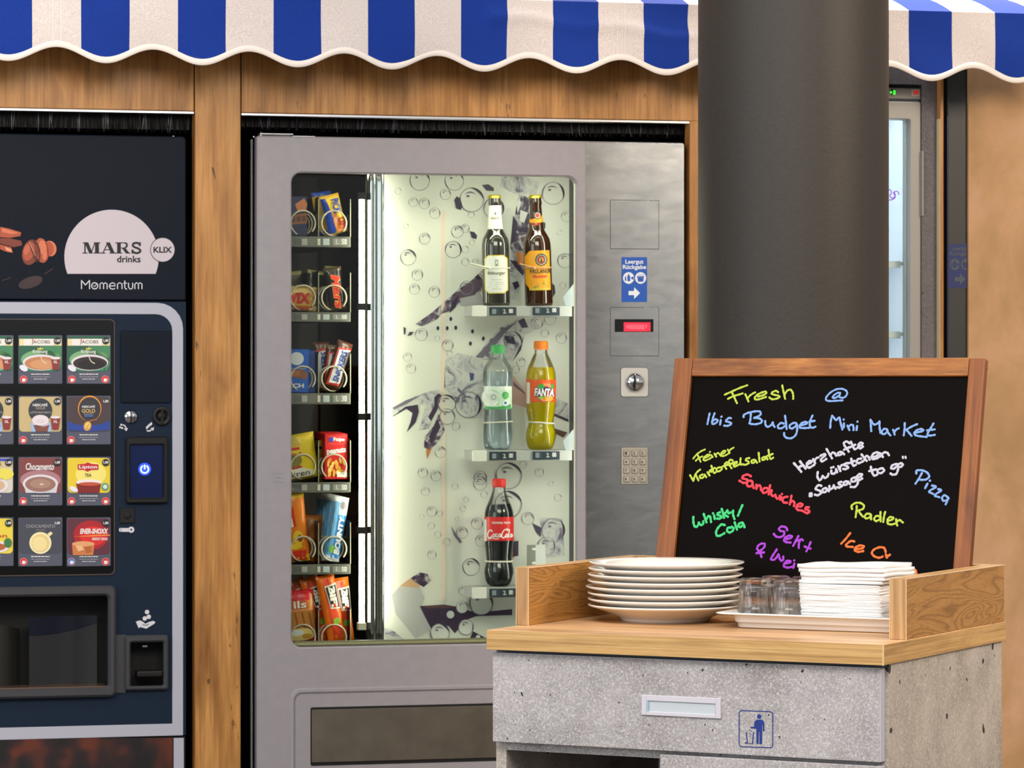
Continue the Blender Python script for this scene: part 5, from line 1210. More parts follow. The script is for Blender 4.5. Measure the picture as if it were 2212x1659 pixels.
# cola
rc_ = [(1266, 18), (1263, 24), (1256, 28), (1247, 30), (1238, 31), (1228, 30), (1219, 27.6), (1213, 26.6), (1205, 27.2), (1190, 28.6), (1178, 30), (1170, 30.6), (1121, 30.6), (1112, 30), (1104, 28), (1095, 24.4), (1086, 20.6), (1076, 16.6), (1066, 13.6), (1059, 12.8)]
o, base, s, H = soda('cola bottle with red cap and red label', 1078, 1266, 2, rc_, M_PET)
b = petal([(y, hw) for y, hw in rc_ if y > 1093], s, H, base, mat('dark_cola', (36, 40, 44), .15, spec=.6), .965); b.build('cola', o)
screwcap(o, base, s, H, 1041.5, 1057, 14.4, C(224, 50, 46, .35))
b = MB(); b.lathe(prof([(1170.5, 31), (1121, 31)], s, H), base, C(214, 42, 44, .35), 48); mp = Round(W, base.x, base.y, 31.2 * s)
b.rect(mp, 1046, 1051, 1122, 1169, C(232, 228, 226, .4), 1, 2); b.text(mp, 'ORIGINAL TASTE', 1062, 1127, 1103, 1131.5, M_WHITE, 2, .03)
for pts, w in (([(1063.5, 1149), (1061, 1145), (1056.5, 1147), (1053.5, 1154), (1055, 1161), (1059.5, 1161), (1063, 1157)], 2.4), ([(1067, 1153), (1064.5, 1156), (1066, 1160), (1069, 1158), (1069, 1154), (1067, 1153)], 2), ([(1075, 1153.5), (1072, 1154), (1070.6, 1158), (1072.6, 1160), (1075.5, 1157.6)], 2), ([(1081, 1153.4), (1078, 1154), (1077, 1158), (1079, 1160), (1081.4, 1156), (1082, 1153), (1081.6, 1159.6), (1083.4, 1159)], 2),
               ([(1097, 1147), (1093, 1143.5), (1087.5, 1147), (1084, 1155), (1085.6, 1161.4), (1089.5, 1161), (1092, 1157)], 2.4), ([(1095, 1153), (1092.4, 1157), (1094, 1161), (1096.6, 1158), (1095, 1153)], 2), ([(1101, 1144), (1099, 1152), (1098.6, 1160), (1100.6, 1160)], 2), ([(1105.5, 1153), (1103, 1154), (1102.4, 1158.6), (1104.6, 1160), (1106.6, 1154), (1106.4, 1160)], 1.8), ([(1056, 1164), (1064, 1162.4), (1072, 1164.4), (1078, 1162.6)], 1.6), ([(1088, 1146), (1096, 1142.4), (1101, 1146)], 1.8)):
    b.line(mp, pts, w, M_WHITE, 3, 4)
b.build('label', o)
strap(o, base, s, H, 1214.5, 27.2, M_BAND, None, .0019)

# ---------------------------------------------------------------- snacks in the spirals
def bulge(u, v, D): return D * max(0, 1 - abs(2 * u - 1) ** 2.6) ** .5 * max(0, 1 - abs(2 * v - 1) ** 5) ** .5
def snack(name, label, cat, px, py, d, w, h, D, roll=0, yaw=0, art=None, skin=None, crimp=None, boxy=False, group=None, zoff=0.0, cr=.07):
    """A wrapped bar, bag or small box standing in a coil: w x h x 2D, leaning by roll and turned by yaw; art prints on its front."""
    b = MB(); nu, nv = 14, 22; b.grid = not boxy
    s = W.scale(px, d); base = Vector((W.X(px, d), d, W.Z(px, py, d) + zoff + w / 2 * abs(math.sin(R(roll))) + .0012))
    if boxy:
        b.box(-w / 2, w / 2, -D, D, 0, h, skin, .0012, 1); U = lambda u, v, layer=1: Vector(((u - .5) * w, -D - .0004 * layer, (1 - v) * h))
    else:
        def pt(u, v, sg, layer=0):
            k = bulge(u, v, D); x = (u - .5) * w * (1 - .05 * math.sin(math.pi * v)); zz = (1 - v) * h
            e = .0008 * math.sin(u * 40) if v < cr or v > 1 - cr else .0007 * math.sin(14 * u + 9 * v) * math.sin(11 * v)
            return Vector((x, sg * (k + .0004) + e - (.0005 * layer), zz))
        U = lambda u, v, layer=1: pt(min(max(u, 0), 1), min(max(v, 0), 1), -1, layer)
        for sg in (-1, 1):
            vs = [pt(i / nu, j / nv, sg) for j in range(nv + 1) for i in range(nu + 1)]
            for j in range(nv):
                m = crimp if crimp and (j / nv < cr or (j + 1) / nv > 1 - cr + .001) else skin
                fs = []
                for i in range(nu):
                    a = j * (nu + 1) + i; q = (a, a + nu + 1, a + nu + 2, a + 1); fs.append(q if sg < 0 else q[::-1])
                b.add([tuple(v) for v in vs], fs, m, True)
    if art: art(b, U)
    # drop unused vertices
    used = sorted({i for f in b.f for i in f}); mp_i = {o_: n_ for n_, o_ in enumerate(used)}
    b.v = [b.v[i] for i in used]; b.f = [tuple(mp_i[i] for i in f) for f in b.f]
    o = b.build(name)
    o.matrix_world = W.M @ Matrix.Translation(base) @ Matrix.Rotation(R(yaw), 4, 'Z') @ Matrix.Rotation(R(roll), 4, 'Y')
    return tag(o, label, cat, group)
PX = W.scale(690, DT + .03)                                 # one survey mark at the coils, in metres
dF = DT + .024
def fill(m, u0=0, u1=1, v0=0, v1=1, nx=8, ny=8, l=1): return lambda b, U: b.rect(U, u0, u1, v0, v1, m, l, nx, ny)
# row 1
NAVYW, CHOC, CHOC2, CHOC3 = C(28, 30, 74, .3), C(150, 84, 46, .3), C(184, 112, 70, .3), C(98, 52, 30, .3)
def a_navy(b, U):
    b.poly(U, [(.62, .2), (.9, .05), (1, .2), (.95, .35), (.7, .4)], CHOC2, 1); b.poly(U, [(.45, .5), (.97, .42), (.99, .68), (.5, .72)], CHOC, 1)
    for k in range(3): b.poly(U, [(.5 + .16 * k, .53 - .015 * k), (.62 + .16 * k, .51 - .015 * k), (.63 + .16 * k, .64 - .01 * k), (.51 + .16 * k, .66 - .01 * k)], CHOC3, 2)
snack('chocolate_pack', 'dark blue chocolate pack with brown squares, behind the top coil', 'snack', 627, 511, dF, 70 * PX, 84 * PX, .011, 0, 0, a_navy, NAVYW, None, True)
YEL, BLU, RED, ORG = C(240, 196, 40, .3), C(28, 66, 170, .3), C(206, 36, 44, .3), C(226, 138, 52, .3)
def a_pick(b, U):
    b.rect(U, .22, 1, .06, .96, YEL, 1, 8, 10); b.poly(U, [(0, .06), (.22, .06), (.5, .96), (0, .96)], BLU, 2)
    b.poly(U, [(.3, .5), (.55, .42), (.62, .52), (.5, .6), (.34, .58)], C(190, 116, 70, .3), 3); b.poly(U, [(.34, .62), (.66, .68), (.95, .8), (.95, .96), (.38, .96)], ORG, 3); b.poly(U, [(.36, .6), (.62, .56), (.72, .7), (.42, .72)], C(214, 150, 100, .3), 4)
    b.text(U, 'PiCK', .48, .1, .86, .52, BLU, 6, .04, rot=90); b.text(U, 'UP!', .62, .56, .9, .96, RED, 6, .04, rot=90)
snack('cookie_bar', 'yellow and blue cookie bar leaning in the front of the top coil', 'snack', 731, 511, dF, 44 * PX, 84 * PX, .008, -15, 8, a_pick, YEL, C(220, 180, 60, .3), group='yellow and blue cookie bars')
snack('cookie_bar', 'blue topped cookie bar standing behind the leaning yellow one', 'snack', 706, 511, dF + .032, 44 * PX, 92 * PX, .008, -8, 4, lambda b, U: (b.rect(U, 0, 1, .02, .1, BLU, 2, 6, 2), b.text(U, 'PiCK', .42, .14, .82, .56, BLU, 6, .04, rot=90)), C(206, 166, 40, .3), BLU, group='yellow and blue cookie bars')
# row 2
GOLD, GOLD2, CREAM = C(206, 156, 66, .25), C(236, 200, 120, .25), C(236, 228, 210, .35)
def a_twix(b, U):
    b.rect(U, 0, 1, .05, .3, GOLD2, 1, 8, 3); b.text(U, 'TWIX', .02, .28, .84, .72, RED, 4, .05, .2, rot=-4); b.rect(U, .0, 1, .8, .97, C(190, 90, 40, .3), 1, 8, 2); b.line(U, [(.0, .24), (.5, .22), (.86, .24)], .03, CREAM, 2)
    for i in range(40): x, y = .76 + .22 * random.random(), .1 + .85 * random.random(); b.rect(U, x, x + .04, y, y + .05, random.choice((GOLD2, CREAM, GOLD)), 3)
snack('biscuit_bar_pack', 'gold biscuit bar pack with red letters, in the second coil row', 'snack', 637, 674.5, dF, 96 * PX, 52 * PX, .010, 3, 6, a_twix, GOLD, GOLD2)
for k, (x, h, r) in enumerate(((640, 84, -6), (672, 86, 8))):
    snack('wrapped_bar', ('dark wrapped bar behind the gold biscuit pack at the window edge', 'dark wrapped bar with pale crimped end beside the divider')[k], 'snack', x, 674.5, dF + .034 + .03 * k, 40 * PX, h * PX, .008, r, 10, None, C(50, 42, 30, .3), C(150, 140, 90, .3))
BLKW = C(30, 22, 18, .25); MRED = C(226, 62, 44, .3); MGLD = C(236, 176, 90, .3)
def a_mars(b, U):
    b.text(U, 'Mars', .11, .29, .93, .83, MGLD, 4, .075, .25, rot=90); b.text(U, 'Mars', .12, .31, .92, .81, MRED, 6, .035, .25, rot=90)
snack('chocolate_bar', 'black chocolate bar with red script leaning in its coil', 'snack', 731, 674.5, dF, 40 * PX, 92 * PX, .009, -9, 6, a_mars, BLKW, C(74, 62, 38, .25), group='black bars with red script')
snack('chocolate_bar', 'black chocolate bar just behind the leaning one with red script', 'snack', 712, 674.5, dF + .036, 36 * PX, 96 * PX, .008, 4, 8, a_mars, BLKW, C(110, 100, 60, .25), group='black bars with red script')
# row 3
BL2, BL3 = C(30, 96, 200, .25), C(80, 130, 210, .3)
def a_milk(b, U):
    b.disc(U, .58, .22, .24, .15, C(230, 232, 238, .35), 1, 24); b.line(U, [(.3, .46), (.9, .44)], .03, C(130, 160, 214, .3), 3); b.poly(U, [(.35, .5), (.78, .46), (.98, .56), (.9, .7), (.42, .64)], CHOC, 2); b.poly(U, [(.38, .52), (.68, .49), (.7, .6), (.44, .63)], C(184, 104, 56, .3), 3); b.text(U, 'MILCH', .05, .79, .84, .89, M_WHITE, 3, .04)
snack('chocolate_pack', 'bright blue chocolate pack standing at the window edge', 'snack', 634, 849.5, dF, 62 * PX, 92 * PX, .010, 1, -6, a_milk, BL2, None, True)
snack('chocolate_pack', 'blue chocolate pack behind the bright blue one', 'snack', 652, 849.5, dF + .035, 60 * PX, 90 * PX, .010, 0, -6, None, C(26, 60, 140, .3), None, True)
SBR, SRED, SBLU = C(74, 44, 30, .3), C(206, 52, 44, .3), C(44, 66, 160, .3)
def a_snick(b, U):
    b.poly(U, [(.1, .16), (.98, .1), (.98, .9), (.1, .95)], SRED, 1); b.poly(U, [(.2, .2), (.9, .14), (.9, .86), (.2, .91)], C(232, 228, 226, .3), 3); b.text(U, 'SNICKERS', .22, .33, .88, .72, SBLU, 6, .03, .15, rot=-90)
snack('peanut_bar', 'brown peanut bar with white panel leaning furthest forward', 'snack', 714, 849.5, dF, 36 * PX, 104 * PX, .009, 19, 8, a_snick, SBR, C(84, 50, 34, .3), group='brown peanut bars', zoff=.004)
snack('peanut_bar', 'brown peanut bar between the front one and the upright one', 'snack', 708, 849.5, dF + .03, 34 * PX, 100 * PX, .008, 8, 8, a_snick, SBR, C(110, 84, 60, .3), group='brown peanut bars')
snack('peanut_bar', 'brown peanut bar standing upright beside the divider', 'snack', 697, 849.5, dF + .06, 36 * PX, 108 * PX, .008, -2, 8, a_snick, SBR, C(84, 50, 34, .3), group='brown peanut bars')
# row 4
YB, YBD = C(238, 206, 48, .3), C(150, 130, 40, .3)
def a_bears(b, U):
    b.poly(U, [(.08, .06), (.5, .06), (.6, .25), (.1, .3)], C(206, 170, 50, .3), 1); b.rect(U, .05, .55, .28, .34, RED, 2, 5, 1); b.disc(U, .3, .56, .27, .16, C(130, 120, 50, .3), 2); b.poly(U, [(.03, .72), (.5, .68), (.6, .78), (.03, .8)], C(190, 56, 40, .3), 2); b.poly(U, [(.02, .77), (.55, .74), (.85, .84), (.85, .95), (.02, .95)], CREAM, 3); b.text(U, 'B\u00e4ren', .1, .8, .72, .92, M_INK, 5, .0)
    for k in range(5): b.disc(U, .15 + .1 * k, .42 + .05 * (k % 2), .05, .03, C(214, 120, 40, .3), 3, 12)
snack('gummy_bag', 'yellow gummy sweets bag slumped in the fourth coil row', 'snack', 650, 1043, dF, 84 * PX, 96 * PX, .012, -9, 4, a_bears, YB, YB)
snack('gummy_bag', 'olive shaded gummy sweets bag behind the yellow one', 'snack', 664, 1042, dF + .036, 70 * PX, 88 * PX, .010, 2, 4, lambda b, U: (b.disc(U, .6, .2, .08, .05, M_INK, 2, 12), b.disc(U, .85, .18, .06, .04, M_INK, 2, 12)), YBD, YBD)  # darker yellow skin: shade behind the front bag put into its colour
RBX = C(214, 44, 44, .35)
NUT = [C(232, 176, 70, .35), C(214, 146, 48, .35), C(240, 200, 110, .35)]
def a_nuts(b, U):
    b.rect(U, .14, .9, .05, .22, C(232, 120, 120, .35), 1); b.rect(U, .155, .885, .06, .21, RBX, 2); b.rect(U, .18, .35, .08, .17, C(50, 80, 190, .35), 3); b.text(U, 'Pittjes', .37, .075, .86, .185, M_WHITE, 3, .03)
    b.text(U, 'peanuts', .08, .31, .92, .46, M_WHITE, 3, .035, rot=-3)
    for i in range(26):
        x, y = .14 + .76 * random.random(), .58 + .32 * random.random()
        b.disc(U, x, y, .085, .05, NUT[i % 3], 3 + .05 * i, 14, rot=random.uniform(0, 180))
    b.rect(U, .52, .96, .84, .95, CREAM, 8)
for k in range(6):
    x = 723 - k * 8.5
    snack('peanut_box', ('red peanut box with nuts on its front, foremost of its row', 'red peanut box second from the front of its row', 'red peanut box third from the front, only its top showing', 'red peanut box fourth from the front, only its top showing', 'red peanut box fifth from the front, only its top showing', 'red peanut box at the far back of its row')[k], 'snack',
          x + 13 * k * .4, 1038, dF + .033 * k, 50 * PX, 96 * PX + .0015 * k, .0125, 0, 5, a_nuts, RBX, None, True, group='red peanut boxes', zoff=.002)
# row 5
OR1, OR2 = C(238, 128, 28, .3), C(222, 52, 36, .3)
def a_orange(b, U):
    b.rect(U, .05, .95, .02, .1, YEL, 2, 6, 2); b.poly(U, [(.1, .2), (.55, .22), (.6, .5), (.2, .55)], OR2, 1); b.poly(U, [(.1, .35), (.45, .36), (.5, .5), (.2, .52)], CREAM, 2); b.disc(U, .62, .66, .2, .1, YEL, 2); b.disc(U, .68, .67, .1, .05, C(130, 60, 30, .3), 3); b.rect(U, .0, 1, .84, .98, OR2, 2, 6, 3); b.disc(U, .5, .78, .24, .04, YEL, 3)
snack('crisps_bag', 'orange and red snack bag at the window edge, fifth coil row', 'snack', 640, 1218, dF, 62 * PX, 150 * PX, .012, -6, 2, a_orange, OR1, YEL)
snack('crisps_bag', 'shaded orange snack bag behind the bright orange one', 'snack', 664, 1218, dF + .038, 60 * PX, 102 * PX, .010, 2, 2, None, C(134, 72, 22, .3), C(150, 84, 30, .3))  # browner orange skin carries the shade behind the front bag
BO1, BO2, BOW = C(54, 140, 214, .3), C(140, 190, 226, .3), C(226, 230, 234, .3)
def a_bounty(b, U):
    b.rect(U, .0, .32, .08, .92, C(120, 176, 220, .3), 1, 3, 8); b.rect(U, .32, .98, .3, .95, BO1, 1, 6, 8); b.rect(U, .35, .98, .05, .28, C(176, 186, 196, .3), 1, 6, 3); b.disc(U, .6, .13, .2, .06, C(130, 120, 130, .3), 3, 18); b.text(U, 'BOUNTY', .33, .4, .93, .78, M_WHITE, 6, .05, .1, rot=-90); b.disc(U, .3, .82, .22, .06, C(120, 176, 90, .3), 3, 16)
for k in range(6):
    snack('coconut_bar', ('light blue coconut bar leaning foremost in its coil', 'light blue coconut bar second from the front of its row', 'light blue coconut bar third from the front of its row', 'light blue coconut bar fourth from the front of its row', 'light blue coconut bar fifth from the front of its row', 'light blue coconut bar at the back beside the orange bags')[k], 'snack', 716 - 4 * k, 1216, dF + .024 * k, 34 * PX, (138 + 2 * k) * PX, .0075, 10 - 1.6 * k, 10, a_bounty, (BO1, BO2)[k % 2], BOW, group='light blue coconut bars')
# row 6
def a_pretzel(b, U):
    b.rect(U, 0, 1, .02, .2, RED, 2, 6, 3); b.poly(U, [(0, .2), (.75, .18), (.8, .34), (0, .36)], C(200, 90, 60, .3), 2); b.text(U, 'ils', .34, .2, .74, .34, CREAM, 5, .02); b.rect(U, 0, .95, .36, .4, C(226, 140, 90, .3), 3, 6, 1)
    for k in range(8): b.line(U, [(.04 + .11 * k, .42), (.08 + .11 * k, .6), (.1 + .11 * k, .74)], .05, (C(196, 130, 60, .3), C(150, 90, 40, .3))[k % 2], 3)
    b.disc(U, .5, .84, .46, .12, C(236, 206, 130, .3), 4); b.disc(U, .4, .8, .2, .06, C(232, 232, 226, .3), 5); b.disc(U, .7, .88, .16, .05, C(200, 150, 60, .3), 5)
snack('pretzel_bag', 'red topped pretzel stick bag in the lowest coil row', 'snack', 648, 1392, dF, 74 * PX, 112 * PX, .012, -4, 2, a_pretzel, C(206, 130, 60, .3), RED)
BI1, BI2, BIG = C(238, 112, 24, .3), C(206, 66, 36, .3), C(120, 160, 50, .3)
def a_bifi(b, U):
    b.rect(U, .28, .8, .06, .95, BI2, 1, 5, 10); b.rect(U, .5, .98, .05, .95, C(240, 130, 40, .3), 2, 5, 10) if False else None
    b.poly(U, [(.3, .16), (.98, .14), (1, .52), (.4, .5)], C(226, 214, 196, .3), 3); b.poly(U, [(.34, .18), (.94, .165), (.95, .5), (.44, .48)], M_INK, 4); b.text(U, 'BiFi', .5, .15, .8, .51, C(232, 226, 216, .3), 6, .05, rot=90); b.disc(U, .7, .46, .17, .03, C(206, 60, 40, .3), 6, 12); b.disc(U, .6, .69, .2, .05, BIG, 4, 16)
for k, (x, y, h, r) in enumerate(((730, 1392, 146, -12), (746, 1392, 140, -6), (703, 1392, 142, -16), (672, 1392, 140, -15))):
    snack('salami_stick', ('orange salami stick pack leaning foremost in its coil', 'orange salami stick pack tucked behind the foremost one towards the light tube', 'orange salami stick pack behind the foremost one beside the divider', 'dark orange salami stick pack above the pretzel bag')[k], 'snack', x, y, dF + (.0, .03, .03, .05)[k], 42 * PX, h * PX, .008, r, 8, a_bifi, BI1 if k < 3 else C(170, 66, 24, .3), BI1, group='orange salami stick packs')

# ---------------------------------------------------------------- service counter
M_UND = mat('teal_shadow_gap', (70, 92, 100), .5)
q_l = K.ground(1050.8, 1360.4, WT); q_r = K.ground(2174.9, 1342.4, WT)
KW, KD = -q_l.x, q_r.y                                      # worktop: x from -KW to 0, y from 0 to KD
TH = 0.0322
wt = thing('worktop', 'light oak worktop with a raised rail on three sides', 'worktop', K, (-KW / 2, KD / 2, WT - TH))
b = MB()
b.box(-KW, 0, 0, KD, WT - TH, WT, M_TOP, .0008, 1)
e_ = .0004
b.box(-KW - e_, e_, -e_, .001, WT - TH + .0006, WT - .0008, M_TOPX); b.box(-.001, e_, 0, KD, WT - TH + .0006, WT - .0008, M_TOPY); b.box(-KW - e_, -KW + .001, 0, KD, WT - TH + .0006, WT - .0008, M_TOPY)
b.box(-.0012, .0009, -.0009, .0012, WT - TH, WT, C(214, 180, 136, .4))
b.build('oak_slab', wt)
r1 = K.ground(1912.5, 1383, WT); r2 = K.ground(1957.5, 1382.5, WT); l1 = K.ground(1108, 1350, WT); l2 = K.ground(1146.5, 1350.5, WT)
rt = r2.x - r1.x; RH = 134.0 / F_PX * (K.M @ r2).y
ry0 = r2.y; ly0 = l1.y
def rail(x0_, x1_, y0_, y1_, name):
    b = MB(); b.box(x0_, x1_, y0_, y1_, WT, WT + RH, M_RAILY, .0008, 1); b.box(x0_, x1_, y0_, y1_, WT + RH - .0005, WT + RH + .0003, M_TOPY); b.box(x0_ + .0003, x1_ - .0003, y0_ - .0004, y0_ + .001, WT + .0006, WT + RH - .0004, M_RAILZ)
    for xe in (x0_, x1_): b.box(xe - .0007, xe + .0007, y0_ - .0007, y0_ + .0007, WT, WT + RH, C(206, 172, 130, .4))
    for xe in (x0_, x1_): b.box(xe - .0007, xe + .0007, y0_, y1_, WT + RH - .0009, WT + RH + .0006, C(222, 190, 156, .4))
    return b.build(name, wt)
yb_ = KD - .003
RH = .0948
rail(r1.x, r2.x, ry0, yb_, 'side_rail'); rail(-KW - .0055, l2.x, ly0, yb_, 'side_rail')
b = MB(); b.box(l2.x, r1.x, yb_ - rt, yb_, WT, WT + RH, M_RAILX, .0008, 1); b.box(l2.x, r1.x, yb_ - rt, yb_, WT + RH - .0005, WT + RH + .0003, M_TOPX); b.build('back_rail', wt)
YBACK = yb_ - rt
cb = thing('cabinet', 'concrete look base cabinet with a drawer under the oak worktop', 'cabinet', K, (-KW / 2, KD / 2, 0))
zc1 = WT - TH
DY = .0135
dx0 = K.P(1064, 1410, DY).x; dx1 = K.P(1902.5, 1450, DY).x
zd1 = K.P(1064, 1409.5, DY).z; zd0 = K.P(1064, 1602, DY).z
cx0, cx1 = K.P(1071.5, 1620, DY + .018).x, -.0035
b = MB()
b.box(cx1 - .019, cx1, DY + .018, KD - .01, 0, zc1, M_CONCS, .0006, 1); b.box(cx0, cx0 + .019, DY + .018, KD - .01, 0, zc1, M_CONCS, .0006, 1)
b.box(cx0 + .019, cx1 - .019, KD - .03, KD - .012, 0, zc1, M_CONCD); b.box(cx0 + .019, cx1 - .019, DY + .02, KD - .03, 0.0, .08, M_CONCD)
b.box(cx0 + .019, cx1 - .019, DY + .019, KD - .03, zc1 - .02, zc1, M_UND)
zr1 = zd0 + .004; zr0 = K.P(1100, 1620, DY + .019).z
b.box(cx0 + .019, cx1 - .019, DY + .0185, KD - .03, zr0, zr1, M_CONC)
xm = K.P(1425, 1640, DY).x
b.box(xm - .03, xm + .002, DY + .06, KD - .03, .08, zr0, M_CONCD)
b.build('carcass', cb)
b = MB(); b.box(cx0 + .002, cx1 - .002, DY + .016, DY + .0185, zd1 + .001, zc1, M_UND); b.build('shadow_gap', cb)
b = MB(); b.box(dx0, dx1, DY, DY + .018, zd0, zd1, M_CONC, .0012, 2); M_EB = C(176, 176, 188, .45)
b.box(dx1 - .0012, dx1 + .0003, DY - .0003, DY + .018, zd0 + .001, zd1 - .001, M_EB); b.box(dx0 + .001, dx1 - .001, DY + .0003, DY + .018, zd1 - .0006, zd1 + .0003, M_EB)
dr = b.build('drawer', cb)
FD_ = Flat(K, DY)
h0, h1 = K.P(1387, 1500, DY), K.P(1558.5, 1552, DY); hz1 = K.P(1387, 1500.5, DY).z; hz0 = K.P(1387, 1544, DY).z
hb = MB(); hb.ring((h0.x, h1.x, hz0, hz1), (h0.x + .0095, h1.x - .0095, hz0 + .006, hz1 - .009), .0006, .0006, DY - .003, DY + .0002, C(200, 198, 208, .35), .0006)
hb.box(h0.x + .0085, h0.x + .0088, DY - .0032, DY - .0029, hz0, hz1, C(160, 158, 168, .4)); hb.box(h1.x - .0088, h1.x - .0085, DY - .0032, DY - .0029, hz0, hz1, C(160, 158, 168, .4))
hb.box(h0.x + .009, h1.x - .009, DY - .0008, DY - .0002, hz0 + .005, hz1 - .008, mat('pale_handle_recess', (188, 198, 204), .3)); hb.box(h0.x + .0092, h0.x + .0125, DY - .0028, DY - .0006, hz0 + .006, hz1 - .009, mat('bluish_recess_end', (150, 180, 196), .3)); hb.build('recessed_handle', dr, label='pale aluminium recessed handle')
# litter pictogram
M_PIC = C(18, 46, 128, .4)
px = lambda x: 1600 + x / 3.6144; py = lambda y: 1380 + y / 3.6144
b = MB(); pts = []
def S7(x, y): return (px(x), py(y))
x0_, x1_, y0_, y1_, r_ = -12, 250, 564, 850, 22
for (cx, cy, a0) in ((x1_ - r_, y0_ + r_ + 4, -90), (x1_ - r_, y1_ - r_, 0), (x0_ + r_, y1_ - r_ - 8, 90), (x0_ + r_, y0_ + r_ - 4, 180)):
    for i in range(7): a = R(a0 + 15 * i); pts.append(S7(cx + r_ * math.cos(a), cy + r_ * math.sin(a)))
b.line(FD_, pts + pts[:2], 2.0, M_PIC)
b.disc(FD_, px(144), py(607), 4.8, 4.9, M_PIC); 
b.poly(FD_, [S7(*p) for p in ((118, 636), (128, 630), (165, 631), (178, 640), (184, 655), (185, 722), (173, 724), (171, 672), (167, 672), (167, 820), (146, 822), (146, 728), (141, 728), (140, 820), (122, 818), (122, 702), (78, 698), (77, 686), (104, 686), (106, 650))], M_PIC)
b.line(FD_, [S7(44, 728), S7(52, 815), S7(92, 818), S7(100, 728)], 2.4, M_PIC)
for x, y in ((70, 714), (82, 722), (70, 736), (80, 745), (72, 758)): b.poly(FD_, [S7(x - 5, y), S7(x, y - 5), S7(x + 5, y), S7(x, y + 5)], M_PIC)
b.build('litter_pictogram', dr)
# lower door beside the open niche
b = MB(); zl1 = K.P(1425, 1629.5, DY).z; b.box(xm, dx1, DY, DY + .018, .08, zl1, M_CONC, .0012, 2); b.box(dx1 - .0012, dx1 + .0003, DY - .0003, DY + .018, .09, zl1 - .001, M_EB); b.build('lower_door', cb)

# ---------------------------------------------------------------- plates, tray, glasses, napkins
pc = K.ground(1436, 1341, WT)
KI = lambda p: K.M @ p
wc = KI(pc); PR = 167.5 / F_PX * (wc.y + .0)
kk = PR / .13
plate_prof = [(.0001, .0046), (.060, .0046), (.066, .0040), (.068, 0), (.0735, 0), (.0755, .004), (.080, .0075), (.100, .0158), (.118, .0222), (.1275, .0250), (.1300, .0266), (.1298, .0282), (.1280, .0286), (.116, .0262), (.098, .0200), (.084, .0132), (.078, .0100), (.0001, .0098)]
pl = MB(); pl.lathe([(r * kk, z) for r, z in plate_prof], (0, 0, 0), M_CHINA, 96)
ranks = ('lowest plate of the stack, its foot on the oak worktop', 'white plate second from the bottom of the stack', 'white plate third from the bottom of the stack', 'white plate fourth from the bottom of the stack', 'white plate fourth from the top of the stack, shifted towards the machine', 'white plate third from the top of the stack', 'white plate second from the top of the stack', 'uppermost plate of the white stack')
jit = ((.001, 0), (0, .001), (.0005, -.001), (-.0035, .001), (0, .0005), (.0005, 0), (.0022, 0), (.0032, .001))
first = None
for i in range(8):
    if first is None: o = first = pl.build('dinner_plate'); tag(o, cat='plate', group='stacked white plates')
    else: o = first.copy(); COL.objects.link(o)
    o['label'] = ranks[i]
    o.matrix_world = K.M @ Matrix.Translation((pc.x + jit[i][0], pc.y + jit[i][1], WT + .0100 * i + .0002 * (i + 1))) @ Matrix.Rotation(i * 1.3, 4, 'Z')
# tray
t0 = K.ground(1572, 1357.5, WT); tb = K.ground(1900, 1367, WT)
TL, TD, THH = .40, .17, .0275
tr0 = t0.x; ty0 = (t0.y + tb.y) / 2
tx1 = r1.x - .0135
def tray_rings(x0, x1, y0, y1):
    out = []
    for ins, z, r, ext in ((.012, 0.0, .014, 0), (.0065, .0004, .018, 0), (.0045, .002, .02, 0), (.004, .0085, .02, 0), (.0015, .0092, .021, 0), (.0002, .011, .022, 0), (-.0012, .0205, .023, 0), (-.002, .0214, .024, .002), (-.0095, .0218, .026, .016), (-.0112, .0228, .026, .0185), (-.0112, .0240, .026, .0185), (-.0095, .0250, .025, .016), (-.002, .0248, .022, .002), (.0008, .0236, .02, 0), (.0045, .010, .016, 0), (.0075, .0045, .014, 0), (.02, .0035, .01, 0)):
        out.append([(x, y, WT + .0004 + z) for x, y in rrect(x0 + ins - ext, x1 - ins, y0 + ins, y1 - ins, r)])
    return out
b = MB(); b.loft(tray_rings(tr0, tx1, ty0, ty0 + TD), M_TRAY, True, cap0=True, cap1=True)
solo(b, 'serving_tray', 'white rimmed tray holding the glasses and napkins', 'tray', K, ((tr0 + tx1) / 2, ty0 + TD / 2, WT))
# glasses
gl = MB(); n = 48
def tumbler():
    """An upturned tumbler: narrow closed end up, flutes round the rim half."""
    R0, H = .0280, .0750
    outer = [(1.00, 0.000), (1.03, .001), (1.05, .003), (1.045, .012), (1.02, .0235), (.955, .0275), (.935, .0295), (.925, .048), (.91, .062), (.89, .070), (.83, .0740), (.70, .0750), (.0005, .0742)]
    inner = [(.0005, .0620), (.60, .0622), (.78, .0600), (.84, .052), (.865, .032), (.88, .0275), (.93, .020), (.965, .010), (.97, .001), (1.00, 0.000)]
    b = MB(); rings = []
    for k, (r, z) in enumerate(outer + inner):
        rings.append([(R0 * r * (1 + (.020 * math.cos(14 * 2 * math.pi * j / 96) if .012 < z < .066 and k < len(outer) else 0)) * math.cos(2 * math.pi * j / 96), R0 * r * (1 + (.020 * math.cos(14 * 2 * math.pi * j / 96) if .012 < z < .066 and k < len(outer) else 0)) * math.sin(2 * math.pi * j / 96), z) for j in range(96)])
    b.loft(rings, M_GLASS, True); return b
gm = tumbler(); gf = None
zt_in = WT + .0042
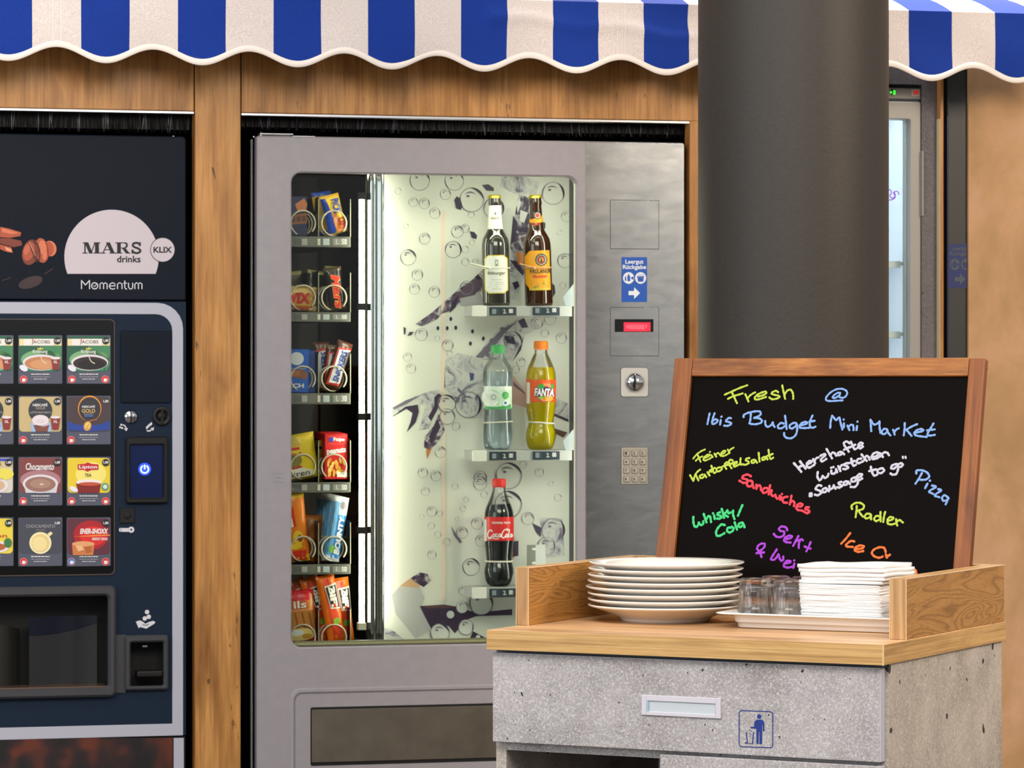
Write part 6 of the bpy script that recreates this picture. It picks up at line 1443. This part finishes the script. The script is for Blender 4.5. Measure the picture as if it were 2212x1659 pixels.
for i, (gx, gy, lab) in enumerate(((1631, .052, 'upturned clear tumbler nearest the plates'), (1704, .060, 'upturned clear tumbler against the napkin pile'), (1676, .122, 'upturned clear tumbler behind the other glasses'), (1742, .128, 'upturned clear tumbler at the back, half hidden by napkins'))):
    p = K.P(gx, HZ, ty0 + gy)
    if gf is None: o = gf = gm.build('drinking_glass'); tag(o, cat='glass', group='upturned tumblers on the tray')
    else: o = gf.copy(); COL.objects.link(o)
    o['label'] = lab; o.matrix_world = K.M @ Matrix.Translation((p.x, p.y, zt_in + .0003)) @ Matrix.Rotation(i * .4, 4, 'Z')
# napkins
def napkin_mesh(L, D_, T, wave, seed):
    rnd = random.Random(seed); b = MB(); N = 18
    ph = [rnd.uniform(0, 6.28) for _ in range(5)]
    def wv(x, y): return wave * (math.sin(34 * x + ph[0]) * .5 + math.sin(21 * y + ph[1]) * .6 + math.sin(50 * (x + y) + ph[2]) * .3)
    O = rrect(-L / 2, L / 2, -D_ / 2, D_ / 2, .004, 3)
    bm = bmesh.new()
    def sub(n):
        for j in range(n + 1):
            for i in range(n + 1): yield -L / 2 + L * i / n, -D_ / 2 + D_ * j / n
    top, bot = [], []
    n = 12
    for x, y in sub(n):
        ex = .0006 * math.sin(40 * y + ph[3]); ey = .0006 * math.sin(40 * x + ph[4])
        top.append((x + ex * (2 * x / L) ** 2, y + ey * (2 * y / D_) ** 2, T + wv(x, y))); bot.append((x + ex, y + ey, wv(x, y)))
    vs = top + bot; fs = []; q = (n + 1) ** 2
    for j in range(n):
        for i in range(n):
            a = j * (n + 1) + i; fs.append((a, a + 1, a + n + 2, a + n + 1)); fs.append((q + a, q + a + n + 1, q + a + n + 2, q + a + 1))
    edge = [i for i in range(n + 1)] + [j * (n + 1) + n for j in range(1, n + 1)] + [n * (n + 1) + i for i in range(n - 1, -1, -1)] + [j * (n + 1) for j in range(n - 1, 0, -1)]
    # rounded folded edge: a mid ring pushed outwards
    mid = []
    for e in edge:
        x, y, z = top[e]; mx = max(abs(x) / (L / 2), 1e-6); my = abs(y) / (D_ / 2)
        dx = (.0004 if mx > .97 else 0) * (1 if x > 0 else -1); dy = (.0004 if my > .97 else 0) * (1 if y > 0 else -1); mid.append((x + dx, y + dy, (z + bot[e][2]) / 2))
    o_ = len(vs); vs += mid; m_ = len(edge)
    for k in range(m_):
        k2 = (k + 1) % m_; fs.append((edge[k], o_ + k, o_ + k2, edge[k2])); fs.append((o_ + k, q + edge[k], q + edge[k2], o_ + k2))
    b.add(vs, fs, M_PAPER, True)
    return b
NL, ND, NTk = .138, .118, .0024
nc = K.P(1731, HZ, ty0 + .018)
n0 = Vector((nc.x + NL / 2, nc.y + ND / 2, 0))
protos = []
for v in range(4): protos.append(napkin_mesh(NL, ND, NTk * .985, .00004, v))
NB = 29
rn = random.Random(4); srcs = {}
zN = zt_in + .0006
for i in range(NB):
    v = i % 4
    if v not in srcs: o = srcs[v] = protos[v].build('paper_napkin'); tag(o, 'thin white folded napkin in the even lower part of the pile', 'napkin', 'napkins in the even lower pile')
    else: o = srcs[v].copy(); COL.objects.link(o)
    lean = -.0060 * (1 - abs(i - 8) / 17.0)
    o.matrix_world = K.M @ Matrix.Translation((n0.x + rn.uniform(-.0008, .0008) - .0002 * max(0, i - 8), n0.y + rn.uniform(-.0005, .0005), zN)) @ Matrix.Rotation(R(rn.uniform(-.35, .35)), 4, 'Z')
    zN += NTk
tops = ((.144, .120, .0056, .0012, -.001, .004, 1.0), (.145, .120, .0056, .0016, .004, .005, 3.0), (.148, .124, .0068, .0026, .003, .007, 1.5), (.149, .124, .0068, .0030, .001, .007, 2.5), (.148, .124, .0068, .0034, -.003, .008, 1.0))
labs = ('loose wavy napkin lowest of the untidy top bundle', 'loose wavy napkin second from the bottom of the untidy top bundle', 'loose wavy napkin in the middle of the untidy top bundle', 'loose wavy napkin just under the topmost one', 'topmost wavy white napkin of the pile')
for i, (L, D_, T, wv_, dx, dy, rot) in enumerate(tops):
    o = napkin_mesh(L, D_, T * .96, wv_, 20).build('paper_napkin'); tag(o, labs[i], 'napkin', 'loose napkins on top of the pile')
    o.matrix_world = K.M @ Matrix.Translation((n0.x + dx, n0.y + dy, zN + .0012)) @ Matrix.Rotation(R(-rot), 4, 'Z'); zN += T

# ---------------------------------------------------------------- chalkboard leaning on the back rail
TILT = 13.0
BT = .018
v0 = YBACK - RH * math.tan(R(TILT)) - BT / math.cos(R(TILT)) - .0008
B_ = Frame(K.M @ Matrix.Translation((0, v0, WT)) @ Matrix.Rotation(-R(TILT), 4, 'X'))
bz0 = .0046
bxl, bxr, bil, bir, bzt, bzi = -.6217, -.0468, -.5870, -.0757, .4535, .4212
board = thing('chalkboard', 'wood framed chalkboard with bright handwritten menu leaning on the counter', 'chalkboard', B_, ((bxl + bxr) / 2, 0, bz0))
b = MB(); b.box(bxl, bil - .0003, 0, BT, bz0, bzt, M_FRZ, .0016, 2); b.build('side_stile', board)
b = MB(); b.box(bir + .0003, bxr, 0, BT, bz0, bzt - .0012, M_FRZ, .0022, 2); b.lathe([(.002, 0), (.002, .0006), (.0001, .0006)], (bxr - .0001, BT / 2, bzt - .018), M_GREYP, 10)
b.box(bxr - .0002, bxr + .0003, BT * .42, BT * .5, bz0 + .003, bzt - .006, C(84, 52, 24, .6)); b.build('side_stile', board)
b = MB(); b.box(bil, bir, .0004, BT, bzi, bzt - .0004, M_FRX, .0016, 2); b.build('top_rail', board)
b = MB(); b.box(bil, bir, .0004, BT, bz0, bz0 + .032, M_FRX, .0016, 2); b.build('bottom_rail', board)
DBD = .0075
surf = MB().box(bil - .003, bir + .003, DBD, DBD + .005, bz0 + .028, bzi + .003, M_SLATE).build('writing_surface', board)
SA = lambda p: (1400 + p[0] / 5.53, 750 + p[1] / 5.53)
SB = lambda p: (1750 + p[0] / 5.53, 750 + p[1] / 5.53)
SC_ = lambda p: (1400 + p[0] / 5.53, 1000 + p[1] / 5.53)
SD = lambda p: (1750 + p[0] / 4.147, 1000 + p[1] / 4.147)
INK = {k: mat('chalk_ink_' + k, tuple(int(q * .88) for q in c), .6, spec=.2) for k, c in (('lime', (196, 216, 82)), ('blue', (138, 178, 240)), ('white', (208, 208, 226)), ('red', (246, 74, 90)), ('green', (72, 214, 132)), ('violet', (176, 72, 222)), ('orange', (250, 124, 62)))}
WORDS = [
 ('lime', SA, 2.5, [[(915, 568), (1000, 530), (1090, 490), (1185, 455)], [(1000, 540), (1025, 590), (1045, 635), (1062, 670)], [(952, 618), (1020, 585), (1080, 568), (1130, 552)], [(1160, 560), (1180, 605), (1200, 650)], [(1185, 615), (1215, 580), (1250, 555), (1280, 540)],
   [(1310, 590), (1370, 575), (1410, 552), (1405, 532), (1370, 538), (1310, 565), (1275, 600), (1280, 622), (1320, 624), (1370, 607), (1410, 595)], [(1555, 540), (1530, 522), (1490, 535), (1475, 555), (1510, 570), (1555, 580), (1570, 595), (1540, 614), (1480, 622), (1448, 600)], [(1602, 455), (1615, 520), (1628, 580), (1637, 618)], [(1628, 570), (1660, 522), (1700, 508), (1725, 540), (1733, 580), (1733, 618)]]),
 ('blue', SB, 2.4, [[(390, 636), (320, 640), (240, 644), (195, 634), (192, 600), (240, 545), (310, 505), (380, 498), (430, 520), (442, 555), (420, 592), (385, 606), (352, 596), (352, 570), (358, 545), (320, 550), (280, 580), (270, 604), (300, 606), (348, 578)]]),
 ('blue', SA, 2.6, [[(735, 790), (722, 850), (708, 920)], [(795, 788), (780, 830), (765, 885), (768, 915), (790, 916), (822, 895), (830, 874), (805, 862), (775, 880)], [(868, 868), (860, 925)], [(872, 833), (880, 828)], [(992, 850), (965, 846), (938, 868), (930, 885), (965, 895), (992, 908), (985, 925), (950, 940), (908, 938)],
   [(1142, 838), (1140, 815), (1185, 788), (1260, 770), (1330, 768), (1345, 800), (1310, 830), (1262, 845), (1330, 852), (1360, 880), (1345, 905), (1290, 920), (1230, 918), (1208, 908)], [(1228, 792), (1222, 860), (1212, 912)], [(1398, 880), (1402, 925), (1425, 952), (1465, 935), (1490, 897)], [(1490, 900), (1496, 930), (1512, 955)], [(1622, 915), (1590, 905), (1552, 935), (1556, 965), (1592, 970), (1632, 945)], [(1635, 818), (1645, 890), (1655, 978)],
   [(1772, 910), (1740, 905), (1696, 930), (1692, 960), (1720, 972), (1762, 945), (1776, 922), (1780, 985), (1762, 1050), (1710, 1088), (1652, 1082), (1625, 1052), (1625, 1024)], [(1822, 935), (1880, 920), (1902, 905), (1880, 893), (1840, 905), (1810, 937), (1815, 962), (1870, 967), (1930, 962)], [(1965, 815), (1940, 870), (1930, 920), (1942, 955), (1972, 962), (2000, 950)], [(1925, 890), (1990, 880)]]),
 ('blue', SB, 2.6, [[(240, 965), (245, 890), (262, 818)], [(262, 818), (285, 845), (310, 872), (335, 848), (350, 840)], [(350, 842), (365, 910), (385, 985)], [(404, 908), (402, 960)], [(398, 868), (402, 863)], [(445, 935), (455, 960), (470, 992)], [(455, 960), (480, 932), (508, 930), (518, 960), (518, 992)], [(560, 940), (554, 992)], [(563, 893), (568, 888)]]),
 ('blue', SB, 2.6, [[(720, 865), (725, 930), (730, 1005)], [(720, 868), (760, 922), (800, 915), (828, 888)], [(828, 885), (830, 960), (840, 1025)], [(922, 985), (890, 975), (858, 1002), (860, 1032), (890, 1038), (920, 1010)], [(920, 985), (932, 1022), (960, 1055)], [(990, 985), (1000, 1010), (1010, 1046)], [(1005, 1015), (1030, 985), (1060, 970)], [(1130, 905), (1128, 980), (1118, 1055)], [(1280, 920), (1220, 945), (1150, 985)], [(1150, 985), (1180, 1022), (1212, 1060)],
   [(1255, 1022), (1320, 1010), (1352, 995), (1330, 978), (1280, 990), (1245, 1022), (1260, 1052), (1320, 1066), (1395, 1072)], [(1475, 910), (1445, 960), (1410, 1020), (1402, 1046), (1430, 1057), (1490, 1048)], [(1395, 995), (1450, 988), (1490, 983)]]),
 ('lime', SA, 2.2, [[(538, 1332), (580, 1282), (630, 1245), (680, 1222)], [(590, 1285), (610, 1330), (628, 1370)], [(568, 1358), (605, 1325), (650, 1305)], [(675, 1325), (720, 1305), (736, 1287), (710, 1285), (675, 1310), (660, 1340), (680, 1355), (740, 1330), (765, 1308)], [(752, 1288), (772, 1315)], [(735, 1253), (742, 1250)], [(790, 1270), (815, 1310)], [(800, 1290), (830, 1265), (850, 1275), (868, 1300)], [(875, 1277), (905, 1267), (925, 1242), (905, 1238), (880, 1257), (870, 1287), (890, 1302), (930, 1290), (962, 1270)], [(950, 1222), (975, 1265)], [(965, 1247), (985, 1222), (1022, 1200)]]),
 ('lime', SA, 2.5, [[(500, 1528), (520, 1562), (540, 1598)], [(540, 1596), (560, 1532), (588, 1490), (622, 1462)], [(572, 1532), (586, 1562), (602, 1592)], [(652, 1520), (622, 1535), (620, 1560), (648, 1562), (680, 1530)], [(672, 1520), (695, 1555)], [(708, 1492), (735, 1535)], [(715, 1512), (738, 1484), (758, 1490)], [(755, 1415), (770, 1460), (787, 1502), (815, 1490)], [(735, 1475), (800, 1442)], [(850, 1437), (820, 1450), (820, 1480), (850, 1482), (880, 1457), (872, 1437), (850, 1437)], [(968, 1395), (945, 1375), (920, 1390), (915, 1420), (935, 1455)], [(890, 1425), (950, 1403)], [(1012, 1355), (985, 1345), (965, 1365), (975, 1410), (997, 1448)], [(950, 1410), (1032, 1375)],
   [(1020, 1410), (1050, 1392), (1062, 1372), (1035, 1375), (1020, 1400), (1030, 1427), (1060, 1417), (1088, 1400)], [(1105, 1325), (1102, 1370), (1108, 1402), (1132, 1398)], [(1212, 1325), (1180, 1330), (1166, 1350), (1195, 1365), (1202, 1385), (1172, 1402), (1145, 1405)], [(1272, 1345), (1240, 1352), (1236, 1377), (1260, 1382), (1285, 1352)], [(1278, 1348), (1302, 1382)], [(1320, 1260), (1326, 1320), (1332, 1368)], [(1402, 1310), (1367, 1320), (1365, 1347), (1390, 1342), (1412, 1315)], [(1405, 1312), (1428, 1342)], [(1438, 1225), (1446, 1285), (1462, 1335), (1495, 1320)], [(1418, 1302), (1490, 1275)]]),
 ('white', SA, 3.0, [[(1740, 1385), (1790, 1440), (1830, 1490)], [(1812, 1362), (1850, 1410), (1882, 1452)], [(1788, 1442), (1850, 1408)], [(1900, 1400), (1935, 1385), (1956, 1367), (1930, 1360), (1900, 1385), (1897, 1420), (1925, 1440), (1985, 1405)]]),
 ('white', SB, 2.8, [[(35, 1335), (60, 1388)], [(48, 1362), (75, 1327), (102, 1318)], [(120, 1300), (165, 1278), (182, 1290), (130, 1340), (142, 1366), (195, 1335)], [(195, 1215), (230, 1275), (262, 1330)], [(240, 1292), (265, 1262), (290, 1264), (312, 1298)], [(367, 1250), (335, 1262), (335, 1290), (365, 1285), (387, 1257)], [(378, 1252), (408, 1282)], [(472, 1150), (440, 1128), (405, 1140), (410, 1175), (440, 1215), (462, 1250)], [(403, 1227), (472, 1193)], [(485, 1128), (510, 1180), (530, 1220), (572, 1200)], [(468, 1202), (540, 1165)], [(575, 1187), (610, 1172), (628, 1152), (605, 1140), (580, 1160), (575, 1190), (600, 1210), (632, 1188)]]),
 ('white', SB, 2.9, [[(92, 1490), (86, 1545), (108, 1588), (128, 1580), (150, 1537)], [(150, 1538), (172, 1562), (205, 1548), (220, 1512)], [(253, 1472), (255, 1505), (285, 1512), (312, 1480)], [(308, 1455), (322, 1497)], [(248, 1442), (254, 1440)], [(274, 1434), (280, 1432)], [(335, 1420), (362, 1482)], [(350, 1457), (370, 1417), (402, 1402)], [(457, 1385), (425, 1390), (410, 1410), (440, 1422), (455, 1440), (422, 1458), (395, 1455)], [(490, 1330), (500, 1380), (517, 1417), (548, 1405)], [(468, 1387), (532, 1358)], [(612, 1332), (575, 1337), (555, 1367), (577, 1387), (625, 1367), (648, 1350)], [(613, 1280), (645, 1322), (677, 1360)], [(650, 1325), (672, 1300), (697, 1312), (712, 1345)], [(740, 1317), (790, 1302), (827, 1272), (800, 1258), (760, 1270), (735, 1307), (750, 1337), (800, 1327), (842, 1300)], [(838, 1268), (870, 1314)], [(850, 1287), (885, 1258), (920, 1262), (942, 1292)]]),
 ('white', SD, 2.9, [[(-2, 272), (-3, 300)], [(12, 270), (12, 298)], [(102, 207), (75, 200), (48, 232), (85, 250), (97, 270), (70, 290), (42, 285)], [(142, 225), (115, 235), (112, 260), (135, 262), (152, 237)], [(146, 228), (168, 255)], [(172, 205), (177, 235), (200, 227), (212, 200)], [(210, 203), (228, 232)], [(282, 170), (255, 178), (263, 195), (287, 205), (262, 222), (243, 218)], [(327, 165), (305, 172), (300, 195), (325, 195), (342, 167)], [(334, 168), (358, 190)], [(405, 130), (375, 140), (370, 165), (400, 165), (420, 138), (427, 180), (402, 215), (363, 215)], [(418, 137), (450, 125), (466, 106), (445, 100), (420, 120), (415, 150), (440, 155), (467, 140)],
   [(543, 33), (552, 75), (572, 113), (602, 105)], [(528, 74), (592, 58)], [(642, 48), (610, 60), (604, 85), (635, 92), (662, 70), (650, 50), (638, 50)], [(777, 10), (740, 20), (725, 45), (750, 52), (782, 28), (787, 60), (770, 100), (737, 105), (720, 95)], [(815, 3), (790, 13), (788, 33), (812, 36), (830, 18), (818, 3)]]),
 ('white', SB, 2.4, [[(1106, 1306), (1110, 1326)], [(1138, 1306), (1143, 1326)]]),
 ('red', SC_, 2.9, [[(1230, 162), (1190, 140), (1140, 153), (1125, 182), (1180, 200), (1187, 225), (1142, 240), (1090, 213)], [(1237, 215), (1200, 215), (1180, 245), (1190, 277), (1225, 280), (1250, 250)], [(1245, 222), (1250, 265), (1262, 302)], [(1293, 258), (1295, 312)], [(1298, 287), (1328, 267), (1345, 290), (1348, 327)], [(1432, 305), (1395, 300), (1365, 330), (1375, 357), (1410, 352), (1440, 322)], [(1457, 265), (1450, 320), (1440, 377)], [(1478, 325), (1470, 372), (1490, 397), (1520, 380)], [(1520, 380), (1525, 402), (1540, 427), (1567, 415), (1572, 392)], [(1592, 405), (1577, 442)], [(1596, 374), (1600, 370)], [(1667, 405), (1630, 410), (1605, 440), (1620, 472), (1662, 477)], [(1712, 390), (1705, 440), (1692, 497)], [(1700, 472), (1725, 457), (1747, 472), (1742, 517)], [(1775, 517), (1820, 522), (1846, 502), (1820, 485), (1785, 500), (1770, 537), (1790, 562), (1838, 570)], [(1922, 532), (1890, 530), (1878, 550), (1910, 565), (1927, 582), (1902, 602), (1853, 578)]]),
 ('green', SC_, 3.0, [[(540, 643), (540, 700), (552, 752), (577, 765), (602, 735), (605, 712)], [(605, 715), (627, 742), (655, 732), (658, 697)], [(663, 608), (680, 660), (697, 712)], [(690, 682), (715, 642), (740, 642), (752, 707)], [(788, 625), (797, 672)], [(773, 604), (777, 602)], [(862, 590), (835, 600), (828, 620), (860, 632), (877, 650), (852, 667), (826, 665)], [(878, 548), (895, 600), (907, 657)], [(950, 565), (920, 600), (903, 612)], [(908, 610), (930, 630), (955, 645)], [(948, 580), (962, 602), (990, 592)], [(1015, 568), (1015, 620), (1032, 672)], [(1127, 503), (1100, 565), (1073, 632)],
   [(917, 745), (880, 735), (840, 770), (813, 820), (820, 867), (857, 870), (912, 840)], [(987, 775), (955, 775), (943, 810), (970, 832), (1007, 815), (1020, 785), (1000, 765), (985, 775)], [(1033, 708), (1045, 750), (1062, 797)], [(1125, 713), (1090, 725), (1078, 755), (1105, 767), (1137, 735)], [(1130, 715), (1152, 770)]]),
 ('violet', SC_, 2.8, [[(1662, 807), (1650, 775), (1600, 760), (1563, 785), (1580, 812), (1622, 822), (1622, 860), (1580, 887), (1530, 880), (1500, 848)], [(1650, 912), (1700, 900), (1720, 880), (1690, 870), (1640, 890), (1623, 925), (1650, 947), (1702, 952)], [(1797, 872), (1770, 920), (1733, 992)], [(1762, 938), (1825, 915), (1850, 925)], [(1812, 930), (1800, 970), (1800, 1017)], [(1942, 945), (1915, 1010), (1890, 1057)], [(1868, 998), (1905, 1015), (1942, 1025)],
   [(1355, 1127), (1345, 1090), (1343, 1058)], [(1387, 1070), (1330, 1077), (1293, 1080)], [(1300, 1080), (1340, 1050), (1385, 1010), (1392, 970), (1355, 965), (1315, 990), (1303, 1030), (1342, 1062)], [(1538, 1033), (1500, 1090), (1467, 1148), (1500, 1158), (1530, 1135), (1557, 1092)], [(1557, 1092), (1570, 1140), (1590, 1168), (1612, 1160), (1614, 1118)], [(1642, 1202), (1690, 1192), (1702, 1177), (1662, 1170), (1630, 1200), (1623, 1235), (1665, 1252), (1720, 1242)], [(1747, 1200), (1735, 1255)], [(1743, 1168), (1748, 1164)]]),
 ('lime', SD, 2.6, [[(377, 415), (370, 388), (400, 362), (445, 358), (480, 380), (475, 410), (440, 425), (415, 430)], [(418, 385), (415, 430), (407, 487)], [(432, 428), (450, 455), (473, 482)], [(542, 460), (510, 455), (488, 480), (500, 497), (530, 490), (547, 467)], [(544, 465), (546, 507)], [(622, 480), (595, 475), (573, 500), (590, 522), (622, 507)], [(630, 438), (630, 480), (632, 525)], [(672, 438), (660, 490), (655, 530)], [(692, 522), (730, 510), (747, 495), (720, 485), (695, 505), (695, 542), (725, 552), (757, 545)], [(770, 503), (772, 535), (781, 562)], [(778, 527), (800, 512), (832, 535)]]),
 ('blue', SD, 2.7, [[(952, 97), (953, 70), (1000, 67), (1045, 85), (1067, 120), (1042, 147), (1000, 152), (973, 148)], [(1002, 90), (975, 140), (943, 187)], [(1052, 185), (1030, 227)], [(1070, 162), (1076, 158)], [(1090, 203), (1128, 215), (1066, 255), (1102, 278)], [(1145, 235), (1175, 246), (1116, 290), (1158, 308)], [(1242, 317), (1207, 290), (1183, 310), (1190, 337), (1222, 337), (1240, 318)], [(1238, 318), (1226, 345), (1214, 372)]]),
 ('orange', SD, 2.8, [[(360, 628), (320, 680), (278, 724)], [(397, 705), (365, 700), (325, 730), (327, 748), (382, 754)], [(405, 772), (460, 767), (482, 750), (450, 740), (410, 755), (400, 782), (430, 797), (477, 790)], [(677, 800), (665, 765), (625, 756), (575, 775), (553, 805), (572, 835), (615, 850), (650, 840)], [(678, 818), (688, 850)], [(692, 838), (716, 822)]]),
 ('orange', SD, 2.8, [[(880, 990), (890, 965), (905, 962), (918, 985), (920, 1010)], [(917, 972), (930, 955), (945, 963), (950, 985), (952, 1010)]]),
]
nB = B_.M.to_3x3() @ Vector((0, 0, 1))
for col_, S, w, strokes in WORDS:
    b = MB(); q = B_.scale(1780, DBD)
    for st_ in strokes:
        P = [B_.P(*S(p), DBD - .0006) for p in st_]
        P = catmull(P, 5) if len(P) > 2 else [P[0], P[0] * .5 + P[1] * .5, P[1]]
        rad = [w * .93 * q * (.96 + .12 * math.sin(k * 1.3)) for k in range(len(P))]
        b.tube(P, rad, INK[col_], 10, squash=((0, 1, 0), .22))
    b.build('handwriting', surf, label=col_ + ' handwriting')

# ---------------------------------------------------------------- glass door cooler behind the column, and the returns machine
M_FG = mat('grey_cooler_enamel', (150, 146, 138), .4)
DFR = .045
f0, f1 = W.X(1730, DFR), W.X(1989.5, DFR)
ftop, fhead, fdoor = W.Z(1950, 190, DFR), W.Z(1950, 216, DFR), W.Z(1950, 219.5, DFR)
fr = thing('glass_door_cooler', 'tall lit cooler with a glass door half hidden by the round column', 'refrigerator', W, ((f0 + f1) / 2, DFR, 0))
M_FRI = mat('white_cooler_lining', (232, 236, 240), .4)
b = MB(); b.box(f0, f0 + .02, DFR + .05, .62, .05, ftop, M_FG); b.box(f1 - .02, f1, DFR + .05, .62, .05, ftop, M_FG); b.box(f0 + .02, f1 - .02, .60, .62, .05, ftop, M_FRI); b.box(f0 + .02, f1 - .02, DFR + .05, .60, fhead - .01, ftop, M_FG); b.box(f0 + .02, f1 - .02, DFR + .05, .60, 0, .12, M_FG)
b.box(f0 + .02, f0 + .024, DFR + .055, .60, .12, fhead - .012, M_FRI); b.box(f1 - .024, f1 - .02, DFR + .055, .60, .12, fhead - .012, M_FRI); b.build('body', fr)
b = MB(); b.box(f0, f1, DFR, DFR + .05, fhead + .002, ftop, M_FG, .002); FF = Flat(W, DFR)
b.rect(FF, 1924, 1935.5, 192.5, 205.5, C(34, 40, 30, .3), 1)
M_GRN = mat('green_digit', (60, 240, 60), .4, emit=(60, 255, 60), es=1.3)
b.disc(FF, 1924.6, 199.4, 2.2, 2.4, M_GRN, 2, 12); b.circ(FF, 1932, 197, 1.0, 2.6, M_GRN, 2, 16); b.circ(FF, 1932, 202, 1.0, 2.8, M_GRN, 2, 16)
b.rect(FF, 1969, 1986.5, 193, 207.5, C(196, 190, 186, .4), 1); b.rect(FF, 1973, 1984, 195, 204.5, mat('red_switch', (190, 44, 36), .4, emit=(220, 40, 30), es=.35), 2); b.build('control_header', fr)
b = MB(); g1 = W.X(1966.5, DFR)
b.ring((f0, f1, .12, fdoor), (f0 + .04, g1, .20, W.Z(1945, 257, DFR)), .004, .004, DFR, DFR + .045, M_FG, .0015)
b.box(f0, f1, DFR + .004, DFR + .04, fdoor, fhead + .002, C(50, 58, 70, .5)); dr_ = b.build('door', fr)
MB().box(W.X(1988.5, DFR), W.X(1991.5, DFR), DFR - .012, DFR + .01, W.Z(1990, 467, DFR), W.Z(1990, 327, DFR), C(146, 140, 134, .35), .001).build('door_handle', dr_)
b = MB(); b.box(f0 + .04, g1, DFR + .02, DFR + .026, .20, W.Z(1945, 257, DFR), M_PANE)
b.build('glass', dr_)
b = MB(); FG = Flat(W, DFR + .019); M_PUR = mat('violet_marker', (150, 90, 230), .6)
for pts in ([(1917, 412), (1923, 410), (1926, 416), (1922, 424), (1930, 428), (1934, 420), (1930, 414)], [(1912, 428), (1918, 432), (1928, 431), (1934, 425), (1930, 416), (1937, 413), (1941, 417), (1941, 421)]): b.line(FG, pts, 2.2, M_PUR, 1, 5)
b.build('marker_writing', dr_)
zz = [W.Z(1940, y, .12) for y in (570, 722, 410 - 10, 880, 1040)]
for i in (0, 1, 3, 4):
    b = MB(); b.box(f0 + .026, W.X(1948, .16), .10, .58, zz[i] - .004, zz[i] + .004, M_FRI); b.box(f0 + .026, W.X(1944, .1), .096, .10, zz[i] - .010, zz[i] + .006, C(226, 232, 240, .3), .001); b.build('shelf', fr)
b = MB(); xl_ = W.X(1830, .1); b.tube([(xl_, .115, .25), (xl_, .115, fhead - .06)], .008, M_LEDC, 12); b.build('light_tube', fr)
b = MB(); b.box(f0 + .06, f1 - .08, .12, .16, fhead - .022, fhead - .014, M_LEDC); b.build('light_strip', fr)
b = MB()
for y0_, y1_ in ((440, 560), (585, 715)):
    x_ = W.X(1925, .3); b.box(x_ - .06, x_ - .02, .25, .32, W.Z(1930, y1_, .3), W.Z(1930, y0_, .3), C(176, 186, 204, .3), .006)
b.build('rear_divider', fr)

rm = thing('returns_machine', 'dark narrow empties machine panel with a dim blue returns sticker', 'recycling machine', W, (W.X(2070, .03), .03, 0))
rx0, rx1 = W.X(2046, .03), x_w - .0008
b = MB(); b.box(rx0, rx1, .03, .6, 0, 2.3, mat('charcoal_machine_front', (38, 40, 40), .45), .004); b.build('front_panel', rm)
b = MB(); b.box(rx0 - .0003, rx0 + .0022, .029, .034, .1, W.Z(2048, 250, .03), mat('blue_black_edge', (30, 44, 86), .25), .001); b.build('edge_strip', rm)
b = MB(); FR_ = Flat(W, .03); returns_sign(b, FR_, 2048.5, 527, .93, .98, C(14, 34, 92, .5), C(66, 72, 84, .5), C(14, 34, 92, .5), xmax=2088.5); b.build('returns_sticker', rm)
b = MB(); b.disc(FR_, 2079, 213.5, 3.4, 3.6, C(60, 40, 40, .5), 1, 16); b.disc(FR_, 2079, 213.5, 2, 2.2, C(36, 30, 34, .5), 2, 16); b.build('cover_screw', rm)
